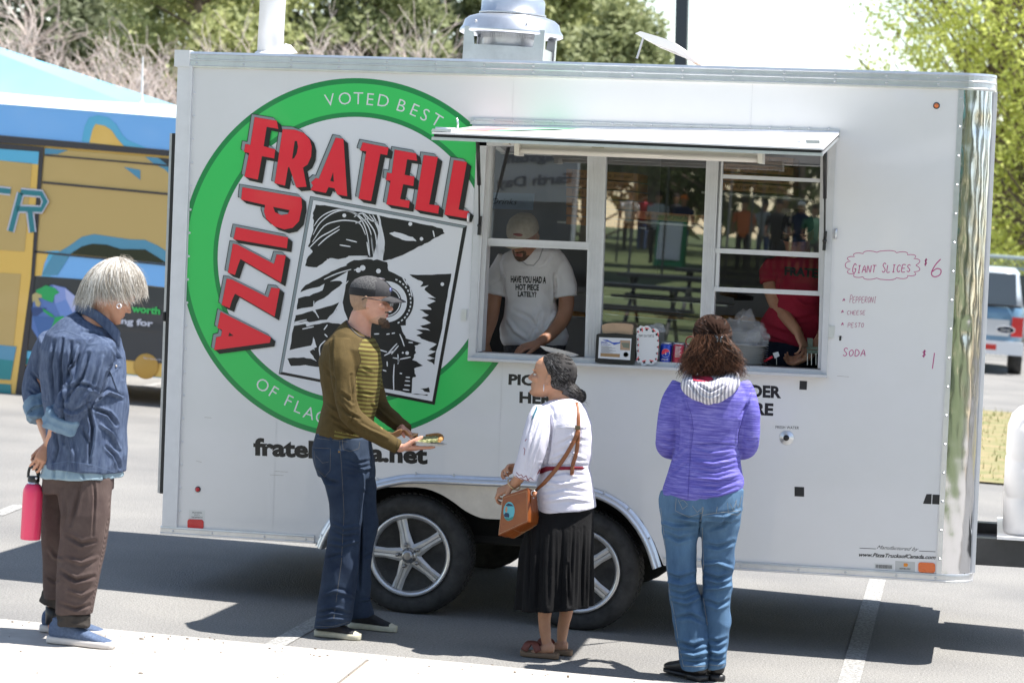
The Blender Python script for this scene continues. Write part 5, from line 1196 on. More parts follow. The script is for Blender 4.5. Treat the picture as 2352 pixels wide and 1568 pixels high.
# =================================================================== PICKUP / SUV on the right
cg = gnd(2335,863); YC = cg.y; cs = (CAM-cg).length/FOC
xr = at(2350,800,YC).x; wv = 1.78; cxm = xr-wv/2
car = thing('parked_suv', 'light blue and silver older off-road car seen from behind, right of the trailer', 'car', (cxm, YC, 0))
def ch(py): return at(2335,py,YC).z
CBL = mat('car_blue', (.10,.20,.30), .3, .2, coat=.6); CSV = mat('car_silver', (.55,.56,.58), .35, .3, coat=.4); CGL = mat('car_glass', (.05,.06,.07), .08, coat=1); CWT = mat('car_white', (.75,.76,.78), .35, coat=.4)
def cz(p): return ch(516.8+.5494*p)
zr, zs_, zb1, zb2, zf = cz(182), cz(352), cz(400), cz(468), cz(545)
def rrect(z, hw, yo, m=None): return None
rings = []
for z, hw, d0 in ((.45,.86,0),(.62,.89,-.02),(zs_-.1,.90,-.02),(zs_,.88,0),(zs_+.05,.86,.03)):
    rings.append((Vector((cxm, YC+2.2+d0/2, z)), Vector((hw,0,0)), Vector((0,2.2-d0/2,0))))
v, f = loft(rings, 32, True, 7); MB().add(v, f).build('body', CBL, car, True)
rings = [(Vector((cxm,YC+1.75,z)), Vector((hw,0,0)), Vector((0,dy,0))) for z, hw, dy in ((zs_+.03,.86,1.72),(zs_+.3,.80,1.62),(zr-.08,.74,1.5),(zr,.66,1.38))]
v, f = loft(rings, 32, True, 7); MB().add(v, f).build('cabin', mat('car_upper', (.42,.48,.54), .35, coat=.4), car, True)
def cq(x0, x1, z0_, z1_, y, m, nm, th=.03, tap=0): return MB().quadbox([Vector((cxm+x0,YC-y,z0_)),Vector((cxm+x1,YC-y,z0_)),Vector((cxm+x1-tap,YC-y+.06*(tap>0),z1_)),Vector((cxm+x0+tap,YC-y+.06*(tap>0),z1_))], (0,th,0)).build(nm, m, car)
cq(-.72,.72,zs_+.06,zr-.10,-.03,CGL,'rear_window',.05,.05)
cq(-.80,.80,zs_+.02,zs_+.055,.012,BLACK,'window_seal')
cq(-.62,.62,zb2,zb1,.03,CSV,'tailgate_panel'); cq(-.86,-.66,zb2,zb1+.06,.03,REDL,'tail_lamp'); cq(.66,.86,zb2,zb1+.06,.03,REDL,'tail_lamp')
cq(-.89,.89,zf,cz(490),.14,CWT,'bumper',.2); cq(.1,.42,cz(527),cz(505),.15,REDL,'bumper_reflector'); cq(-.42,-.1,cz(527),cz(505),.15,REDL,'bumper_reflector')
q = at(2309.5,757,YC); el = MB().lathe([(.0001,-.01),(.16,-.01),(.17,0)], (0,0,0), 'y', 24)
for p in el.v: p[:] = Vector((p.x*1.0, p.y, p.z*.42))+Vector((q.x,YC-.035,q.z))
el.build('oval_badge', CWT, car); el = MB().lathe([(.0001,-.003),(.15,-.003)], (0,0,0), 'y', 24)
for p in el.v: p[:] = Vector((p.x, p.y, p.z*.38))+Vector((q.x,YC-.047,q.z))
el.build('badge_blue', mat('badge_blue',(.02,.08,.35),.3), car)
m_ = MB(); textbox(m_, 'Ford', [Vector((q.x-.09,YC-.052,q.z+.035)),Vector((q.x+.09,YC-.052,q.z+.035)),Vector((q.x+.09,YC-.052,q.z-.035)),Vector((q.x-.09,YC-.052,q.z-.035))], 0, .4); m_.build('badge_words', CWT, car)
for sx_ in (-1,1):
    for yy in (.75,3.4): MB().lathe([(.1,0),(.33,0),(.36,.03),(.36,.24),(.1,.24)], (cxm+sx_*.77-.12,YC+yy,.36), 'x', 24).build('tyre', RUBBER, car, True)
cq(.60,.9,zs_+.04,zr-.12,-.6,CGL,'side_window',.02)
# fence
FM = mat('galvanised_fence', (.35,.42,.42), .4, .5)
YF = YC+7; fz = at(2330,592,YF).z; fx = at(2230,592,YF).x
fe = thing('chain_link_fence', 'chain link fence with pale top rail behind the blue car', 'fence', (fx,YF,0))
MB().tube([Vector((fx-9,YF,fz)),Vector((fx+9,YF,fz))], .04, 8).build('top_rail', FM, fe); MB().tube([Vector((fx-9,YF,fz-.22)),Vector((fx+9,YF,fz-.22))], .03, 8).build('rail', FM, fe)
for i in range(7): MB().tube([Vector((fx-9+3*i,YF,0)),Vector((fx-9+3*i,YF,fz+.06))], .045, 8).build('post', FM, fe)
m_ = MB()
for i in range(-30, 180):
    x = fx-9+i*.1
    for sg_ in (1,-1):
        xa, xb = x, x+sg_*fz*.9
        m_.ribbon([Vector((xa,YF-.03,.02)),Vector((xb,YF-.03,fz-.02))], .008, (0,-1,0))
o = m_.build('wire_mesh', FM, fe); o['kind'] = 'stuff'
# =================================================================== PLACE BEHIND THE PHOTOGRAPHER (seen mirrored in the glass)
LAWN = mat('lawn', (.065,.10,.03), .9, col2=(.12,.14,.055), vscale=1.2, bump=.5, bscale=14)
rows = []
prof = [(-7.6,.09),(-9,.12),(-14,.3),(-22,.65),(-35,1.0),(-60,1.5),(-110,2.0)]
xs_ = np.linspace(-90,95,24)
vs = [Vector((x,y,z+.12*math.sin(x*.2+y*.13)*(y<-12))) for y,z in prof for x in xs_]; n = len(xs_)
o = mk('lawn', vs, [(i*n+k,i*n+k+1,(i+1)*n+k+1,(i+1)*n+k) for i in range(len(prof)-1) for k in range(n-1)], LAWN, smooth=True); tag(o, kind='structure')
def lz(y):
    for i in range(len(prof)-1):
        if prof[i][0] >= y >= prof[i+1][0]: return prof[i][1]+(prof[i+1][1]-prof[i][1])*(y-prof[i][0])/(prof[i+1][0]-prof[i][0])
    return prof[-1][1]
def rx(px, D): return refl(px, 560, D).x
SK1 = mat('skin_plain', (.42,.22,.14), .55)
def far_person(px, D, h, shirt, pants, label, hat=None, face=0, bag=None):
    x = rx(px, D); y = -D; z = lz(y); t = thing('person', label, 'person', (x,y,z), 'people on the lawn behind the photographer')
    b = MB(); 
    def rg(hh, w, d, dx=0): return (Vector((x+dx,y,z+hh*h)), Vector((w*h,0,0)), Vector((0,d*h,0)))
    for s_ in (-1,1):
        v, f = loft([rg(.0,.028,.05,s_*.055*h),rg(.05,.026,.03,s_*.055*h),rg(.28,.036,.036,s_*.055*h),rg(.5,.052,.055,s_*.045*h)], 12); b.add(v, f)
    b.build('trousers', mat('far_'+pants[0], pants[1], .8), t, True)
    b = MB(); v, f = loft([rg(.46,.088,.06),rg(.55,.082,.058),rg(.7,.10,.065),rg(.79,.115,.06),rg(.83,.06,.045)], 16); b.add(v, f)
    for s_ in (-1,1): b.tube([Vector((x+s_*.115*h,y,z+.795*h)),Vector((x+s_*.145*h,y-.02,z+.64*h))], [.034*h,.028*h], 8)
    b.build('shirt', mat('far_'+shirt[0], shirt[1], .8), t, True)
    b = MB(); b.sph(Vector((x,y,z+.925*h)), (.048*h,.056*h,.068*h)); b.tube([Vector((x,y,z+.82*h)),Vector((x,y,z+.9*h))], .032*h, 8)
    for s_ in (-1,1): b.tube([Vector((x+s_*.14*h,y,z+.66*h)),Vector((x+s_*.15*h,y+.03,z+.55*h)),Vector((x+s_*.10*h,y+.16,z+.52*h))], [.024*h,.02*h,.016*h], 8); 
    b.build('body', SK1, t, True)
    b = MB().sph(Vector((x,y-.008,z+.95*h)), (.054*h,.06*h,.05*h))
    if hat: b.lathe([(.052*h,.0),(.085*h,-.012)], Vector((x,y,z+.95*h)), 'z', 14)
    b.build('hat' if hat else 'hair', mat('far_'+(hat[0] if hat else 'hair'), hat[1] if hat else (.03,.02,.015), .8), t, True)
    if bag: MB().box(Vector((x+.1,y-.18,z+.66*h)), (.34,.14,.36), bev=.03).build('held_bag', mat('far_'+bag[0], bag[1], .7), t)
GRY=('grey',(.45,.47,.5)); DKB=('navy',(.02,.03,.08)); BLK=('black',(.02,.02,.022)); ORG=('orange',(.65,.16,.05)); WHT=('white',(.75,.75,.78)); GRN=('green',(.08,.22,.14)); JN=('jeans',(.06,.10,.2)); TAN=('tan',(.55,.45,.3)); RD=('red',(.5,.05,.08))
for a in ((1505,50,1.75,GRY,BLK,'person in a light grey shirt on the lawn, mirrored in the middle window'),(1563,50,1.72,DKB,JN,'person in an orange hat, mirrored in the middle window',('orangehat',(.8,.2,.03))),
          (1545,56,1.7,BLK,BLK,'person all in black behind the orange hat, mirrored in the middle window'),(1704,50,1.72,ORG,BLK,'person in an orange shirt, mirrored in the right window'),
          (1751,52,1.7,GRY,JN,'person in a grey top beside the orange shirt, mirrored in the right window',None),(1783,46,1.78,BLK,BLK,'person in black carrying a white bag, mirrored in the right window',None,0,WHT),
          (1797,50,1.85,TAN,BLK,'person in tan with a pale cap, mirrored in the right window',('cap',(.55,.5,.42))),(1834,50,1.76,DKB,JN,'person in navy with a white cap, mirrored in the right window',('whitecap',(.8,.8,.82))),
          (1866,48,1.7,GRN,BLK,'person in a green shirt, mirrored at the edge of the right window'),(1440,60,1.65,WHT,BLK,'small distant person in white, mirrored in the middle window'),(1472,62,1.65,RD,JN,'small distant person in red, mirrored in the middle window')):
    far_person(*a)
# canopies and banner
def canopy(px, D, w, zt, ze, col, label, name='canopy_tent', words=None, h2=.35):
    x = rx(px, D); y = -D; t = thing(name, label, 'tent', (x,y,lz(y)), 'tents behind the photographer'); m = mat('canopy_'+label.split()[0], col, .7)
    pk_ = Vector((x,y,lz(y)+zt)); c = [Vector((x+sx_*w,y+sy_*w,lz(y)+ze)) for sx_,sy_ in ((-1,1),(1,1),(1,-1),(-1,-1))]
    MB().add(c+[pk_], [(0,1,4),(1,2,4),(2,3,4),(3,0,4)]).build('tent_roof', m, t)
    for k in range(4):
        a, b = c[k], c[(k+1) % 4]; MB().quadbox([a,b,b-Vector((0,0,h2)),a-Vector((0,0,h2))], (0,.01,0) if k % 2 == 0 else (.01,0,0)).build('valance', m, t)
        MB().tube([Vector((a.x,a.y,lz(y))), a], .025, 6).build('tent_leg', mat('leg_grey',(.12,.12,.12),.5), t)
    if words:
        m_ = MB(); a, b = c[1], c[0]; hh = Vector((0,0,h2*.8)); textbox(m_, words, [a+Vector((-.3,.012,-.04)), b+Vector((.3,.012,-.04)), b+Vector((.3,.012,-h2*.85)), a+Vector((-.3,.012,-h2*.85))], .02); m_.build('valance_words', VWHT, t)
    return t
canopy(1430,36,2.2,4.6,3.75,(.01,.36,.22),'green canopy tent mirrored at the top of the middle window',words='Arizona')
canopy(1575,48,1.9,5.3,4.3,(.35,.55,.02),'lime canopy tent mirrored right of the green one')
canopy(1780,40,2.6,5.0,3.7,(.62,.56,.48),'beige canopy tent mirrored in the top of the right window',h2=.5)
canopy(1900,52,2.4,5.2,4.3,(.1,.25,.7),'royal blue canopy tent mirrored at the right edge of the right window')
canopy(2500,22,2.2,3.4,2.5,(.10,.35,.33),'teal canopy tent beyond the right of the trailer, behind the photographer')
canopy(2300,26,2.2,3.4,2.5,(.75,.75,.78),'white canopy tent behind the photographer')
# banner: letters face the trailer
D = 17.0
q0, q1, q2, q3 = [refl(*B4(*p), D) for p in ((440,255),(905,262),(880,560),(430,545))]
t = thing('event_banner', 'grey event banner lettered Flagstaff Earth Day, mirrored in the left window', 'banner', ((q0.x+q1.x)/2,-D,lz(-D)))
MB().quadbox([q0,q1,q2,q3], (0,-.02,0)).build('cloth', mat('banner_grey',(.28,.29,.31),.7), t)
BT = mat('banner_words',(.03,.04,.06),.6)
for tx, P in (('Flagstaff',((498,290),(840,270),(835,345),(495,365))),('Earth Day',((455,425),(868,395),(862,470),(450,500)))):
    Q = [refl(*B4(*p), D) for p in P]; m_ = MB(); textbox(m_, tx, [Q[1]+Vector((0,.03,0)),Q[0]+Vector((0,.03,0)),Q[3]+Vector((0,.03,0)),Q[2]+Vector((0,.03,0))], .035); m_.build('banner_words', BT, t)
Q2 = [refl(*B4(*p), D+.1) for p in ((420,540),(900,552),(880,800),(400,790))]; MB().quadbox(Q2, (0,-.02,0)).build('added_dark_panel', mat('added_panel_dark',(.045,.05,.06),.8), t)  # dark panel added so the glass mirrors less over the inside worker
for q in (q2,q3): MB().tube([Vector((q.x,-D-.04,lz(-D))), Vector((q.x,-D-.04,q0.z+.05))], .03, 8).build('banner_post', ALUD, t)
# a-frame sign
x = rx(1540,49); z = lz(-49); t = thing('sandwich_board', 'green framed sandwich board with white sheets on the lawn, mirrored in the middle window', 'sign', (x,-49,z))
for s_ in (-1,1): MB().quadbox([Vector((x-.35,-49+s_*.35,z)),Vector((x+.35,-49+s_*.35,z)),Vector((x+.35,-49+s_*.03,z+1.2)),Vector((x-.35,-49+s_*.03,z+1.2))], (0,.03,0)).build('board', mat('board_green',(.02,.3,.12),.5), t)
MB().quadbox([Vector((x-.28,-48.63+.05,z+.15)),Vector((x+.28,-48.63+.05,z+.15)),Vector((x+.28,-48.87+.05,z+1.05)),Vector((x-.28,-48.87+.05,z+1.05))], (0,.01,0)).build('sheet', VWHT, t)
# picnic tables
PTM = mat('table_black',(.02,.022,.024),.5)
def ptable(px, D, label):
    x = rx(px,D); y = -D; z = lz(y); t = thing('picnic_table', label, 'picnic table', (x,y,z), 'picnic tables on the lawn')
    MB().box((x,y,z+.75), (1.9,.75,.05)).build('table_top', PTM, t)
    for s_ in (-1,1): MB().box((x,y+s_*.7,z+.45), (1.9,.28,.04)).build('bench_seat', PTM, t)
    for s_ in (-1,1):
        for k in (-1,1): MB().tube([Vector((x+s_*.75,y+k*.75,z)),Vector((x+s_*.75,y-k*.3,z+.74))], .03, 6).build('leg', PTM, t)
        MB().tube([Vector((x+s_*.75,y-.75,z+.43)),Vector((x+s_*.75,y+.75,z+.43))], .025, 6).build('cross_bar', PTM, t)
for a in ((1425,21,'black picnic table nearest the trailer, mirrored low in the middle window'),(1580,24,'second black picnic table, mirrored low beside the right mullion'),(1700,27,'black picnic table mirrored behind the soda cans')): ptable(*a)
# trees behind the photographer
for i, (px, D, h, r, lb) in enumerate(((1340,60,10,4.5,'large dark pine behind the photographer, mirrored in the left window'),(1480,66,11,4.5,'tall pine behind the photographer, mirrored in the middle window'),(1640,62,12,4.8,'thick pine trunk tree behind the photographer between the windows'),(1830,66,11,4.5,'tall pine behind the photographer, mirrored in the right window'),
      (1150,50,10,4.2,'pine behind the photographer on the left of the lawn'),(2150,45,10,4.5,'pine behind the photographer on the right of the lawn'),(2600,38,9,4.2,'pine behind the photographer farthest right'),(700,55,10,4.5,'pine behind the photographer farthest left'))):
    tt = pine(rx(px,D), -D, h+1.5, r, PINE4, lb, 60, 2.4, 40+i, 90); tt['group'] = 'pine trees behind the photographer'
tt = pine(7.5, -17.5, 10.5, 5.2, PINE4, 'broad unseen pine added behind the camera to shade the near lawn', 120, 4.6, 61, 150); tt['group'] = 'pine trees behind the photographer'  # added out of view: its shadow keeps the near lawn dark in the glass
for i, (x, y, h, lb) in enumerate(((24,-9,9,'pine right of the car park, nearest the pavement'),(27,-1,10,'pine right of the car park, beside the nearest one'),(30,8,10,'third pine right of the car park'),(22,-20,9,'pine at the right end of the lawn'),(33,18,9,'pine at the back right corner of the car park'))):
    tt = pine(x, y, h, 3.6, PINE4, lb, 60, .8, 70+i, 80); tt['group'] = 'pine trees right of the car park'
hg_ = MB(); rnd = random.Random(16)
for i in range(70): leafy(hg_, Vector((42+rnd.uniform(-2,2), -40+i*1.3, rnd.uniform(.3,5))), (1.2,1.6,1.6), 34, .9, rnd)
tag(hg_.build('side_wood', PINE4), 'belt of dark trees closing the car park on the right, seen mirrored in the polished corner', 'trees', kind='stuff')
hg_ = MB(); rnd = random.Random(6)
for i in range(330): leafy(hg_, Vector((-60+i*.4, -78+rnd.uniform(-3,3), 1.8+rnd.uniform(.3,9))), (1.8,1.2,1.8), 40, 1.15, rnd)
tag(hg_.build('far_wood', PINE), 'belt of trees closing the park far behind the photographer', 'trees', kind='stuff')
# drinks board hanging inside the trailer
q = at(*B4(520,552), .8); t = thing('drinks_board', 'pale blue board lettered Drinks hanging inside behind the left window', 'menu board', q)
Q = [at(*B4(*p), .8) for p in ((425,505),(665,510),(655,600),(425,592))]; MB().quadbox(Q, (0,.015,0)).build('board', mat('drinks_blue',(.30,.40,.55),.5), t)
Q = [at(*B4(*p), .797) for p in ((432,535),(572,540),(570,572),(430,566))]; m_ = MB(); textbox(m_, 'Drinks', Q, 0, .3); m_.build('board_words', BT, t)
# =================================================================== PEOPLE: helpers
npr = lambda v: np.array(v, dtype=np.float64)
_R3 = np.array([tuple(_r), tuple(_u), tuple(_f)]); _C3 = npr(CAM)
def project(V):
    d = V-_C3; c = d @ _R3.T; return np.c_[1176+FOC*c[:,0]/c[:,2], 784-FOC*c[:,1]/c[:,2]]
def solid(mb, voxel=.006, smooth=4, fac=.5):
    """union of closed shapes as one continuous surface"""
    me = bpy.data.meshes.new('t'); me.from_pydata([tuple(v) for v in mb.v], [], mb.f); o = bpy.data.objects.new('t', me); COL.objects.link(o)
    m = o.modifiers.new('r', 'REMESH'); m.mode = 'VOXEL'; m.voxel_size = voxel; m.use_smooth_shade = True
    if smooth: s_ = o.modifiers.new('s', 'SMOOTH'); s_.iterations = smooth; s_.factor = fac
    dg = bpy.context.evaluated_depsgraph_get(); ev = o.evaluated_get(dg); r_ = bpy.data.meshes.new_from_object(ev)
    bpy.data.objects.remove(o); bpy.data.meshes.remove(me); return r_
def mverts(me): a = np.empty(len(me.vertices)*3); me.vertices.foreach_get('co', a); return a.reshape(-1,3)
def mnorm(me): a = np.empty(len(me.vertices)*3); me.vertices.foreach_get('normal', a); return a.reshape(-1,3)
def setv(me, V): me.vertices.foreach_set('co', V.ravel()); me.update()
def segd(P, a, b):
    a, b = npr(a), npr(b); ab = b-a; t = np.clip(((P-a) @ ab)/(ab @ ab+1e-9), 0, 1); return np.hypot(*(P-(a+t[:,None]*ab)).T), t
def sculpt(me, f_, strokes, amp=.004, scale=9, aniso=(1,1,.6), seed=0, fine=.0):
    """folds: strokes are picture polylines (pts, width px, depth m); then soft random creases"""
    V = mverts(me); N = mnorm(me); P = project(V); D = np.zeros(len(V)); vw = _C3-V; vw /= np.linalg.norm(vw, axis=1)[:,None]; fac = np.clip((N*vw).sum(1)*2.2, 0, 1)
    for pts, w, a in strokes:
        Q = [f_(*p) for p in pts]; n = len(Q)-1; best = np.full(len(V), 1e9); tt = np.zeros(len(V))
        for i in range(n):
            d, t = segd(P, Q[i], Q[i+1]); k = d < best; best[k] = d[k]; tt[k] = (i+t[k])/n
        tap = np.sin(np.pi*np.clip(tt, .04, .96))**.6; g_ = np.exp(-(best/w)**2)*tap-.45*np.exp(-((best-w*1.9)/w)**2)*tap
        D += 1.7*a*g_*fac
    if amp:
        so = Vector((seed*7.3, seed*3.1, seed)); A = Vector(aniso)*scale; nz = np.empty(len(V))
        for i, v in enumerate(V):
            q = Vector((v[0]*A.x, v[1]*A.y, v[2]*A.z))+so; x = noise.noise(q); y = noise.noise(q*2.3+so); nz[i] = (1-abs(x)*3.2)*.7+y*.6
        D += 1.25*amp*nz
    setv(me, V+N*D[:,None])
def place(me, name, m, parent, smooth=True):
    b = npr(wloc(parent)); V = mverts(me)-b; setv(me, V); me.materials.clear()
    for q in (m if isinstance(m, (list, tuple)) else [m]): me.materials.append(q)
    if smooth: me.polygons.foreach_set('use_smooth', [True]*len(me.polygons))
    o = bpy.data.objects.new(name, me); link(o, parent); return o
def inpoly(P, poly):
    poly = npr(poly); x, y = P[:,0], P[:,1]; c = np.zeros(len(P), bool); j = len(poly)-1
    for i in range(len(poly)):
        xi, yi = poly[i]; xj, yj = poly[j]; k = ((yi > y) != (yj > y)) & (x < (xj-xi)*(y-yi)/(yj-yi+1e-12)+xi); c ^= k; j = i
    return c
def fcent(me):
    V = mverts(me); a = np.empty(len(me.polygons)*3); me.polygons.foreach_get('center', a); return a.reshape(-1,3)
def paint(me, mask, idx):
    a = np.empty(len(me.polygons), dtype=np.int32); me.polygons.foreach_get('material_index', a); a[mask] = idx; me.polygons.foreach_set('material_index', a)
class Cloth:
    """lays seams, prints and patches onto a finished garment (world-space copy kept for the ray casts)"""
    def __init__(s, me_w): s.b = BVHTree.FromPolygons([tuple(v) for v in mverts(me_w)], [tuple(p.vertices) for p in me_w.polygons])
    def hit(s, px, py, off=.0015):
        d = ray(px, py).normalized(); h = s.b.ray_cast(CAM, d)
        return (h[0]-d*off, h[1]) if h[0] is not None else (None, None)
    def line(s, P, f_, w, m, name, parent, off=.002, n=6, th=None):
        mb = MB(); pts = []; nr_ = []
        LP = [Vector((q[0],q[1],0)) for q in P]
        for p in (crv(LP, n) if th else [LP[i].lerp(LP[i+1], k/n) for i in range(len(LP)-1) for k in range(n)]+[LP[-1]]):
            h, n_ = s.hit(*f_(p.x, p.y), off)
            if h is not None: pts.append(h); nr_.append(n_)
        if len(pts) < 2: return None
        if th: mb.tube(pts, th, 6)
        else: mb.ribbon(pts, w, (CAM-pts[0]).normalized())
        return mb.build(name, m, parent, True)
    def patch(s, P, f_, m, name, parent, off=.003, grid=2.2, curve=0):
        Q = [f_(*p) for p in P]; v, f = fill2d([Q]); bm = bmesh.new(); V = [bm.verts.new((a[0],a[1],0)) for a in v]
        for q in f:
            try: bm.faces.new([V[k] for k in q])
            except ValueError: pass
        for _ in range(6):
            E_ = [e for e in bm.edges if e.calc_length() > grid*2]
            if not E_: break
            bmesh.ops.subdivide_edges(bm, edges=E_, cuts=1, use_grid_fill=False); bmesh.ops.triangulate(bm, faces=bm.faces[:])
        bm.verts.index_update(); vs = []; ok = []
        for q in bm.verts:
            h, _ = s.hit(q.co.x, q.co.y, off); ok.append(h is not None); vs.append(h if h is not None else Vector((0,0,0)))
        fs = [tuple(q.index for q in fc_.verts) for fc_ in bm.faces if all(ok[q.index] for q in fc_.verts)]; bm.free()
        used = sorted({k for q in fs for k in q}); mp = {k: i for i, k in enumerate(used)}
        if not fs: return None
        return mk(name, [vs[k] for k in used], [tuple(mp[k] for k in q) for q in fs], m, parent, True)
    def words(s, t, P, f_, m, name, parent, bold=.02, off=.002):
        mb = MB(); L_ = []
        def m3(x, y):
            h, _ = s.hit(x, y, off); return h if h is not None else Vector((0,0,-5))
        textbox(mb, t, [(f_(*p)[0],f_(*p)[1],0) for p in P], bold, map3=m3)
        fs = [f for f in mb.f if all(mb.v[k].z > -4 for k in f)]; used = sorted({k for q in fs for k in q}); mp = {k: i for i, k in enumerate(used)}
        return mk(name, [mb.v[k] for k in used], [tuple(mp[k] for k in q) for q in fs], m, parent)
def garment(rings_list, tubes, parent, name, m, voxel=.006, smooth=4, f_=None, strokes=(), amp=.004, scale=9, aniso=(1,1,.6), seed=0, paints=(), extra=None, pw=2.25, k=1):
    mb = MB()
    for rg in rings_list: v, f = loft(rg, 36, True, pw); mb.add(v, f)
    for pts, rs_ in tubes: mb.tube(pts, rs_, 20)
    if extra: extra(mb)
    me = solid(mb, voxel, smooth); sculpt(me, f_, [(a_, b_, c_*k) for a_, b_, c_ in strokes], amp, scale, aniso, seed); c = fcent(me); P = project(c)
    cl = Cloth(me); o = place(me, name, m, parent)
    for mask, idx in paints: paint(me, mask(c, P), idx)
    return o, cl
class Pose:
    def __init__(s, f_, Y): s.f, s.Y = f_, Y
    def p(s, x, y, dy=0): return at(*s.f(x, y), s.Y+dy)
    def row(s, l, r, d, dy=0, fn=None):
        a, b = s.p(*l, dy), s.p(*r, dy); return ((a+b)/2, (b-a)/2, Vector((0,d,0)), fn)
    def tube(s, L): return [s.p(q[0], q[1], q[2]) for q in L], [q[3] for q in L]
def smoothtube(pts, rs_, n=4):
    P = crv(pts, n); Rr = []
    for i in range(len(P)):
        t = i/n; k = min(int(t), len(rs_)-2); u = t-k; u = u*u*(3-2*u); Rr.append(rs_[k]*(1-u)+rs_[k+1]*u)
    return P, Rr
# ---- head in its own frame: x forward, y left, z up, chin at 0, crown at 1
HROWS = [(.0,.22,.36,.09),(.025,.10,.405,.14),(.07,.0,.425,.19),(.13,-.10,.42,.235),(.19,-.20,.425,.265),(.26,-.30,.425,.285),(.33,-.37,.425,.30),(.41,-.41,.42,.315),(.49,-.43,.405,.32),(.56,-.44,.435,.325),(.64,-.445,.44,.33),(.73,-.44,.43,.33),(.82,-.41,.38,.305),(.90,-.34,.29,.245),(.96,-.22,.17,.16),(1.0,-.08,.04,.05)]
class Head:
    def __init__(s, c, h, yaw, pitch=0, roll=0):
        """c: world point of head centre (z=.5), yaw: heading of the face in the ground plane (deg, 0 = +x), pitch up positive"""
        s.M = Matrix.Rotation(R(yaw),3,'Z') @ Matrix.Rotation(R(-pitch),3,'Y') @ Matrix.Rotation(R(roll),3,'X'); s.c = Vector(c); s.h = h
    def w(s, x, y, z): return s.c + s.M @ (Vector((x, y, z-.5))*s.h)
    def loc(s, V): return (V-npr(s.c)) @ npr([list(r_) for r_ in s.M]) / s.h + npr([0,0,.5])
    def ell(s, mb, c, r, seg=14, rings=10):
        t = MB().sph(Vector((0,0,0)), 1, seg, rings); mb.add([s.w(c[0]+p.x*r[0], c[1]+p.y*r[1], c[2]+p.z*r[2]) for p in t.v], t.f)
    def build(s, mb, nose=1, female=False):
        vs = []; n = 32
        for z, b, f, w in HROWS:
            if female: w *= .94
            for k in range(n):
                t = 2*math.pi*k/n; ct, st = math.cos(t), math.sin(t); x = (f+b)/2+(f-b)/2*math.copysign(abs(ct)**.92, ct); y = w*math.copysign(abs(st)**.9, st)
                if z < .62: y *= 1-.16*max(0, ct)**1.5
                vs.append(s.w(x, y, z))
        N = len(HROWS); fs = [(i*n+k, i*n+(k+1) % n, (i+1)*n+(k+1) % n, (i+1)*n+k) for i in range(N-1) for k in range(n)]+[tuple(range(n-1,-1,-1)), tuple(range((N-1)*n, N*n))]
        mb.add(vs, fs)
        # nose
        rg = []
        for z, x, w, d in ((.54,.415,.03,.03),(.49,.43,.032,.045),(.43,.455,.04,.06),(.38,.48,.052,.07),(.345,.495,.058,.062),(.318,.475,.05,.035)):
            rg.append((x, w, d, z))
        vs = []
        for x, w, d, z in rg:
            for k in range(12):
                t = 2*math.pi*k/12; vs.append(s.w(x-.02+d*math.cos(t)*nose, w*math.sin(t), z))
        fs = [(i*12+k, i*12+(k+1) % 12, (i+1)*12+(k+1) % 12, (i+1)*12+k) for i in range(len(rg)-1) for k in range(12)]+[tuple(range(11,-1,-1)), tuple(range(60,72))]; mb.add(vs, fs)
        for sg_ in (-1,1):
            s.ell(mb, (.44,sg_*.055,.342), (.045,.03,.03)); s.ell(mb, (.39,sg_*.13,.565), (.045,.10,.026)); s.ell(mb, (.30,sg_*.19,.40), (.10,.075,.075))
            for k in range(9):
                a = -1.9+k*.5; s.ell(mb, (-.03+.055*math.cos(a)*-1, sg_*(.335+.012*(k % 3 == 1)), .455+.115*math.sin(a)), (.024,.028,.026), 8, 6)
            s.ell(mb, (-.005,sg_*.325,.45), (.05,.022,.09)); s.ell(mb, (.02,sg_*.335,.365), (.03,.02,.032))
        s.ell(mb, (.405,0,.238), (.045,.10,.02)); s.ell(mb, (.40,0,.20), (.045,.085,.022)); s.ell(mb, (.36,0,.075), (.085,.10,.065))
    def eyes(s, parent, iris=(.05,.03,.02), open_=.8):
        for sg_ in (-1,1):
            e = MB(); s.ell(e, (.352,sg_*.128,.488), (.05,.052,.050)); e.build('eye', mat('eye_white',(.62,.60,.58),.2), parent, True)
            e = MB(); s.ell(e, (.382,sg_*.128,.487), (.026,.032,.032)); e.build('iris', mat('iris_dark', iris, .15), parent, True)
            e = MB(); s.ell(e, (.362,sg_*.128,.512), (.055,.062,.028)); e.build('eyelid', mat('eyelid_skin',(.40,.21,.14),.5), parent, True)
    def dent(s, me):
        V = mverts(me); L_ = s.loc(V); D = np.zeros(len(V))
        for sg_ in (-1,1): D += .045*s.h*np.exp(-(((L_[:,0]-.41)/.1)**2+((L_[:,1]-sg_*.125)/.075)**2+((L_[:,2]-.485)/.045)**2))
        D += .018*s.h*np.exp(-(((L_[:,0]-.43)/.08)**2+((L_[:,1])/.10)**2+((L_[:,2]-.219)/.007)**2)); D += .025*s.h*np.exp(-(((L_[:,0]-.42)/.1)**2+(L_[:,1]/.09)**2+((L_[:,2]-.145)/.022)**2))
        F = npr(s.M @ Vector((1,0,0))); setv(me, V-F*D[:,None])
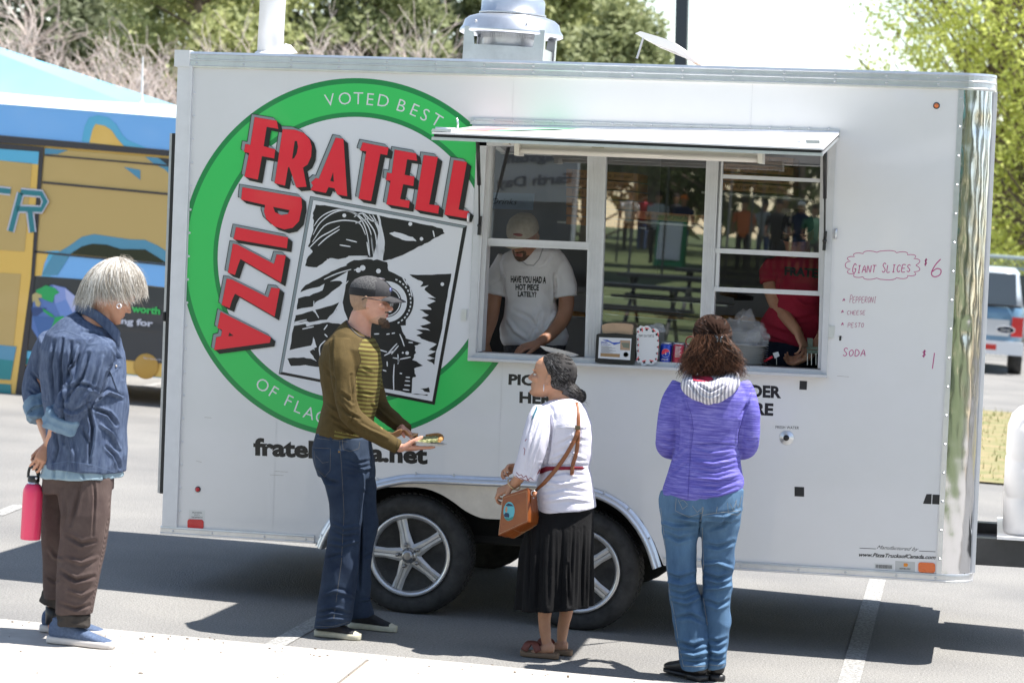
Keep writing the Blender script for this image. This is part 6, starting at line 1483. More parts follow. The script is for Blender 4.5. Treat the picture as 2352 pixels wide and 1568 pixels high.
def hand(mb, wrist, d, n, size=.185, curls=(20,25,30,35), spread=6, thumb=(35,20), side=1, palmlen=.5, bend_w=1.0):
    """wrist point, direction d of the hand, n the palm's outward normal; side: thumb on +side of d x n"""
    d = Vector(d).normalized(); n = Vector(n); n = (n-d*n.dot(d)).normalized(); s_ = n.cross(d).normalized()*side; W = Vector(wrist); Lp = size*palmlen; k_ = size/.185
    vs, fs = loft([(W-d*.012, s_*.026*k_, n*.020*k_), (W+d*Lp*.25, s_*.033*k_, n*.0165*k_), (W+d*Lp*.6, s_*.040*k_, n*.0145*k_), (W+d*Lp*.95, s_*.042*k_, n*.012*k_), (W+d*Lp*1.03, s_*.036*k_, n*.009*k_)], 18, True, 2.6); mb.add(vs, fs)
    lens = (.44,.49,.45,.36); offs = (.031,.0105,-.0105,-.0305); tips = []
    for i in range(4):
        b = W+d*Lp*(.93-.03*abs(i-1))+s_*offs[i]*k_; sp_ = R(spread*(1.5-i)*.7); dd = (d*math.cos(sp_)+s_*math.sin(sp_)).normalized(); L_ = lens[i]*size; rr_ = .0088*k_*(1 if i < 3 else .86); p = b-dd*.02; pts = [p, b]; rs_ = [rr_, rr_*1.05]; q = b; cur = 0
        for j_, fl in enumerate((.42,.32,.26)):
            cur += curls[i]*(.7,1.1,.8)[j_]; v = dd*math.cos(R(cur))+n*math.sin(R(cur)); m_ = q+v*L_*fl*.5; q = q+v*L_*fl; pts += [m_, q]; rs_ += [rr_*(.97,.9,.84)[j_], rr_*(1.0,.92,.66)[j_]]
        mb.tube(pts, rs_, 10); mb.sph(q, rr_*.68, 8, 6); tips.append(q)
    b = W+d*Lp*.16+s_*.026*k_; a1, a2 = thumb; v = (d*math.cos(R(a1))+s_*math.sin(R(a1))).normalized(); v = (v*math.cos(R(a2))+n*math.sin(R(a2))).normalized()
    q1 = b+v*size*.24; v2 = (v*.85+d*.4+n*.12).normalized(); q2 = q1+v2*size*.17; v3 = (v2+d*.25).normalized(); q3 = q2+v3*size*.13
    mb.tube([b-v*.015, b, (b+q1)/2, q1, q2, q3], [.014*k_,.0155*k_,.0135*k_,.011*k_,.0102*k_,.0075*k_], 10); mb.sph(q3, .0076*k_, 8, 6)
    return tips
def skinmat(nm, c, c2): return mat(nm, c, .5, col2=c2, vscale=9, sss=.25, spec=.4, bump=.08, bscale=90)
SKM = skinmat('skin_fair', (.66,.37,.27), (.56,.28,.20)); SKL = skinmat('skin_tan', (.55,.30,.19), (.45,.23,.14)); SKD = skinmat('skin_warm', (.46,.24,.15), (.38,.19,.12)); SKO = skinmat('skin_medium', (.55,.30,.20), (.46,.23,.15))  # plain mottled skin tones, one per complexion
LIP = mat('lips', (.36,.11,.09), .45); STUB = mat('stubble', (.46,.27,.20), .7, col2=(.54,.33,.24), vscale=60); BEARD = mat('beard', (.07,.045,.03), .85, col2=(.16,.10,.07), vscale=90); HAIRSH = mat('short_hair', (.30,.19,.125), .8, col2=(.42,.27,.18), vscale=70)
def cloth(nm, c, c2=None, vs=30, bump=.35, bs=260, rough=.85, stretch=None, detail=5):
    return mat(nm, c, rough, col2=c2 or tuple(v*.78 for v in c), vscale=vs, bump=bump, bscale=bs, stretch=stretch, detail=detail, spec=.25)
def strands(n, gen, r, m, name, parent, seg=3):
    """n hair strands, gen(i) -> list of points"""
    mb = MB()
    for i in range(n):
        pts = gen(i)
        if pts is None: continue
        k = len(pts); mb.tube(pts, [r*(1-.75*(j_/(k-1))**2) for j_ in range(k)], seg, False)
    o = mb.build(name, m, parent, True); return o
def person(label, c): 
    return thing('person', label, 'person', c)
def shoe(P, f_, Y, sole, upper, laces, parent, L_, hw=.045, kind='sneaker', z0=0):
    pass
# =================================================================== MAN WITH THE PIZZA
YM = gnd(*MN(215,1500)).y; ps = Pose(MN, YM+.10)
man = person('man in grey trucker cap, sunglasses and olive striped shirt holding a paper plate of pizza', (at(*MN(220,1480),YM+.1).x, YM+.1, 0))
JE = cloth('denim_dark', (.018,.045,.12), (.010,.024,.065), 22, .4, 300, stretch=(3,3,.8)); 
OL = cloth('olive_knit', (.095,.065,.022), (.075,.052,.018), 40, .25, 240)
def stripemat(nm, c1, c2, freq, tilt=(0,0,1)):
    m = bpy.data.materials.new(nm); m.use_nodes = True; n = m.node_tree.nodes; l = m.node_tree.links; b = n['Principled BSDF']
    tc = n.new('ShaderNodeTexCoord'); mp = n.new('ShaderNodeMapping'); l.new(tc.outputs['Object'], mp.inputs[0]); mp.inputs['Rotation'].default_value = tilt
    w = n.new('ShaderNodeTexWave'); w.bands_direction = 'Z'; w.inputs['Scale'].default_value = freq; w.inputs['Distortion'].default_value = .25; w.inputs['Detail'].default_value = 1; l.new(mp.outputs[0], w.inputs[0])
    r = n.new('ShaderNodeValToRGB'); l.new(w.outputs[0], r.inputs[0]); r.color_ramp.elements[0].position = .46; r.color_ramp.elements[0].color = (*c1,1); r.color_ramp.elements[1].position = .54; r.color_ramp.elements[1].color = (*c2,1)
    l.new(r.outputs[0], b.inputs['Base Color']); b.inputs['Roughness'].default_value = .85; b.inputs['Specular IOR Level'].default_value = .2; return m
STR = stripemat('striped_knit', (.185,.165,.048), (.085,.058,.02), 15.5, (0,R(-6),0))
hd = Head(at(*HD(800,668), YM+.1), .232, 4, -3); body = MB(); hd.build(body)
nk = [ps.p(297,215,0), ps.p(288,250,0), ps.p(272,300,0)]; body.tube([ps.p(308,190,.0)]+nk, [.052,.056,.060,.078], 20)
v, f = loft([ps.row((225,330),(320,345),.10),ps.row((180,400),(340,410),.12),ps.row((175,560),(325,570),.11),ps.row((150,690),(305,700),.12),ps.row((145,770),(310,790),.12)], 24); body.add(v, f)
for L_ in (((222,352,-.15,.032),(245,590,-.20,.035),(330,665,-.17,.031),(440,735,-.10,.022),(455,737,-.095,.022)),((300,372,.15,.028),(356,580,.22,.026),(455,662,.09,.022)),
           ((225,800,-.08,.06),(230,1080,-.09,.036),(190,1440,-.10,.03)),((275,800,.09,.055),(300,1080,.10,.036),(290,1400,.12,.028))):
    p_, r_ = ps.tube(L_); body.tube(*smoothtube(p_, r_), 16)
dn = (ps.p(560,742,-.02)-ps.p(448,737,-.095)); hand(body, ps.p(449,738,-.09), dn, (0,.25,1), .185, (2,3,5,8), 5, (28,34), -1)
dn = (ps.p(528,712,.02)-ps.p(462,664,.09)); hand(body, ps.p(460,664,.085), dn, (-.3,-.5,-.9), .175, (38,36,38,42), 3, (30,25), 1)
me = solid(body, .004, 2); hd.dent(me); c = fcent(me); Lc = hd.loc(c); clb = Cloth(me); o = place(me, 'body', [SKM,LIP,BEARD,HAIRSH,STUB], man)
x, y, z = Lc.T; paint(me, (z > .02)&(z < 1.1)&(x < .0-.05*(z < .3))&(z > .28+.25*(x+.1))&(abs(y) < .4), 3)
paint(me, (x > .06)&(x < .40)&(z > .0)&(z < .30)&(abs(y) > .05)&(z < .05+.5*x), 4); paint(me, (x > .24)&(z < .155)&(z > -.06)&(abs(y) < .2)&(x > .28-.2*z), 2); paint(me, (x > .33)&(abs(z-.285) < .022)&(abs(y) < .13), 2)
paint(me, (x > .395)&(abs(z-.219) < .03)&(abs(y) < .085), 1)
# goatee tuft
rnd = random.Random(4)
def gz(i):
    a, b = rnd.uniform(-1,1), rnd.random(); p = hd.w(.30+.14*b, a*.11, .06+.07*b*(1-abs(a))); return [p, p+hd.M @ Vector((.008,0,-.012)), p+hd.M @ Vector((.010+rnd.uniform(-.006,.006),0,-.028))]
strands(420, gz, .0009, BEARD, 'goatee', man)
# shirt
jr = [ps.row((232,232),(330,298),.085,0), ps.row((205,262),(345,312),.135,0), ps.row((152,322),(364,352),.185,0), ps.row((132,390),(371,415),.185,0), ps.row((138,470),(367,480),.17,0), ps.row((148,560),(356,566),.155,0), ps.row((134,620),(340,640),.15,0), ps.row((122,668),(325,690),.155,0), ps.row((120,680),(316,712),.155,0)]
sl = []
for L_ in (((212,318,-.13,.058),(216,400,-.175,.060),(226,500,-.195,.056),(248,598,-.205,.054),(300,652,-.185,.050),(375,698,-.14,.042),(442,735,-.10,.037)),((300,320,.13,.055),(330,430,.19,.052),(362,560,.22,.048),(400,610,.17,.044),(478,668,.085,.032))):
    p_, r_ = ps.tube(L_); sl.append(smoothtube(p_, r_))
stk_ = [([(190,640),(235,668),(300,690)],3.5,-.006),([(165,600),(220,640)],3,-.005),([(205,560),(240,600),(290,625)],3,-.007),([(215,520),(262,560)],3,-.005),([(280,640),(330,668),(400,700)],3,.005),([(270,600),(250,640),(300,680)],3,-.005),([(150,420),(185,460),(190,520)],3,-.004),([(180,300),(175,360),(182,450)],3.2,-.006),
       ([(255,450),(262,520),(258,560)],3.2,-.009),([(300,420),(340,440)],3,-.003),([(300,520),(345,530)],3,-.003),([(150,560),(200,600)],3,.004),([(340,560),(380,600),(440,650)],3,.005)]
front = [MN(*p) for p in ((290,318),(330,285),(380,300),(380,720),(180,720),(190,672),(262,690),(268,600),(262,520),(276,440),(296,390),(282,345))]
o, cl = garment([jr], sl, man, 'shirt', [OL, STR], .0055, 4, MN, stk_, .0022, 11, (1,1,.8), 1,
    paints=[(lambda c, P: inpoly(P, front) & (c[:,1] > YM+.1-.165) & ~((P[:,0] > MN(348,0)[0]) & (P[:,1] > MN(0,500)[1]) & (c[:,1] > YM+.14)), 1)])
cl.line([(236,232),(252,262),(290,296),(322,301),(328,288)], MN, .0, BLACK, 'collar_band', man, 0, th=.0045)
cl.line([(300,300),(282,345),(294,392),(275,440),(262,520)], MN, .0018, mat('seam_brown',(.05,.035,.012),.9), 'sleeve_seam', man)
cl.line([(441,700),(436,735),(434,768)], MN, .002, MATS['seam_brown'], 'cuff_seam', man)
# jeans
jl = [[ps.row((118,672),(332,700),.15), ps.row((104,735),(338,745),.155), ps.row((112,800),(345,800),.155), ps.row((128,850),(345,860),.14)],
 [ps.row((104,738),(300,760),.085,-.075), ps.row((118,820),(312,840),.088,-.08), ps.row((150,880),(306,890),.088,-.085), ps.row((168,960),(298,965),.082,-.09), ps.row((176,1045),(292,1050),.078,-.09), ps.row((162,1105),(288,1110),.076,-.09), ps.row((150,1200),(282,1200),.078,-.095), ps.row((134,1300),(272,1305),.085,-.10), ps.row((116,1400),(256,1405),.092,-.10), ps.row((110,1458),(248,1438),.094,-.10)],
 [ps.row((200,760),(344,780),.085,.075), ps.row((215,860),(350,865),.085,.08), ps.row((230,960),(354,965),.08,.09), ps.row((240,1050),(361,1055),.076,.10), ps.row((235,1120),(348,1125),.074,.10), ps.row((225,1230),(331,1230),.076,.11), ps.row((215,1330),(329,1335),.082,.12), ps.row((232,1425),(342,1408),.088,.13)]]
stk_ = [([(215,720),(222,860),(226,1000),(222,1200)],1.6,.0025),([(230,780),(280,800),(330,790)],3,-.004),([(225,810),(290,830),(340,815)],3,.005),([(225,840),(285,850)],3,-.004),([(185,1075),(230,1095),(285,1085)],3.5,-.006),([(165,1120),(220,1128),(280,1110)],3.5,.006),([(180,1040),(230,1060),(290,1050)],3.5,.005),([(155,1180),(220,1160)],3,-.005),
        ([(135,1330),(190,1310),(265,1330)],3.5,.005),([(120,1400),(180,1385),(250,1400)],3.5,-.006),([(118,1430),(180,1420),(245,1425)],3,.006),([(110,1445),(170,1450)],3,-.004),([(295,900),(330,920)],3,.004),([(300,1180),(340,1160)],3,-.005),([(290,1350),(335,1340)],3,.005),([(290,950),(292,1100),(285,1300)],3,-.01),([(120,830),(160,870),(200,880)],4,-.008)]
DEN = cloth('denim_dark_worn', (.040,.062,.105), (.012,.022,.048), 3.6, .4, 300, detail=8)
o, cl = garment(jl, [], man, 'jeans', [DEN], .006, 3, MN, stk_, .0045, 8, (1,1,.7), 2, k=1.3)
ST = mat('stitching', (.16,.15,.13), .8)
for P in ([(105,738),(140,741),(172,742),(170,830),(148,855),(112,822),(105,738)],[(219,706),(222,745),(250,754),(285,742),(289,716)],[(208,712),(216,812),(226,1000),(215,1200),(185,1420)],[(110,700),(160,706),(240,715)],[(112,1452),(180,1452),(245,1434)],[(112,770),(140,800),(165,795)]):
    cl.line(P, MN, .0014, ST, 'stitch', man)
cl.line([(108,684),(170,692),(225,700)], MN, .004, mat('denim_edge',(.07,.12,.22),.9), 'waistband_edge', man)
cl.line([(175,690),(174,700),(173,712)], MN, .012, DEN, 'belt_loop', man, .006)
h, _ = cl.hit(*MN(206,755)); MB().sph(h, .005, 8, 6).build('rivet_button', mat('brass',(.5,.3,.1),.4,.8), man, True)
# canvas shoes
def sneaker(heel, toe, topy, Y, f_, up, solem, par, wid=.046, hi=62, zb=0, h_ank=None, toecap=None, n=''):
    a = at(*f_(*heel), Y); b = at(*f_(*toe), Y); a.z = zb; b.z = zb; d = (b-a); L_ = d.length; d.normalize(); s_ = Vector((-d.y,d.x,0)); U = Vector((0,0,1))
    def ring(t, w, z, h): c = a+d*L_*t+U*(zb*0+z); return (c, s_*w, U*h)
    out = [(-.0,.55),(.03,.8),(.12,.88),(.3,.82),(.5,.84),(.7,1.0),(.85,.95),(.95,.7),(1.0,.3)]
    mb = MB(); vs, fs = loft([(a+d*L_*t+U*.017, s_*wid*w, U*.016) for t, w in out], 20, True, 5); mb.add(vs, fs); sh = bpy.data.objects.new('shoe', None); link(sh, par); sh.location = a-wloc(par)
    mb.build('sole', solem, sh, True)
    mb = MB(); prof = [(.02,.5,.06,.028),(.06,.72,.062,.04),(.16,.78,.062,.044),(.3,.74,.062,.042),(.42,.76,.055,.034),(.58,.86,.044,.026),(.74,.92,.034,.018),(.88,.82,.028,.014),(.97,.5,.024,.009)]
    vs, fs = loft([(a+d*L_*t+U*z, s_*wid*w, U*h) for t, w, z, h in prof], 20, True, 2.4); mb.add(vs, fs)
    mb.tube([a+d*L_*.2+U*.07, a+d*L_*.16+U*.12], [wid*.8, wid*.72], 16)
    m2 = solid(mb, .004, 3); mt = [up, toecap or up]; 
    Vc = fcent(m2); tt = ((Vc-npr(a)) @ npr(d))/L_; o = place(m2, 'upper', mt, sh); paint(m2, tt > .86, 1)
    lc = MB()
    for k in range(5):
        t = .38+.085*k; z = .083-.011*k; p = a+d*L_*t+U*z; lc.tube([p-s_*wid*.5-U*.012, p+U*.004, p+s_*wid*.5-U*.012], .0026, 5)
    lc.build('laces', mat('lace_dark' if n == '' else n, (.06,.04,.035) if n == '' else (.12,.2,.38), .8), sh); return sh
CV = cloth('canvas_charcoal', (.035,.035,.04), None, 50, .3); RB = mat('rubber_cream', (.55,.52,.40), .6, var=.1, vscale=30)
sneaker((110,1490),(294,1500),0, YM+.005, MN, CV, RB, man, toecap=RB); sneaker((245,1450),(438,1452),0, gnd(*MN(340,1466)).y, MN, CV, RB, man, toecap=RB)
# cap
CPB = mat('cap_black', (.014,.014,.016), .8, bump=.3, bscale=200); CPG = cloth('cap_grey', (.055,.055,.060), None, 60, .2)
CPM = cloth('cap_mesh', (.03,.03,.035), (.14,.14,.14), 160, .5, 200)
vs = []; seg = 36; rowsC = [(.585,.0,.46,.345),(.66,0,.468,.355),(.75,0,.46,.352),(.84,-.005,.425,.33),(.92,-.015,.35,.275),(.985,-.02,.23,.185),(1.02,-.02,.10,.08),(1.028,-.02,.01,.01)]
for z, cx0, a_, b_ in rowsC:
    for k in range(seg):
        t = 2*math.pi*k/seg; x = cx0+a_*math.cos(t); y = b_*math.sin(t); zz_ = z+(.05*max(0,math.cos(t)) if z < .7 else 0)-.01; vs.append(hd.w(x-.0, y, zz_+.02*(x)))
fs = [(i*seg+k, i*seg+(k+1) % seg, (i+1)*seg+(k+1) % seg, (i+1)*seg+k) for i in range(len(rowsC)-1) for k in range(seg)]
cap = bpy.data.objects.new('cap', None); link(cap, man); cap.location = hd.c-wloc(man)
crown = mk('crown', vs, fs, [CPG, CPM, CPB], cap, True)
for p in crown.data.polygons:
    q = hd.loc(npr([Vector(p.center)+hd.c]))[0]; p.material_index = 0 if q[0] > .12-.25*(.8-q[2])*0 else (2 if q[2] < .74 else 1)
vs = []; nu, nv = 10, 14
for j_ in range(nv+1):
    s_ = -1+2*j_/nv
    for i in range(nu+1):
        t = i/nu; x = .40+t*(.39*(1-.55*s_*s_)) - .10*(s_*s_); y = s_*(.30-.02*t); z = .615-.085*t*t-.10*s_*s_*(1-.2*t)+.03; vs.append(hd.w(x, y, z))
n_ = nu+1; fs = [(j_*n_+i, j_*n_+i+1, (j_+1)*n_+i+1, (j_+1)*n_+i) for j_ in range(nv) for i in range(nu)]
bl = mk('brim', vs, fs, CPG, cap, True); sm_ = bl.modifiers.new('s', 'SOLIDIFY'); sm_.thickness = .0035
e = MB(); hd.ell(e, (.425,.0,.76), (.035,.14,.07)); e.build('patch', mat('cap_patch',(.12,.14,.30),.6), cap, True); e = MB(); hd.ell(e, (-.02,0,1.03), (.025,.025,.012)); e.build('top_button', CPG, cap, True)
e = MB(); hd.ell(e, (.18,0,.975), (.10,.07,.03)); e.build('light_panel', mat('cap_light',(.45,.38,.36),.8), cap, True)
# sunglasses
g_ = bpy.data.objects.new('sunglasses', None); link(g_, man); g_.location = hd.w(.45,0,.5)-wloc(man)
LN = mat('dark_lens', (.015,.015,.018), .08, coat=1)
for sg_ in (-1,1):
    e = MB(); e.tube([hd.w(.475,sg_*.20,.52), hd.w(.46,sg_*.30,.53), hd.w(.20,sg_*.345,.535), hd.w(-.04,sg_*.36,.545), hd.w(-.11,sg_*.35,.50)], [.0022,.0028,.0022,.0026,.0035], 6); e.build('temple_arm', BLACK, g_, True)
    pts = [(.49-.25*(abs(a)-.13)*.25, a*sg_, z) for a, z in ((.035,.53),(.035,.47),(.08,.425),(.15,.42),(.215,.455),(.23,.53),(.13,.545))]
    MB().quadbox([hd.w(p[0],p[1],p[2]) for p in pts], hd.M @ Vector((-.002,0,0))).build('lens', LN, g_); MB().tube([hd.w(*p) for p in pts+[pts[0]]], .0013, 5).build('lens_rim', ALU, g_, True)
# plate, pizza slice, napkin
pcx = ps.p(560,726,-.03); t = thing('pizza_plate', 'white fluted paper plate carried flat by the man in the cap', 'paper plate', pcx)
sg = 64; vs = []; Rm = Matrix.Rotation(R(-2),3,'X') @ Matrix.Rotation(R(3),3,'Y')
for r_, z2 in ((.001,0),(.065,0),(.075,.005),(.095,.013)):
    for k in range(sg): a = 2*math.pi*k/sg; vs.append(pcx+Rm @ Vector((r_*math.cos(a), r_*math.sin(a), z2+(.0015*(k % 2))*(r_ > .07))))
mk('plate', vs, [(j*sg+k, j*sg+(k+1) % sg, (j+1)*sg+(k+1) % sg, (j+1)*sg+k) for j in range(3) for k in range(sg)], PP, t)
t = thing('pizza_slice', 'slice of green pesto pizza on the paper plate in the hands of the man', 'pizza slice', pcx+Vector((0,0,.01)))
PES = mat('pesto', (.16,.20,.07), .6, col2=(.42,.40,.20), vscale=55, bump=.8, bscale=70)
a, b, c = ps.p(500,728,-.06)+Vector((0,0,.006)), ps.p(608,722,-.06)+Vector((0,0,.008)), ps.p(600,706,.06)+Vector((0,0,.006)); d_ = ps.p(535,712,.06)+Vector((0,0,.008))
mb = MB().quadbox([a,b,c,d_], (0,0,.012)); me = solid(mb, .003, 3); sculpt(me, MN, [], .004, 60, (1,1,1), 5); place(me, 'topping', PES, t)
P_, R_ = smoothtube([b+Vector((.0,-.006,.008)), (b+c)/2+Vector((.012,0,.012)), c+Vector((0,.0,.014)), d_+Vector((.02,.01,.016))], [.011,.014,.013,.010]); MB().tube(P_, R_, 10).build('crust', CRUST, t, True)
NAP = mat('napkin_tan', (.50,.30,.16), .85, var=.05, vscale=12)
mb = MB(); G = 9; vs = []
for j_ in range(G):
    for i in range(G):
        u, v_ = i/(G-1), j_/(G-1); p = ps.p(383+u*75, 690-u*14-(1-v_)*8+v_*10, -.05+.16*v_); p.z += .006*math.sin(u*9+v_*5)+.004*math.sin(v_*13); vs.append(p)
for j_ in range(G):
    for i in range(G):
        u, v_ = i/(G-1), j_/(G-1); p = ps.p(455+u*66, 672+u*16+v_*8, -.01+.09*v_); p.z += .011*math.sin(u*7+v_*6); vs.append(p)
fs = [(k*81+j_*G+i, k*81+j_*G+i+1, k*81+(j_+1)*G+i+1, k*81+(j_+1)*G+i) for k in (0,1) for j_ in range(G-1) for i in range(G-1)]
o = mk('paper_napkin', vs, fs, NAP, None, True); s_ = o.modifiers.new('s','SOLIDIFY'); s_.thickness = .003; tag(o, 'crumpled tan paper napkin pinched between the hands of the man in the cap', 'napkin')
# =================================================================== OLD WOMAN WITH THE PINK BOTTLE
YO = gnd(*OW(250,1500),.112).y; ps = Pose(OW, YO+.10)
ow = person('person with short silver bob hair, denim shirt and brown corduroys, hands behind the back', (at(*OW(260,1490),YO+.1).x, YO+.1, .112))
hd = Head(at(*OW2(1000,385), YO+.10), .232, 38, -26); body = MB(); hd.build(body, .9, True)
body.tube([at(*OW2(960,470),YO+.09),at(*OW2(900,560),YO+.08),at(*OW2(850,660),YO+.08)], [.055,.056,.07], 20)
v, f = loft([ps.row((250,310),(390,350),.10),ps.row((200,400),(410,400),.15),ps.row((190,560),(430,570),.12),ps.row((210,800),(420,800),.13),ps.row((210,900),(390,900),.13)], 24); body.add(v, f)
for L_ in (((345,420,-.14,.032),(275,560,-.17,.036),(218,680,-.16,.033),(190,745,-.12,.026),(180,770,-.09,.023)),((195,440,.14,.022),(135,560,.17,.036),(158,670,.10,.032),(178,740,.0,.026),(182,760,-.03,.024)),
           ((320,900,-.08,.065),(300,1100,-.09,.045),(270,1400,-.10,.030),(262,1460,-.10,.028)),((220,900,.09,.065),(205,1100,.10,.045),(198,1370,.12,.028),(200,1440,.12,.028))):
    p_, r_ = ps.tube(L_); body.tube(*smoothtube(p_, r_), 16)
hand(body, ps.p(182,765,-.10), ps.p(150,835,-.14)-ps.p(182,765,-.10), (-.5,.6,-.3), .165, (30,34,30,22), 8, (30,10), -1)
hand(body, ps.p(178,768,-.03), ps.p(108,846,-.05)-ps.p(178,768,-.03), (.35,-.5,-.6), .165, (22,38,45,50), 9, (38,5), 1)
me = solid(body, .004, 2); hd.dent(me); c = fcent(me); Lc = hd.loc(c); o = place(me, 'body', [SKO, LIP], ow); x, y, z = Lc.T; paint(me, (x > .395)&(abs(z-.219) < .028)&(abs(y) < .085), 1)
DNM = cloth('denim_shirt', (.115,.155,.245), (.045,.068,.135), 14, .5, 320, stretch=(4,4,1.2), detail=9)
jr = [ps.row((285,268),(420,350),.09,0), ps.row((240,300),(415,352),.14,0), ps.row((190,352),(425,375),.20,0), ps.row((168,410),(440,425),.215,0), ps.row((162,490),(455,505),.20,0), ps.row((172,570),(460,580),.19,0), ps.row((182,660),(458,665),.19,0), ps.row((186,750),(456,755),.195,0), ps.row((186,810),(452,825),.20,0), ps.row((180,838),(448,866),.205,0)]
sl = []
for L_ in (((372,395,-.13,.062),(362,440,-.17,.071),(325,520,-.20,.074),(275,600,-.20,.070),(238,670,-.18,.062),(226,692,-.17,.058)),((190,380,.12,.06),(160,440,.17,.060),(128,540,.18,.056),(128,600,.15,.052),(148,645,.11,.048))):
    p_, r_ = ps.tube(L_); sl.append(smoothtube(p_, r_))
stk_ = [([(230,370),(225,470),(232,600),(238,760)],3,-.012),([(262,385),(262,480),(250,600)],3.4,-.010),([(200,380),(192,470),(200,600)],3,-.010),([(285,400),(275,470),(250,540)],3,.010),([(330,430),(300,520),(240,600)],3.5,-.010),([(380,440),(350,540),(285,620)],3.5,.008),([(400,500),(360,590),(280,640)],3.2,-.012),
        ([(240,560),(300,540),(360,560)],3,-.007),([(210,620),(260,650),(300,640)],3,.007),([(320,600),(340,700),(335,800)],3.2,-.012),([(350,600),(400,570),(450,590)],3.2,.009),([(345,630),(400,650),(430,690)],3.4,-.012),([(370,690),(410,720),(440,780)],3,.008),([(300,700),(330,760),(330,830)],3,-.008),([(390,770),(420,800),(440,850)],3,-.008),([(410,400),(440,450),(450,520)],3,-.008),
        ([(120,500),(150,540),(160,590)],3,-.008),([(105,560),(140,590),(175,600)],2.6,-.006),([(205,700),(215,780),(200,830)],3,-.009),([(250,720),(270,800),(265,850)],3,.007),([(300,345),(350,350),(400,380)],2.5,-.004)]
def ocol(mb): pass
o, cl = garment([jr], sl, ow, 'denim_shirt', DNM, .0055, 3, OW, stk_, .007, 7, (1,1,.6), 7, k=1.25)
# collar, cuffs, pocket, seams
def band(P, w, f_, pose, m, name, parent, th=.006, dys=None, tilt=(0,0,0)):
    mb = MB(); pts = []
    for i, p in enumerate(P): pts.append(pose.p(p[0], p[1], p[2]))
    pts = crv(pts, 5); mb.tube(pts, [(w/2, th/2)]*len(pts), 12, True, None, (0,0,1)); return mb.build(name, m, parent, True)
DNL = cloth('denim_light', (.20,.30,.40), (.12,.19,.28), 12, .4, 300)
band([(282,262,.05),(300,262,-.05),(350,285,-.095),(400,325,-.09),(432,365,-.06),(440,385,-.02)], .046, OW, ps, DNM, 'collar', ow, .010)
band([(430,350,-.04),(440,362,.02),(405,320,.10),(340,275,.11),(285,258,.06)], .042, OW, ps, DNM, 'collar', ow, .008)
# rolled cuffs
for L_, rr_, nm in (([(244,646,-.19),(232,672,-.182),(221,700,-.172)], .080, 'cuff'), ([(140,608,.15),(146,632,.125),(152,658,.105)], .067, 'cuff')):
    a, b = ps.p(*L_[0]), ps.p(*L_[2]); mb = MB(); mb.tube([a, a.lerp(b,.15), a.lerp(b,.5), a.lerp(b,.9), b, b.lerp(a,.1)], [rr_*.93, rr_*1.04, rr_*1.0, rr_*1.06, rr_*1.0, rr_*.8], 24)
    m2 = solid(mb, .004, 3); sculpt(m2, OW, [], .005, 16, (1,1,1), 3); place(m2, 'cuff', DNL, ow)
for P in ([(290,395),(330,398),(375,392),(405,410)],[(292,400),(270,425),(255,470)],[(200,352),(240,345),(300,368),(330,395)],[(395,300),(430,355),(440,385)],[(350,700),(345,760),(333,815)],[(190,835),(250,825),(340,838),(445,872)],[(400,480),(425,468),(450,452)]):
    cl.line(P, OW, .0022, mat('denim_seam',(.11,.16,.27),.9), 'stitch', ow, .003)
cl.patch([(403,487),(408,472),(440,445),(455,450),(450,470),(438,485),(412,505)], OW, DNM, 'pocket_flap', ow, .010); cl.patch([(412,505),(438,485),(452,500),(462,572),(450,580),(436,570)], OW, DNM, 'pocket', ow, .006)
h, _ = cl.hit(*OW(429,474), .013); MB().sph(h, .005, 8, 6).build('button', mat('button_pearl',(.5,.45,.4),.3), ow, True)
# pale undershirt hem
ur = [ps.row((176,830),(440,858),.185), ps.row((165,860),(440,868),.19), ps.row((158,885),(436,885),.19)]
ur = [ps.row((172,826),(440,850),.19), ps.row((166,862),(442,872),.20), ps.row((160,878),(444,886),.205)]
garment([ur], [], ow, 'undershirt', cloth('pale_denim',(.30,.40,.46),(.22,.31,.38),14,.3,250), .0055, 3, OW, [([(200,850),(200,885)],3,-.006),([(300,860),(310,890)],3,-.006),([(250,855),(245,890)],3,.006),([(380,865),(385,890)],3,-.006)], .003, 12, (1,1,.4), 9)
CORD = mat('corduroy', (.120,.088,.080), .9, col2=(.085,.060,.056), vscale=12, spec=.2, bump=.0)
def ribs(m, sc2):
    n = m.node_tree.nodes; l = m.node_tree.links; tc = n.new('ShaderNodeTexCoord'); w = n.new('ShaderNodeTexWave'); w.bands_direction = 'X'; w.inputs['Scale'].default_value = sc2; w.inputs['Distortion'].default_value = .6; l.new(tc.outputs['Object'], w.inputs[0])
    b = n.new('ShaderNodeBump'); b.inputs['Strength'].default_value = .5; b.inputs['Distance'].default_value = .004; l.new(w.outputs[0], b.inputs['Height']); l.new(b.outputs[0], n['Principled BSDF'].inputs['Normal'])
ribs(CORD, 120)
jl = [[ps.row((178,850),(420,860),.155), ps.row((170,885),(412,880),.16), ps.row((168,940),(408,930),.15)],
 [ps.row((206,890),(412,882),.10,-.07), ps.row((222,960),(406,950),.10,-.08), ps.row((232,1020),(401,1020),.10,-.09), ps.row((228,1100),(394,1100),.098,-.09), ps.row((216,1180),(382,1180),.095,-.09), ps.row((212,1260),(368,1262),.092,-.10), ps.row((214,1330),(350,1330),.088,-.10), ps.row((212,1385),(338,1388),.082,-.10)],
 [ps.row((166,890),(330,890),.10,.08), ps.row((160,1000),(300,1000),.10,.09), ps.row((160,1100),(290,1100),.095,.10), ps.row((164,1200),(285,1200),.09,.11), ps.row((162,1290),(270,1290),.085,.12), ps.row((166,1330),(262,1330),.08,.12)]]
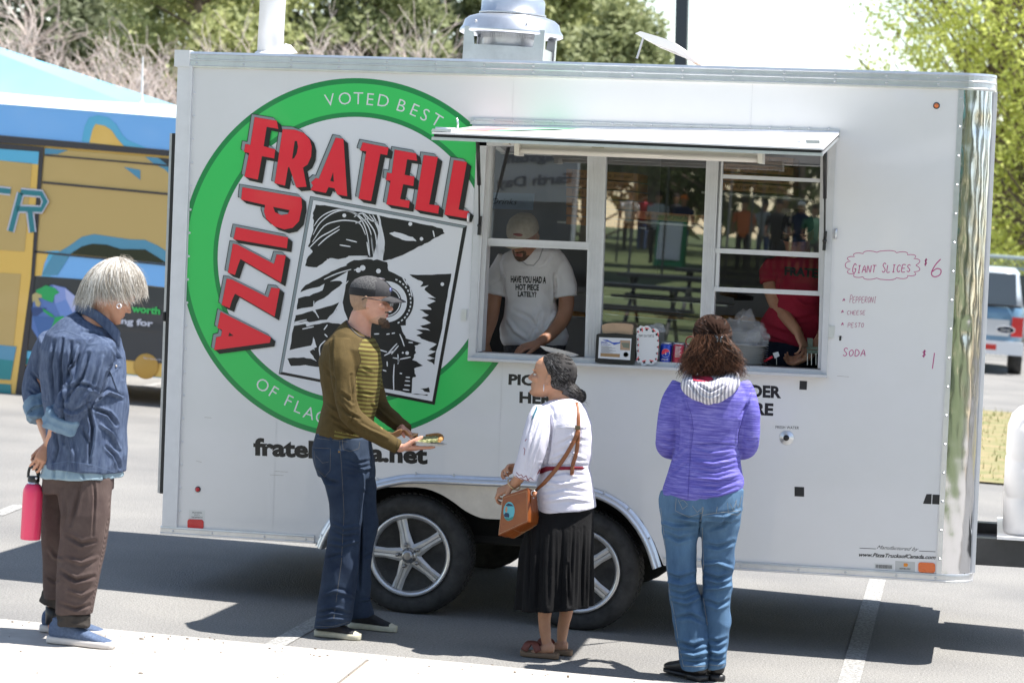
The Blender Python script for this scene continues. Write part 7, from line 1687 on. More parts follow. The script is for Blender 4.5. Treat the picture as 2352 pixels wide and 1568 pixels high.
stk_ = [([(230,930),(235,1020),(222,1100)],3,.006),([(345,890),(350,960),(342,1100)],2.4,-.005),([(250,1100),(300,1130),(350,1120)],4,-.007),([(240,1180),(300,1200),(360,1180)],4,.006),([(225,1230),(280,1265),(350,1250)],4,-.009),([(250,1300),(300,1320),(345,1300)],3.5,.006),([(225,1350),(280,1370),(330,1355)],3.5,-.008),([(300,900),(280,980),(260,1060)],4,-.008),([(180,1150),(200,1180),(230,1190)],4,.006),([(170,1250),(200,1270),(215,1260)],3,-.007)]
garment(jl, [], ow, 'trousers', CORD, .006, 4, OW, stk_, .004, 7, (1,1,.5), 11)
CUF = cloth('corduroy_inside', (.052,.045,.040), None, 20, .3)
for pts, rr_, dy in (([(272,1384),(272,1412),(270,1432)],.070,-.10),([(208,1316),(200,1338),(195,1356)],.062,.12)):
    a, b = ps.p(*pts[0],dy), ps.p(*pts[2],dy); mb = MB(); mb.tube([a, a.lerp(b,.1), a.lerp(b,.5), a.lerp(b,.92), b], [rr_*.9, rr_*1.06, rr_*1.02, rr_*1.06, rr_*.94], 24, True, 1.0); m2 = solid(mb, .004, 3); sculpt(m2, OW, [], .006, 14, (1,1,1), 3); place(m2, 'turn_up', CUF, ow)
MB().tube([ps.p(196,1360,.12),ps.p(196,1425,.12)], .034, 14).build('sock', BLACK, ow, True)
BLS = cloth('shoe_blue', (.11,.155,.25), (.065,.095,.165), 90, .4, 200); SLW = mat('sole_white', (.62,.58,.55), .6, var=.08)
sneaker((178,1485),(422,1500),0, YO+.0, OW, BLS, SLW, ow, wid=.050, zb=.112, n='b'); sneaker((152,1440),(390,1455),0, gnd(*OW(260,1462),.112).y, OW, BLS, SLW, ow, wid=.048, zb=.112, n='b')
# hair: silver bob
HS = mat('hair_silver', (.54,.50,.44), .38, col2=(.36,.31,.25), vscale=55, spec=.5, stretch=(1,1,.3)); hc = at(*OW2(1015,300), YO+.10); rnd = random.Random(8)
def hsurf(ph, th, k=1.0):
    # axes: picture right, away, up
    rx_ = .108+.016*th; x = rx_*math.sin(min(th,1.75))*math.cos(ph); y = (.092+.010*th)*math.sin(min(th,1.75))*math.sin(ph); z = .112*math.cos(th) if th < 1.5 else .112*math.cos(1.5)-.112*(th-1.5)
    if th > 1.4: x *= 1+(.20 if math.cos(ph) > .2 else .05)*(th-1.4)
    lean = .14
    return hc+Vector((x*k+lean*z, y*k, z*k-.035*max(0,math.sin(th))*(0 if math.cos(ph) > 0 else .2)))
def thend(ph): return 2.10+.10*math.cos(ph+2.4)-.42*max(0,math.cos(ph))**2+.05*math.sin(5*ph)+.04*math.sin(11*ph+1)
vs = []; nu, nv = 40, 18
for j_ in range(nv+1):
    for i in range(nu):
        ph = 2*math.pi*i/nu; th = .02+(thend(ph)-.30)*j_/nv; vs.append(hsurf(ph, th, .955))
fs = [(j_*nu+i, j_*nu+(i+1) % nu, (j_+1)*nu+(i+1) % nu, (j_+1)*nu+i) for j_ in range(nv) for i in range(nu)]
hb = mk('hair', vs, fs, HS, ow, True)
def gh(i):
    ph = rnd.uniform(0,2*math.pi); t0 = rnd.uniform(.0,1.0); te = thend(ph)+rnd.gauss(-.03,.15); k = rnd.uniform(.955,1.07); dp = rnd.gauss(0,.10); n = 8; fl = rnd.uniform(-.012,.028); o_ = []
    for j_ in range(n+1):
        t = j_/n; th = t0+(te-t0)*t; o_.append(hsurf(ph+(dp-.28*math.sin(ph)*(1 if math.cos(ph)>-.3 else .3))*t*t+.03*math.sin(t*9+i), th, k+fl*3*t*t)+Vector((0,0,-.006*t*t)))
    return o_
strands(2300, gh, .0010, HS, 'hair_strands', ow); strands(2500, gh, .0009, mat('hair_white',(.82,.80,.76),.35,spec=.6), 'hair_strands', ow); strands(900, gh, .0009, mat('hair_shade',(.22,.18,.14),.5), 'hair_strands', ow)
def gw(i):
    ph = rnd.uniform(-1.2,2.5); p = hsurf(ph, rnd.uniform(.1,1.3), 1.02); d = Vector((rnd.uniform(-.5,1),rnd.uniform(-.5,.5),rnd.uniform(.2,1))).normalized()*rnd.uniform(.015,.04); return [p, p+d*.6, p+d+Vector((.015,0,-.012)), p+d+Vector((.03,0,-.03))]
strands(60, gw, .0005, HS, 'flyaway_hair', ow)
e = MB(); ec = at(*OW2(1067,502), YO-.02); e.tube([ec+Vector((.010*math.cos(a), .002*math.sin(a), .010*math.sin(a))) for a in np.linspace(0,6.28,16)], .0022, 6); e.build('earring', ALU, ow, True)
e = MB(); e.tube([at(*OW2(1195,455),YO+.16), at(*OW2(1210,430),YO+.17), at(*OW2(1190,480),YO+.17)], .0012, 5); e.build('spectacles', ALU, ow, True)
# bottle
bt = ps.p(112,1113,-.075); top = ps.p(124,900,-.075); ax = (top-bt); Hb = ax.length; ax.normalize(); Mx = ax.to_track_quat('Z','Y').to_matrix(); rb = 36*.6221*(CAM-bt).length/FOC
t = thing('water_bottle', 'hot pink steel water bottle with black strap cap hanging from the fingers', 'water bottle', bt)
MB().lathe([(.001,0),(rb*.93,0),(rb,.004),(rb,Hb*.80),(rb*.97,Hb*.86),(rb*.80,Hb*.93),(rb*.60,Hb*.965)], bt, 'z', 36, Mx).build('bottle_body', mat('pink_powder', (.80,.045,.14), .42, coat=.2), t, True)
MB().lathe([(rb*.60,Hb*.955),(rb*.56,Hb*.965),(rb*.56,Hb*1.0)], bt, 'z', 28, Mx).build('steel_neck', ALU, t, True)
MB().lathe([(rb*.58,Hb*.998),(rb*.60,Hb*1.005),(rb*.60,Hb*1.085),(rb*.55,Hb*1.095),(.001,Hb*1.095)], bt, 'z', 28, Mx).build('cap', BLACK, t, True)
lp = [ps.p(104,884,-.075), ps.p(106,862,-.075), ps.p(112,848,-.075), ps.p(130,846,-.075), ps.p(140,858,-.075), ps.p(142,884,-.075)]
MB().tube(crv(lp,5), .0055, 8, True, 1.6).build('carry_loop', BLACK, t, True)
q = ps.p(135,887,-.075-rb*.7/ .001*.001); MB().sph(ps.p(134,888,-.10), .006, 8, 6).build('cap_pin', ALU, t, True)

# =================================================================== WOMAN IN THE WHITE BLOUSE
YL = gnd(*LD(300,1484)).y; ps = Pose(LD, YL+.06)
ld = person('person with dark hair in a low bun, white embroidered blouse and long black skirt', (at(*LD(350,1480),YL+.06).x, YL+.06, 0))
hd = Head(ps.p(360,184,0), .224, 170, 9); body = MB(); hd.build(body, 1.3, True)
body.tube([ps.p(380,230,.0), ps.p(392,275,.0), ps.p(400,320,.0)], [.050,.054,.07], 20)
v, f = loft([ps.row((330,330),(480,330),.11),ps.row((300,400),(520,400),.15),ps.row((325,500),(515,500),.13),ps.row((330,700),(520,700),.13),ps.row((320,850),(520,850),.13)], 24); body.add(v, f)
for L_ in (((300,350,-.13,.040),(270,470,-.17,.036),(225,610,-.17,.031),(195,665,-.16,.026),(165,692,-.15,.022)),((330,350,.15,.040),(300,480,.20,.034),(240,585,.12,.027),(205,598,.02,.022)),
           ((360,850,-.07,.06),(345,1050,-.07,.05),(327,1240,-.06,.036),(323,1330,-.06,.030),(333,1420,-.06,.024),(338,1455,-.06,.026)),((450,850,.08,.06),(430,1050,.08,.05),(428,1240,.08,.034),(410,1340,.08,.029),(402,1420,.08,.023),(405,1450,.08,.025))):
    p_, r_ = ps.tube(L_); body.tube(*smoothtube(p_, r_), 16)
hand(body, ps.p(172,688,-.15), ps.p(132,706,-.15)-ps.p(172,688,-.15), (.35,.55,-.9), .155, (45,50,55,55), 5, (35,30), -1)
hand(body, ps.p(212,598,.02), ps.p(180,600,.0)-ps.p(212,598,.02), (.2,-.3,-.6), .150, (40,45,50,50), 5, (30,20), 1)
for bx, by, dy in ((345,1466,-.06),(408,1455,.08)):
    a = ps.p(bx+22,by-8,dy); b = ps.p(bx-95,by+2,dy); v, f = loft([(a.lerp(b,t)+Vector((0,0,z-.005)), Vector((0,w,0)), Vector((0,0,h_))) for t, w, h_, z in ((0,.018,.018,.02),(.15,.030,.03,.028),(.4,.032,.028,.024),(.7,.040,.018,.014),(.95,.036,.010,.008),(1.05,.02,.006,.004))], 18); body.add(v, f)
me = solid(body, .004, 2); hd.dent(me); c = fcent(me); Lc = hd.loc(c); o = place(me, 'body', [SKL, LIP, HAIRSH], ld); x, y, z = Lc.T; paint(me, (x > .395)&(abs(z-.219) < .03)&(abs(y) < .085), 1); paint(me, (x > .42)&(abs(z-.578) < .014)&(abs(y) > .05)&(abs(y) < .2), 2)
hd.eyes(ld, (.03,.02,.015))
WB = cloth('white_cotton', (.70,.69,.78), (.64,.63,.73), 8, .25, 200, .75)
jr = [ps.row((352,290),(452,282),.075), ps.row((310,310),(492,300),.13), ps.row((285,345),(518,340),.165), ps.row((278,400),(538,400),.18), ps.row((290,470),(543,470),.17), ps.row((302,540),(540,545),.155), ps.row((306,600),(528,602),.145), ps.row((292,650),(540,645),.155), ps.row((286,720),(550,715),.165), ps.row((296,775),(556,765),.17), ps.row((304,806),(560,790),.172)]
sl = []
for L_ in (((315,340,-.12,.055),(295,400,-.16,.062),(278,470,-.18,.066),(262,540,-.185,.064),(244,600,-.18,.062),(230,650,-.175,.060)),((345,340,.13,.05),(320,480,.2,.05),(250,580,.12,.042))):
    p_, r_ = ps.tube(L_); sl.append(smoothtube(p_, r_))
stk_ = [([(350,350),(355,420),(345,520),(330,590)],2.8,-.012),([(300,380),(270,460),(250,540),(235,620)],2.2,-.006),([(325,390),(300,480),(275,560),(262,630)],2.2,.005),([(280,360),(258,440),(240,520)],2,.004),([(360,420),(440,416),(535,416)],1.3,.004),([(380,500),(440,470),(520,480)],4,-.004),([(350,560),(430,530),(510,560)],3.5,.004),
        ([(340,640),(420,625),(520,640)],3,-.006),([(310,670),(400,680),(530,660)],3.5,.005),([(300,720),(420,700),(540,720)],4,-.005),([(320,760),(440,745),(550,760)],4,.005),([(400,570),(420,540),(440,500)],3,.004),([(300,590),(400,590),(520,592)],2.6,-.008),([(480,320),(490,400),(480,560)],3,-.004),([(330,300),(360,330),(370,380)],3,-.004)]
o, cl = garment([jr], sl, ld, 'blouse', WB, .0055, 4, LD, stk_, .003, 8, (1,1,.6), 21)
cl.line([(300,785),(400,812),(500,806),(562,792)], LD, .0018, mat('white_seam',(.55,.54,.62),.8), 'hem_seam', ld)
SASH = mat('sash_red', (.22,.012,.03), .8)
cl.patch([(288,634),(300,610),(330,598),(420,598),(500,598),(510,606),(500,612),(420,614),(350,616),(310,630)], LD, SASH, 'sash', ld, .005)
for P in ([(192,625),(205,640),(215,635),(225,650),(238,640),(245,660),(258,650),(272,662)],[(188,640),(205,655),(215,650),(235,668),(245,660),(268,682)],[(262,382),(268,370),(262,362)],[(228,545),(232,520),(226,510)],[(232,480),(240,470)]):
    cl.line(P, LD, .0028, SASH, 'embroidery', ld, .002)
cl.patch([(262,384),(266,365),(285,322),(292,310),(288,335),(272,372)], LD, mat('embroidery_teal',(.03,.16,.22),.8), 'embroidered_yoke', ld, .003)
SK = cloth('black_skirt', (.008,.008,.009), (.005,.005,.006), 10, .2, 200, .95)
def pleat(am, n_, ph=0): return lambda t: 1+am*math.sin(n_*t+ph)+am*.6*math.sin((n_+5)*t+1.3)
jr = [ps.row((312,770),(548,765),.14), ps.row((268,830),(548,825),.16), ps.row((236,900),(548,900),.18,0,pleat(.012,11)), ps.row((215,1000),(546,1000),.20,0,pleat(.03,11)), ps.row((205,1120),(545,1120),.215,0,pleat(.045,11)), ps.row((196,1240),(541,1240),.225,0,pleat(.06,11)), ps.row((194,1252),(542,1246),.225,0,pleat(.06,11))]
jr = [(a, b, c_, d_) for a, b, c_, d_ in jr]
mb = MB(); v, f = loft(jr, 120, True, 2.2); mb.add(v, f); me = solid(mb, .006, 2); sculpt(me, LD, [([(x,880),(x-6,1060),(x-10,1245)],2.6,-.006) for x in (258,300,352,408,455,505)]+[([(x,900),(x-4,1100),(x-6,1245)],2.6,.004) for x in (280,330,385,430,480,530)]+[([(430,1050),(435,1150),(438,1245)],3,-.01)], .003, 6, (1,1,.3), 22)
place(me, 'skirt', SK, ld)
SAN = mat('sandal_leather', (.16,.045,.03), .6); SOL = mat('sandal_sole', (.20,.13,.08), .8)
for bx, by, dy in ((345,1466,-.06),(408,1455,.08)):
    a = ps.p(bx+44,by+8,dy); b = ps.p(bx-134,by+10,dy); a.z = b.z = .015
    s_ = bpy.data.objects.new('sandal', None); link(s_, ld); s_.location = a-wloc(ld)
    v, f = loft([(a.lerp(b,t), Vector((0,w,0)), Vector((0,0,.014))) for t, w in ((0,.02),(.04,.034),(.3,.036),(.6,.044),(.85,.044),(.96,.032),(1,.012))], 20, True, 5); MB().add(v, f).build('sole', SOL, s_, True)
    for t0, t1 in ((.50,.92),(.88,.55)):
        pts = [a.lerp(b,t0)+Vector((0,-.044,.018)), a.lerp(b,(t0*.75+t1*.25))+Vector((0,-.034,.052)), a.lerp(b,(t0+t1)/2)+Vector((0,0,.062)), a.lerp(b,(t0*.25+t1*.75))+Vector((0,.034,.048)), a.lerp(b,t1)+Vector((0,.044,.018))]
        MB().tube(crv(pts,4), [(.017,.003)]*17, 10, True, None, (1,0,0)).build('strap', SAN, s_, True)
# hair: pulled back into a bun
HG = mat('hair_grey_black', (.030,.028,.028), .9, col2=(.075,.072,.072), vscale=26, spec=.12, stretch=(1,1,.35), detail=7)
rnd = random.Random(12); bun = ps.p(484,272,.02)
mb = MB(); t_ = MB()
for z, b, f_, w in HROWS:
    pass
vs = []; n = 36; HR = [(.30,-.42,-.04,.30),(.40,-.47,.02,.345),(.50,-.50,.07,.365),(.62,-.52,.16,.375),(.74,-.515,.27,.375),(.85,-.48,.31,.35),(.94,-.40,.27,.28),(1.01,-.28,.14,.18),(1.045,-.16,.0,.06)]
for z, b, f_, w in HR:
    for k in range(n):
        t = 2*math.pi*k/n; vs.append(hd.w((f_+b)/2+(f_-b)/2*math.cos(t), w*math.sin(t), z))
N = len(HR); mb.add(vs, [(i*n+k, i*n+(k+1) % n, (i+1)*n+(k+1) % n, (i+1)*n+k) for i in range(N-1) for k in range(n)]+[tuple(range(n-1,-1,-1)), tuple(range((N-1)*n,N*n))])
mb.tube([hd.w(-.30,0,.35), bun], [.05,.032], 16); mb.sph(bun, (.034,.034,.036), 18, 12); me = solid(mb, .004, 2); c = fcent(me); clh = Cloth(me); bvh = clh.b; place(me, 'hair', HG, ld)
def gl_(i):
    # start at the hairline or crown, run back to the bun over the scalp
    a = rnd.uniform(-1.9,1.9); z = .50+.55*math.cos(a*.95)+rnd.uniform(-.02,.02); sx_ = .02+.30*max(0,math.cos(a))+rnd.uniform(-.25,.02); p0 = hd.w(sx_, .36*math.sin(a), z); o_ = []
    for j_ in range(9):
        t = j_/8; p = p0.lerp(bun, t); q, nn, _, _ = bvh.find_nearest(p); o_.append((q+nn*(.0012+.0022*math.sin(math.pi*t)*rnd.random())) if q is not None else p)
    return o_
strands(4200, gl_, .0008, mat('hair_dark',(.018,.016,.016),.6,spec=.25), 'hair_strands', ld); strands(1300, gl_, .0007, mat('hair_grey',(.28,.27,.27),.45), 'hair_strands', ld)
def gb(i):
    a = rnd.uniform(0,6.28); b = rnd.uniform(0,3.14); return [bun+Vector((.036*math.cos(a+t)*math.sin(b+t*.5), .034*math.sin(a+t), .036*math.cos(b+t*.6)*math.cos(a+t*.3))) for t in np.linspace(0,2.4,9)]
strands(160, gb, .0016, mat('hair_black',(.015,.012,.011),.5), 'bun_strands', ld)
def gf(i):
    p = bun+Vector((rnd.uniform(-.03,.03),rnd.uniform(-.03,.0),rnd.uniform(-.04,.0))); d = Vector((rnd.uniform(-.3,1),-.2,rnd.uniform(-1,.3))).normalized()*rnd.uniform(.02,.05); return [p,p+d*.5,p+d]
strands(40, gf, .0005, MATS['hair_black'], 'loose_hair', ld)
e = MB(); a = hd.w(.03,.37,.35); e.tube([a, a-Vector((0,0,.02)), a-Vector((0,0,.035))], [.0015,.003,.0012], 6); e.build('earring', ALU, ld, True)
# bangle, bracelet
c_ = ps.p(181,680,-.155); d_ = (ps.p(150,697,-.15)-ps.p(215,655,-.17)).normalized(); u1 = d_.orthogonal().normalized(); u2 = d_.cross(u1)
MB().tube([c_+u1*.034*math.cos(a)+u2*.034*math.sin(a)+d_*.01*math.sin(a) for a in np.linspace(0,6.28,24)], .0032, 8).build('bangle', mat('gold_bangle',(.65,.48,.28),.3,.8), ld, True)
# leather shoulder bag
bgp = ps.p(210,820,-.17); BL = mat('bag_leather', (.30,.085,.018), .38, col2=(.20,.05,.012), vscale=9, bump=.15, bscale=60, coat=.15, spec=.5)
t = thing('shoulder_bag', 'tan leather shoulder bag with an oval blue sticker, held by the woman in white', 'handbag', bgp); pb = Pose(LD, YL+.06)
fr_ = [(130,735),(150,720),(245,692),(247,735),(245,800),(243,856),(180,888),(110,920),(105,900),(112,840)]; bk_ = [(180,722),(225,706),(285,722),(300,800),(302,862),(292,876),(182,936),(140,925)]
F_ = [pb.p(p[0],p[1],-.225) for p in fr_]; mb = MB(); mb.quadbox(F_, (.0,.012,0)); m2 = mb
body_ = MB(); P4 = [pb.p(*p) for p in ((128,735,-.222),(246,694,-.222),(244,858,-.222),(106,921,-.222))]; Q4 = [pb.p(*p) for p in ((185,742,-.12),(287,712,-.12),(302,866,-.12),(180,936,-.13))]
body_.add(P4+Q4, [(0,1,2,3),(7,6,5,4),(0,4,5,1),(1,5,6,2),(2,6,7,3),(3,7,4,0)]); me = solid(body_, .004, 6, .6); clb_ = Cloth(me); place(me, 'bag_body', BL, t)
clb_.patch([(132,738),(150,722),(243,696),(244,850),(180,882),(110,916),(114,840)], LD, BL, 'bag_flap', t, .004)
TH = mat('thread', (.5,.33,.2), .8)
for P in ([(134,742),(240,712)],[(241,712),(243,850),(110,912),(114,850),(130,740)],[(296,730),(298,862),(184,930)],[(180,890),(210,905),(235,900)]): clb_.line(P, LD, .0012, TH, 'stitch', t, .0055)
clb_.patch([(259,730),(282,727),(286,766),(262,770)], LD, BL, 'strap_tab', t, .008); h, _ = clb_.hit(*LD(271,743), .01); MB().sph(h, .005, 8, 6).build('stud', ALU, t, True)
ovp = lambda a0, rx_, ry_, cx0=158, cy0=806: [(cx0+rx_*math.cos(2*math.pi*k/28)+ry_*.0, cy0+ry_*math.sin(2*math.pi*k/28)-.12*rx_*math.cos(2*math.pi*k/28)) for k in range(28)]
clb_.patch(ovp(0,26,44), LD, mat('oval_blue',(.10,.42,.50),.4), 'oval_sticker', t, .006); clb_.patch([(134,822),(142,812),(156,815),(160,824),(158,835),(137,832)], LD, mat('suit_navy',(.02,.04,.09),.6), 'sticker_suit', t, .0072)
clb_.patch([(140,795),(144,783),(150,786),(151,800),(146,812),(141,808)], LD, SKL, 'sticker_face', t, .0074); clb_.patch([(136,836),(160,838),(182,828),(172,845),(158,849),(145,847)], LD, mat('oval_dark',(.04,.22,.2),.5), 'sticker_band', t, .0072)
clb_.patch([(142,778),(155,768),(170,774),(180,782),(150,782)], LD, MATS['suit_navy'], 'sticker_hills', t, .0070)
# strap over the back
STP = mat('strap_leather', (.24,.085,.03), .5); 
def strap(P, w, name, off=.006):
    pts = []
    for p in crv([(q[0],q[1],0) for q in P], 6):
        h, _ = cl.hit(*LD(p.x,p.y), off); 
        if h is None: h = ps.p(p.x, p.y, (-.17 if not pts else 0)) if not pts else Vector(ps.p(p.x,p.y, pts[-1].y-ps.Y))
        pts.append(h)
    MB().tube(pts, [(w/2,.003)]*len(pts), 10, True, None, (1,0,0)).build(name, STP, t, True)
strap([(471,302),(479,360),(480,425)], .020, 'strap'); strap([(480,425),(460,480),(400,580),(330,665),(300,695),(282,715)], .020, 'strap', .010); strap([(480,430),(474,520),(455,590),(450,636)], .019, 'strap_end', .014)
h, _ = cl.hit(*LD(477,418), .016); MB().box(h, (.026,.006,.020), bev=.002).build('buckle', mat('buckle',(.15,.12,.08),.4,.7), t)
e = MB(); q = pb.p(272,722,-.2); e.tube([q+Vector((.012*math.cos(a),0,.012*math.sin(a))) for a in np.linspace(0,6.28,16)], .0022, 6); e.build('ring', ALU, t, True)
MB().tube([pb.p(282,715,-.20), pb.p(272,740,-.215)], [(.009,.003)]*2, 8, True, None, (1,0,0)).build('strap', STP, t, True)

# =================================================================== WOMAN IN THE VIOLET TOP
YJ = gnd(*JK(290,1562)).y; ps = Pose(JK, YJ+.04)
jk = person('person seen from behind, with curly brown hair, violet hooded top and blue jeans', (at(*JK(310,1530),YJ+.04).x, YJ+.04, 0))
hd = Head(ps.p(348,172,.01), .228, 128, -6); body = MB(); hd.build(body, .95, True)
body.tube([ps.p(348,240,0), ps.p(348,300,0), ps.p(348,345,0)], [.052,.054,.08], 20)
v, f = loft([ps.row((270,350),(430,350),.09),ps.row((230,400),(470,400),.11),ps.row((230,520),(465,520),.10),ps.row((210,650),(450,650),.10),ps.row((180,800),(460,790),.12)], 24); body.add(v, f)
for L_ in (((215,380,0,.042),(180,500,.0,.037),(170,600,.04,.034),(220,612,.22,.028),(262,600,.30,.024)),((495,380,0,.042),(505,500,.0,.037),(500,600,.04,.034),(455,605,.22,.028),(420,590,.30,.024)),
           ((225,850,0,.06),(232,1080,.0,.028),(280,1480,0,.026)),((395,850,.0,.06),(382,1080,.02,.028),(374,1480,.05,.026))):
    p_, r_ = ps.tube(L_); body.tube(*smoothtube(p_, r_), 16)
hand(body, ps.p(262,600,.30), Vector((.8,.5,.1)), (0,0,1), .165, (30,35,40,40), 5, (35,20), 1); hand(body, ps.p(420,590,.30), Vector((-.8,.5,.1)), (0,0,1), .165, (30,35,40,40), 5, (35,20), -1)
me = solid(body, .0045, 2); hd.dent(me); o = place(me, 'body', [SKD], jk)
def heather(nm, c1, c2, c3):
    m = bpy.data.materials.new(nm); m.use_nodes = True; n = m.node_tree.nodes; l = m.node_tree.links; b = n['Principled BSDF']; tc = n.new('ShaderNodeTexCoord'); mp = n.new('ShaderNodeMapping'); mp.inputs['Scale'].default_value = (5,5,75); mp.inputs['Rotation'].default_value = (0,.06,0)
    z_ = n.new('ShaderNodeTexNoise'); z_.inputs['Scale'].default_value = 2.2; z_.inputs['Detail'].default_value = 4; z_.inputs['Roughness'].default_value = .7; l.new(tc.outputs['Object'], mp.inputs[0]); l.new(mp.outputs[0], z_.inputs[0])
    r = n.new('ShaderNodeValToRGB'); l.new(z_.outputs[0], r.inputs[0]); e = r.color_ramp.elements; e[0].position = .36; e[0].color = (*c1,1); e[1].position = .66; e[1].color = (*c3,1); k = e.new(.5); k.color = (*c2,1)
    l.new(r.outputs[0], b.inputs['Base Color']); b.inputs['Roughness'].default_value = .8; b.inputs['Specular IOR Level'].default_value = .25; return m
VIO = heather('violet_heather', (.085,.072,.34), (.135,.122,.46), (.24,.225,.58))
jr = [ps.row((270,322),(432,320),.085), ps.row((246,334),(452,332),.115), ps.row((222,352),(480,349),.125), ps.row((204,378),(500,374),.13), ps.row((194,415),(508,410),.14), ps.row((205,480),(500,478),.14), ps.row((212,550),(482,548),.13), ps.row((205,610),(470,606),.125), ps.row((188,670),(474,662),.135), ps.row((170,720),(482,712),.145), ps.row((156,770),(488,752),.15), ps.row((152,794),(484,772),.15), ps.row((200,822),(462,800),.14), ps.row((262,842),(400,832),.10)]
sl = []
for L_ in (((235,350,.02,.055),(200,420,0,.060),(182,500,0,.060),(172,570,.01,.055),(176,605,.05,.052),(214,614,.14,.046),(262,606,.28,.034)),((470,350,.02,.055),(500,420,0,.056),(508,500,0,.053),(508,565,.01,.050),(498,606,.05,.048),(466,612,.14,.044),(420,592,.28,.034))):
    p_, r_ = ps.tube(L_); sl.append(smoothtube(p_, r_))
stk_ = [([(262,430),(275,500),(268,600),(262,720),(258,800)],1.8,-.005),([(495,430),(480,490),(470,560)],2,-.005),([(272,592),(360,588),(462,594)],2,-.007),([(275,612),(350,628),(440,618)],3.2,.008),([(280,640),(370,655),(465,640)],3.2,-.007),([(270,660),(360,672),(450,655)],3.2,.008),([(275,690),(370,705),(465,685)],3.4,-.008),([(270,725),(380,735),(470,712)],3.4,.009),([(280,760),(380,765),(478,735)],3.4,-.008),([(300,800),(380,800),(460,775)],3.2,.006),
        ([(145,560),(180,580),(215,575)],3,-.006),([(140,590),(175,610),(210,600)],3,.006),([(150,530),(190,540),(218,530)],3,-.004),([(480,560),(510,580),(535,570)],3,-.006),([(476,590),(505,605),(532,598)],3,.005),([(235,360),(250,440),(262,500)],3,-.007),([(520,360),(500,430),(470,480)],3,-.006),([(218,470),(222,560),(214,620)],2.6,-.010),([(472,520),(466,570),(468,620)],2.6,-.010),([(180,660),(215,640),(258,600)],3,.005),([(180,720),(220,690),(262,660)],3,-.005)]
o, cl = garment([jr], sl, jk, 'violet_top', VIO, .0055, 3, JK, stk_, .0022, 7, (1,1,1), 31, k=.7)
for P in ([(252,412),(272,470),(280,530),(272,600),(262,720),(258,815)],[(498,420),(484,480),(466,545),(462,600)],[(150,792),(200,820),(260,842),(320,849),(400,838),(450,805),(487,752)],[(275,590),(360,587),(465,592)]):
    cl.line(P, JK, .0018, mat('violet_seam',(.05,.04,.28),.8), 'seam', jk, .0015)
# hood
def hoodmat():
    m = bpy.data.materials.new('hood_stripes'); m.use_nodes = True; n = m.node_tree.nodes; l = m.node_tree.links; b = n['Principled BSDF']; tc = n.new('ShaderNodeTexCoord'); w = n.new('ShaderNodeTexWave'); w.bands_direction = 'X'; w.inputs['Scale'].default_value = 19; w.inputs['Distortion'].default_value = .8; w.inputs['Detail'].default_value = 1
    l.new(tc.outputs['Object'], w.inputs[0]); r = n.new('ShaderNodeValToRGB'); l.new(w.outputs[0], r.inputs[0]); r.color_ramp.elements[0].position = .42; r.color_ramp.elements[0].color = (.27,.27,.34,1); r.color_ramp.elements[1].position = .52; r.color_ramp.elements[1].color = (.68,.66,.70,1); l.new(r.outputs[0], b.inputs['Base Color']); b.inputs['Roughness'].default_value = .85; return m
HD_ = hoodmat()
mb = MB()
P_, R_ = smoothtube([ps.p(262,312,.03),ps.p(272,350,-.10),ps.p(310,372,-.145),ps.p(348,380,-.15),ps.p(390,368,-.145),ps.p(430,340,-.10),ps.p(440,308,.03)], [.030,.046,.050,.052,.050,.044,.028]); mb.tube(P_, R_, 18)
mb.tube([ps.p(330,375,-.14),ps.p(345,400,-.14),ps.p(350,418,-.12)], [.060,.045,.020], 16)
mb.tube([ps.p(290,335,-.06),ps.p(350,350,-.09),ps.p(412,332,-.06)], [.035,.045,.035], 14)
me = solid(mb, .005, 4); sculpt(me, JK, [([(262,340),(300,390),(345,420)],2.4,-.010),([(430,330),(400,385),(360,420)],2.4,-.010),([(300,345),(350,375),(400,350)],2.6,-.010),([(310,390),(350,400),(390,385)],2.2,.006)], .004, 12, (1,1,1), 33); clk = Cloth(me); place(me, 'hood', HD_, jk)
clk.patch([(275,306),(300,300),(350,304),(362,325),(340,334),(300,332),(278,328)], JK, mat('hood_red',(.45,.02,.06),.8), 'hood_lining', jk, .004)
JB = cloth('denim_blue', (.115,.215,.345), (.050,.105,.20), 4.0, .4, 300, detail=8, stretch=(2,2,.7))
jl = [[ps.row((150,780),(488,770),.135), ps.row((144,810),(487,800),.14), ps.row((146,860),(482,850),.14), ps.row((152,905),(474,895),.125)],
 [ps.row((146,850),(312,870),.10,0), ps.row((154,920),(308,925),.10,0), ps.row((162,1000),(296,1000),.095,0), ps.row((172,1080),(290,1080),.088,0), ps.row((178,1160),(290,1155),.082,0), ps.row((188,1240),(312,1235),.08,0), ps.row((202,1320),(330,1315),.08,0), ps.row((216,1400),(340,1400),.082,0), ps.row((222,1460),(340,1465),.085,0), ps.row((234,1506),(334,1504),.085,0)],
 [ps.row((306,860),(484,850),.10,.02), ps.row((308,920),(470,920),.10,.02), ps.row((314,1000),(456,1000),.09,.03), ps.row((318,1080),(446,1080),.085,.03), ps.row((316,1160),(438,1155),.08,.04), ps.row((320,1240),(434,1240),.078,.04), ps.row((332,1320),(430,1320),.078,.05), ps.row((340,1400),(420,1400),.08,.05), ps.row((340,1460),(412,1460),.08,.05), ps.row((342,1502),(408,1500),.08,.05)]]
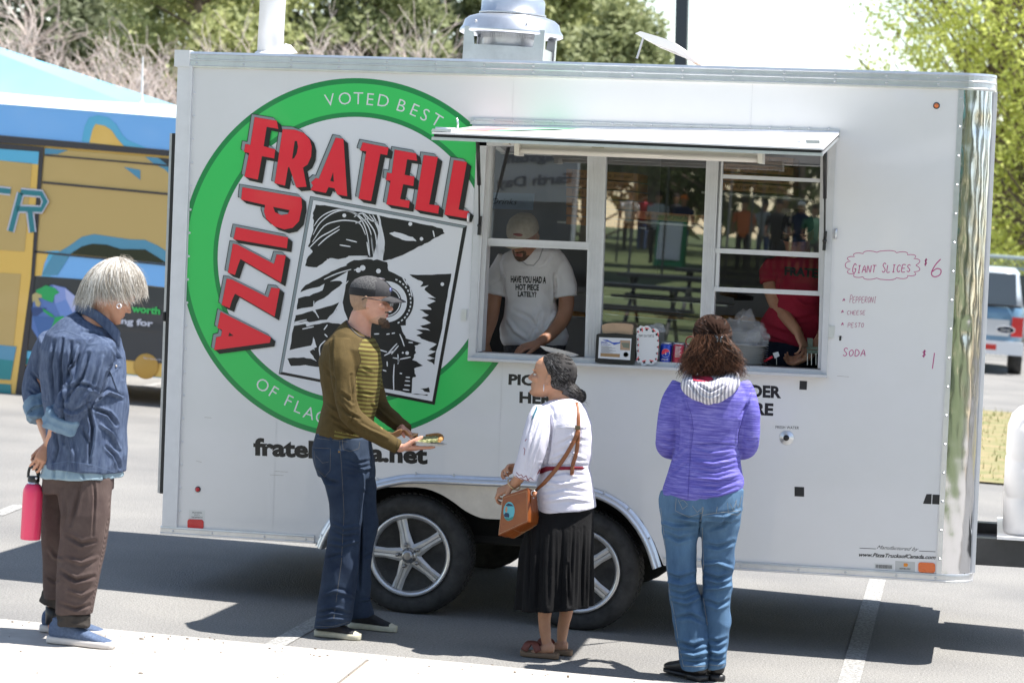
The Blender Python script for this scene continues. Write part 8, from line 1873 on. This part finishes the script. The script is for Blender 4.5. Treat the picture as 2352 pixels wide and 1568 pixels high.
stk_ = [([(200,880),(260,890),(310,900)],3,-.006),([(150,910),(210,930),(290,925)],4,.006),([(160,950),(220,980),(285,960)],4,-.006),([(170,1120),(220,1140),(285,1120)],4,-.008),([(175,1150),(230,1165),(290,1145)],4,.008),([(185,1190),(240,1205),(295,1180)],4,-.008),([(190,1225),(250,1240),(305,1215)],3.5,.007),([(210,1300),(270,1290),(325,1320)],4,-.006),([(220,1400),(280,1420),(335,1400)],4,-.007),([(225,1440),(280,1455),(335,1440)],4,.008),([(230,1475),(290,1485),(335,1475)],3,-.006),
        ([(330,1000),(380,1010),(440,990)],4,-.006),([(325,1080),(380,1075),(440,1100)],4,.007),([(322,1120),(380,1140),(435,1125)],4,-.009),([(325,1180),(380,1180),(435,1165)],4,.007),([(330,1230),(380,1250),(430,1230)],4,-.007),([(345,1390),(380,1400),(415,1385)],3.5,-.006),([(345,1430),(380,1445),(412,1430)],3.5,.007),([(345,1470),(380,1480),(410,1470)],3,-.007),([(440,870),(400,920),(340,940)],4,-.006),([(310,870),(308,920),(302,960)],2.4,-.008),([(320,880),(400,885),(470,860)],3,.005)]
o, cl = garment(jl, [], jk, 'jeans', JB, .006, 3, JK, stk_, .006, 8, (1,1,.8), 35, k=1.7)
ST2 = mat('stitching_pale', (.27,.28,.28), .8)
for P in ([(210,812),(206,862),(262,888),(318,870),(322,848)],[(420,830),(424,872),(462,880),(486,858),(486,800)],[(218,818),(236,856),(256,840)],[(256,836),(240,818),(226,822)],[(276,842),(296,868),(320,848)],[(430,832),(444,862),(458,818)],[(452,822),(466,852),(480,800)],[(318,846),(316,880),(310,905)],[(316,880),(400,868),(485,860)],[(146,850),(160,960),(172,1080),(180,1180),(205,1300),(222,1420),(240,1500)],[(316,930),(322,1080),(318,1200),(338,1330)],[(240,1497),(290,1500),(335,1496)],[(344,1492),(380,1496),(408,1492)],[(378,845),(374,872)]):
    cl.line(P, JK, .0020, ST2, 'stitch', jk, .003)
BT_ = mat('boot_leather', (.022,.020,.020), .4, var=.2, vscale=20)
for a, b, dy, w in (((300,1556),(222,1548),0,.046),((372,1540),(340,1536),.06,.044)):
    p0, p1 = ps.p(*a,dy), ps.p(*b,dy); d_ = Vector((-.35,1,0)).normalized() if dy else Vector((-.8,.55,0)).normalized(); q = p0.copy(); q.z = 0; s_ = Vector((-d_.y,d_.x,0)); bo = bpy.data.objects.new('clog', None); link(bo, jk); bo.location = q-wloc(jk)
    mb = MB(); v, f = loft([(q+d_*(t*.25-.04)+Vector((0,0,z)), s_*w*ww, Vector((0,0,h_))) for t, ww, z, h_ in ((0,.5,.075,.03),(.06,.85,.072,.045),(.2,.9,.07,.05),(.45,.86,.062,.04),(.7,1.0,.048,.028),(.9,.85,.042,.02),(1.0,.4,.038,.012))], 20); mb.add(v, f); me = solid(mb, .0045, 3); place(me, 'upper', BT_, bo)
    mb = MB(); v, f = loft([(q+d_*(t*.25-.04)+Vector((0,0,.016)), s_*w*ww*1.03, Vector((0,0,.016))) for t, ww in ((0,.6),(.06,.92),(.3,.9),(.34,.8))], 18, True, 5); mb.add(v, f); v, f = loft([(q+d_*(t*.25-.04)+Vector((0,0,.02)), s_*w*ww*1.03, Vector((0,0,.010))) for t, ww in ((.3,.85),(.7,1.0),(.92,.8),(1.0,.4))], 18, True, 5); mb.add(v, f); mb.build('heel_and_sole', BLACK, bo, True)
# hair
HBr = mat('hair_brown', (.032,.016,.011), .55, col2=(.014,.008,.006), vscale=30, spec=.3); HBc = mat('hair_copper', (.26,.11,.055), .45, col2=(.10,.042,.022), vscale=18, spec=.5)
rnd = random.Random(20); vs = []; n = 32; mb = MB()
HR = [(.42,-.50,.10,.37),(.52,-.52,.22,.375),(.64,-.52,.33,.375),(.76,-.505,.36,.37),(.87,-.46,.33,.34),(.95,-.37,.24,.27),(1.02,-.24,.1,.16),(1.04,-.12,.0,.06)]
for z, b, f_, w in HR:
    for k in range(n): t = 2*math.pi*k/n; vs.append(hd.w((f_+b)/2+(f_-b)/2*math.cos(t), w*math.sin(t), z))
N = len(HR); mb.add(vs, [(i*n+k, i*n+(k+1) % n, (i+1)*n+(k+1) % n, (i+1)*n+k) for i in range(N-1) for k in range(n)]+[tuple(range(n-1,-1,-1)), tuple(range((N-1)*n,N*n))])
v, f = loft([ps.row((278,170),(420,175),.09,.01), ps.row((262,210),(438,215),.09,.0), ps.row((250,255),(455,260),.085,-.01), ps.row((262,295),(450,300),.07,-.02)], 24); mb.add(v, f)
me = solid(mb, .005, 4); sculpt(me, JK, [([(x0,y0),((x0+388)/2,(y0+158)/2-4),(388,158)],1.4,.005*(1 if i % 2 else -1)) for i, (x0,y0) in enumerate(((282,170),(276,150),(280,128),(292,108),(310,94),(335,84),(365,84),(392,96),(412,120),(424,148),(300,180),(420,176)))], .004, 16, (1,1,1), 3); bvh = Cloth(me).b; place(me, 'hair', mat('hair_under',(.028,.015,.011),.95,spec=.08), jk); knot = ps.p(388,160,-.115)
def g1(i):
    a = rnd.uniform(-2.3,2.3); z = .66+.36*math.cos(a*.7)+rnd.uniform(-.05,.02); p0 = hd.w(.28*math.cos(a)+rnd.uniform(-.1,.05), .36*math.sin(a), z); o_ = []
    for j_ in range(9):
        t = j_/8; q, nn, _, _ = bvh.find_nearest(p0.lerp(knot, t)); o_.append(q+nn*(.002+.006*math.sin(math.pi*t)*rnd.random()))
    return o_
strands(2200, g1, .0011, HBr, 'hair_strands', jk); strands(700, g1, .0009, mat('hair_chestnut',(.12,.052,.028),.5,spec=.35), 'hair_strands', jk)
def g2(i):
    u = rnd.random(); px = 252+u*205; a = rnd.uniform(-1,1); dep = -.10+.16*rnd.random()**2 if rnd.random() < .75 else .06; y0 = rnd.uniform(138,215); p = ps.p(px*.62+355*.38, y0, -.128+.05*rnd.random() if dep < 0 else dep); yend = 296+rnd.uniform(-50,36)-14*abs(u-.5); q = ps.p(px+(px-350)*.26+rnd.uniform(-18,22), yend, dep*1.1); n_ = 20; R_ = rnd.uniform(.006,.015); w0 = rnd.uniform(0,6.28); tw_ = rnd.uniform(2.0,4.2)*(1 if rnd.random() < .5 else -1)*3.14; o_ = []
    for j_ in range(n_+1):
        t = j_/n_; c_ = p.lerp(q, t); k = R_*min(1, t*3)*(1.0+.3*t); bul = (px-350)/350*.020*math.sin(math.pi*t); o_.append(c_+Vector((bul+k*math.cos(w0+tw_*t), k*math.sin(w0+tw_*t)-.012*math.sin(math.pi*t), 0)))
    return o_
strands(1100, g2, .0010, HBc, 'curls', jk, 3); strands(1100, g2, .0011, MATS['hair_chestnut'], 'curls', jk, 3); strands(1300, g2, .0012, HBr, 'curls', jk, 3)
for k in (-1,1):
    e = MB(); e.tube([knot+Vector((k*.018-.004,-.012,.016)), knot+Vector((k*.008,-.026,.006)), knot+Vector((k*.006,-.024,-.008)), knot+Vector((k*.017,-.010,-.016))], .0055, 8); e.build('hair_claw', mat('shiny_black',(.01,.01,.012),.15,coat=1), jk, True)
e = MB(); gp = ps.p(270,170,.07); pts = [gp+Vector((.024*math.cos(a),.006*math.cos(a),.024*math.sin(a))) for a in np.linspace(0,6.28,18)]; e.tube(pts, .0035, 6); e.tube([gp+Vector((.02,0,.012)), ps.p(300,165,.0)], .003, 6); e.build('red_glasses', mat('frame_red',(.16,.015,.02),.25), jk, True)
# =================================================================== MAN INSIDE, WHITE T-SHIRT
ps = Pose(B4, .62)
w1 = person('person in white lettered T-shirt and tan cap looking down, working inside the left window', (ps.p(640,1300,0).x, .62, .36))
hd = Head(ps.p(606,738,-.10), .235, -104, -30); body = MB(); hd.build(body)
body.tube([ps.p(640,800,-.05), ps.p(655,840,-.02), ps.p(660,900,0)], [.055,.058,.075], 20)
v, f = loft([ps.row((545,880),(760,875),.09),ps.row((530,960),(760,960),.10),ps.row((520,1150),(775,1150),.09),ps.row((510,1330),(800,1330),.10)], 24); body.add(v, f)
for L_ in (((480,930,0,.045),(448,1060,-.02,.042),(430,1180,-.05,.040),(400,1290,-.12,.031),(392,1330,-.14,.027)),((800,930,0,.045),(838,1060,-.02,.044),(826,1180,-.06,.042),(760,1270,-.16,.034),(690,1325,-.24,.027)),
           ((600,1330,0,.08),(590,1500,0,.06),(590,1900,0,.04)),((740,1330,0,.08),(760,1500,0,.06),(760,1900,0,.04))):
    p_, r_ = ps.tube(L_); body.tube(*smoothtube(p_, r_), 16)
hand(body, ps.p(690,1325,-.24), ps.p(590,1352,-.30)-ps.p(690,1325,-.24), (0,.2,-1), .19, (14,18,22,26), 9, (30,10), -1); hand(body, ps.p(394,1325,-.14), Vector((.05,-.1,-1)), (.7,-.3,0), .19, (16,18,20,22), 6, (30,10), 1)
me = solid(body, .0042, 2); hd.dent(me); Lc = hd.loc(fcent(me)); o = place(me, 'body', [SKD, LIP, BEARD, HAIRSH], w1); x, y, z = Lc.T
paint(me, (x > .22)&(z < .16)&(z > -.06)&(abs(y) < .2), 2); paint(me, (x > .33)&(abs(z-.285) < .03)&(abs(y) < .15), 2); paint(me, (x > .30)&(z < .29)&(z > .1)&(abs(y) > .10)&(abs(y) < .17), 2); paint(me, (x > .395)&(abs(z-.219) < .028)&(abs(y) < .085), 1); paint(me, (x < .02)&(z > .25)&(z < 1.1)&(abs(y) < .4), 3)
TW = cloth('tshirt_white', (.84,.83,.85), (.80,.79,.81), 7, .2, 200)
jr = [ps.row((566,806),(742,800),.07), ps.row((505,838),(808,822),.11), ps.row((470,890),(838,872),.125), ps.row((478,960),(806,950),.13), ps.row((505,1040),(782,1040),.125), ps.row((512,1120),(786,1120),.12), ps.row((498,1190),(810,1190),.13), ps.row((480,1250),(838,1248),.14), ps.row((482,1300),(850,1290),.14), ps.row((500,1335),(835,1335),.13)]
sl = []
for L_ in (((515,860,0,.05),(478,930,0,.060),(458,1000,-.01,.061),(446,1062,-.02,.060)),((780,860,0,.05),(812,930,0,.060),(830,1000,-.01,.062),(840,1075,-.02,.061))):
    p_, r_ = ps.tube(L_); sl.append(smoothtube(p_, r_))
stk_ = [([(500,960),(505,1040),(515,1100)],3,-.010),([(775,950),(780,1040),(775,1100)],3,-.010),([(560,1150),(640,1190),(700,1280)],4,-.009),([(700,1160),(680,1230),(640,1300)],4,-.008),([(520,1200),(560,1260),(620,1300)],4,.008),([(780,1160),(740,1230),(720,1300)],4,.008),([(560,850),(590,900),(640,920)],3,-.005),([(760,850),(720,900),(690,915)],3,-.005),([(430,1000),(470,980),(500,960)],3,-.006)]
o, cl = garment([jr], sl, w1, 'tshirt', TW, .006, 4, B4, stk_, .005, 7, (1,1,1), 41)
for tx, P in (('HAVE YOU HAD A',((536,958),(730,963),(728,1001),(536,996))),('HOT PIECE',((562,1003),(690,1006),(689,1040),(562,1036))),('LATELY?',((575,1042),(676,1046),(675,1076),(574,1072)))): cl.words(tx, P, B4, mat('tshirt_print',(.03,.03,.03),.8), 'shirt_words', w1, .035, .004)
cl.line([(548,805),(580,868),(625,900),(660,902),(690,868),(712,808)], B4, .006, mat('rib_grey',(.45,.44,.46),.9), 'neck_rib', w1, .003)
tr_ = [ps.row((500,1320),(830,1320),.13), ps.row((510,1450),(820,1450),.13), ps.row((520,1900),(810,1900),.10)]; garment([tr_], [], w1, 'trousers', cloth('check_trousers',(.03,.03,.035),(.08,.08,.085),60,.2), .01, 2, B4, [], .003, 8, (1,1,1), 42)
CPT = cloth('cap_tan', (.62,.55,.42), None, 40, .2)
def simplecap(hd, parent, m, band=None):
    vs = []; seg = 32; rc = [(.60,.0,.47,.36),(.68,0,.47,.36),(.80,-.005,.44,.34),(.92,-.01,.35,.28),(1.0,-.02,.2,.17),(1.03,-.02,.02,.02)]
    for z, c0, a_, b_ in rc:
        for k in range(seg): t = 2*math.pi*k/seg; vs.append(hd.w(c0+a_*math.cos(t), b_*math.sin(t), z+.02*math.cos(t)))
    c = bpy.data.objects.new('cap', None); link(c, parent); c.location = hd.c-wloc(parent); mk('crown', vs, [(i*seg+k, i*seg+(k+1) % seg, (i+1)*seg+(k+1) % seg, (i+1)*seg+k) for i in range(len(rc)-1) for k in range(seg)], m, c, True)
    vs = []; nu, nv = 8, 12
    for j_ in range(nv+1):
        s_ = -1+2*j_/nv
        for i in range(nu+1): t = i/nu; vs.append(hd.w(.40+t*.32*(1-.5*s_*s_)-.10*s_*s_, s_*.30, .62-.07*t*t-.09*s_*s_*(1-.2*t)))
    b = mk('brim', vs, [(j_*(nu+1)+i, j_*(nu+1)+i+1, (j_+1)*(nu+1)+i+1, (j_+1)*(nu+1)+i) for j_ in range(nv) for i in range(nu)], m, c, True); s2 = b.modifiers.new('s','SOLIDIFY'); s2.thickness = .004
    return c
c = simplecap(hd, w1, CPT); e = MB(); hd.ell(e, (.44,.08,.76), (.02,.13,.04)); e.build('cap_badge', mat('badge_rust',(.35,.08,.05),.7), c, True)
# =================================================================== MAN INSIDE, RED T-SHIRT
ps = Pose(Z5, .55)
w2 = person('person in a dark red lettered T-shirt counting banknotes inside the right window', (ps.p(1200,1400,0).x, .55, .36))
hd = Head(ps.p(1215,720,-.06), .235, -98, -22); body = MB(); hd.build(body)
body.tube([ps.p(1220,790,-.02), ps.p(1225,850,0), ps.p(1228,900,.02)], [.056,.06,.08], 20)
v, f = loft([ps.row((1110,900),(1340,900),.09),ps.row((1120,1000),(1340,1000),.10),ps.row((1080,1180),(1330,1180),.09),ps.row((1050,1400),(1330,1400),.10)], 24); body.add(v, f)
for L_ in (((1060,920,0,.046),(1072,1030,-.01,.043),(1105,1125,-.05,.040),(1165,1200,-.14,.033),(1212,1262,-.20,.027)),((1390,920,0,.046),(1400,1060,-.01,.043),(1390,1180,-.06,.038),(1340,1300,-.14,.030),(1280,1385,-.20,.027)),
           ((1120,1400,0,.08),(1110,1600,0,.06),(1110,1950,0,.04)),((1260,1400,0,.08),(1270,1600,0,.06),(1280,1950,0,.04))):
    p_, r_ = ps.tube(L_); body.tube(*smoothtube(p_, r_), 16)
hand(body, ps.p(1212,1262,-.20), ps.p(1265,1375,-.24)-ps.p(1212,1262,-.20), (-.5,.2,-.4), .19, (28,32,36,40), 7, (30,20), -1); hand(body, ps.p(1280,1388,-.20), ps.p(1205,1420,-.22)-ps.p(1280,1388,-.20), (0,-.4,.7), .18, (25,30,35,40), 6, (30,20), 1)
me = solid(body, .0045, 2); hd.dent(me); o = place(me, 'body', [SKL, LIP, BEARD], w2); Lc = hd.loc(fcent(me)); x, y, z = Lc.T; paint(me, (x > .22)&(z < .14)&(z > -.06)&(abs(y) < .2), 2)
TR_ = cloth('tshirt_red', (.36,.022,.05), (.29,.016,.038), 8, .2, 200)
jr = [ps.row((1135,848),(1320,846),.08), ps.row((1070,870),(1385,866),.12), ps.row((1060,920),(1400,915),.13), ps.row((1095,1000),(1372,1000),.13), ps.row((1092,1080),(1365,1080),.125), ps.row((1050,1150),(1360,1150),.125), ps.row((1012,1210),(1360,1210),.13), ps.row((1006,1275),(1360,1270),.13), ps.row((1040,1315),(1350,1320),.13), ps.row((1120,1338),(1340,1345),.12)]
sl = []
for L_ in (((1090,880,0,.05),(1066,940,0,.058),(1068,995,-.01,.058)),((1370,880,0,.05),(1395,940,0,.058),(1400,1000,-.01,.058))):
    p_, r_ = ps.tube(L_); sl.append(smoothtube(p_, r_))
stk_ = [([(1120,950),(1115,1040),(1100,1120)],3,-.008),([(1110,1180),(1200,1200),(1300,1180)],4,-.008),([(1040,1230),(1120,1260),(1220,1290)],4,-.008),([(1020,1250),(1100,1290),(1180,1320)],4,.007),([(1200,1080),(1250,1120),(1330,1120)],4,.006)]
o, cl = garment([jr], sl, w2, 'tshirt', TR_, .006, 4, Z5, stk_, .005, 7, (1,1,1), 45)
cl.words('FRATELLI', ((1143,908),(1402,925),(1398,978),(1141,955)), Z5, mat('tshirt_print',(.03,.03,.03),.8), 'shirt_words', w2, .05, .004)
tr_ = [ps.row((1000,1310),(1345,1320),.12), ps.row((985,1450),(1340,1450),.13), ps.row((1040,1900),(1330,1900),.10)]; garment([tr_], [], w2, 'jeans', cloth('navy_jeans',(.012,.018,.035),None,30,.2), .01, 2, Z5, [], .003, 8, (1,1,1), 46)
simplecap(hd, w2, CPB)
MON = mat('banknote', (.28,.34,.26), .8, col2=(.16,.20,.15), vscale=60)
for i, (P, lb) in enumerate(((((1266,1296),(1298,1300),(1296,1345),(1270,1342)),'green banknote standing up between the fingers of the man in red'),(((1262,1345),(1325,1345),(1325,1360),(1263,1358)),'upper green banknote held flat over the cash drawer'),(((1264,1362),(1325,1364),(1325,1384),(1268,1382)),'lower green banknote held flat over the cash drawer'))):
    Q = [at(*Z5(*p), .33-.01*i) for p in P]; o = MB().quadbox(Q, (0,.0015,.0)).build('banknote', MON, None, False); tag(o, lb, 'banknote', 'banknotes in the hand of the man in red')
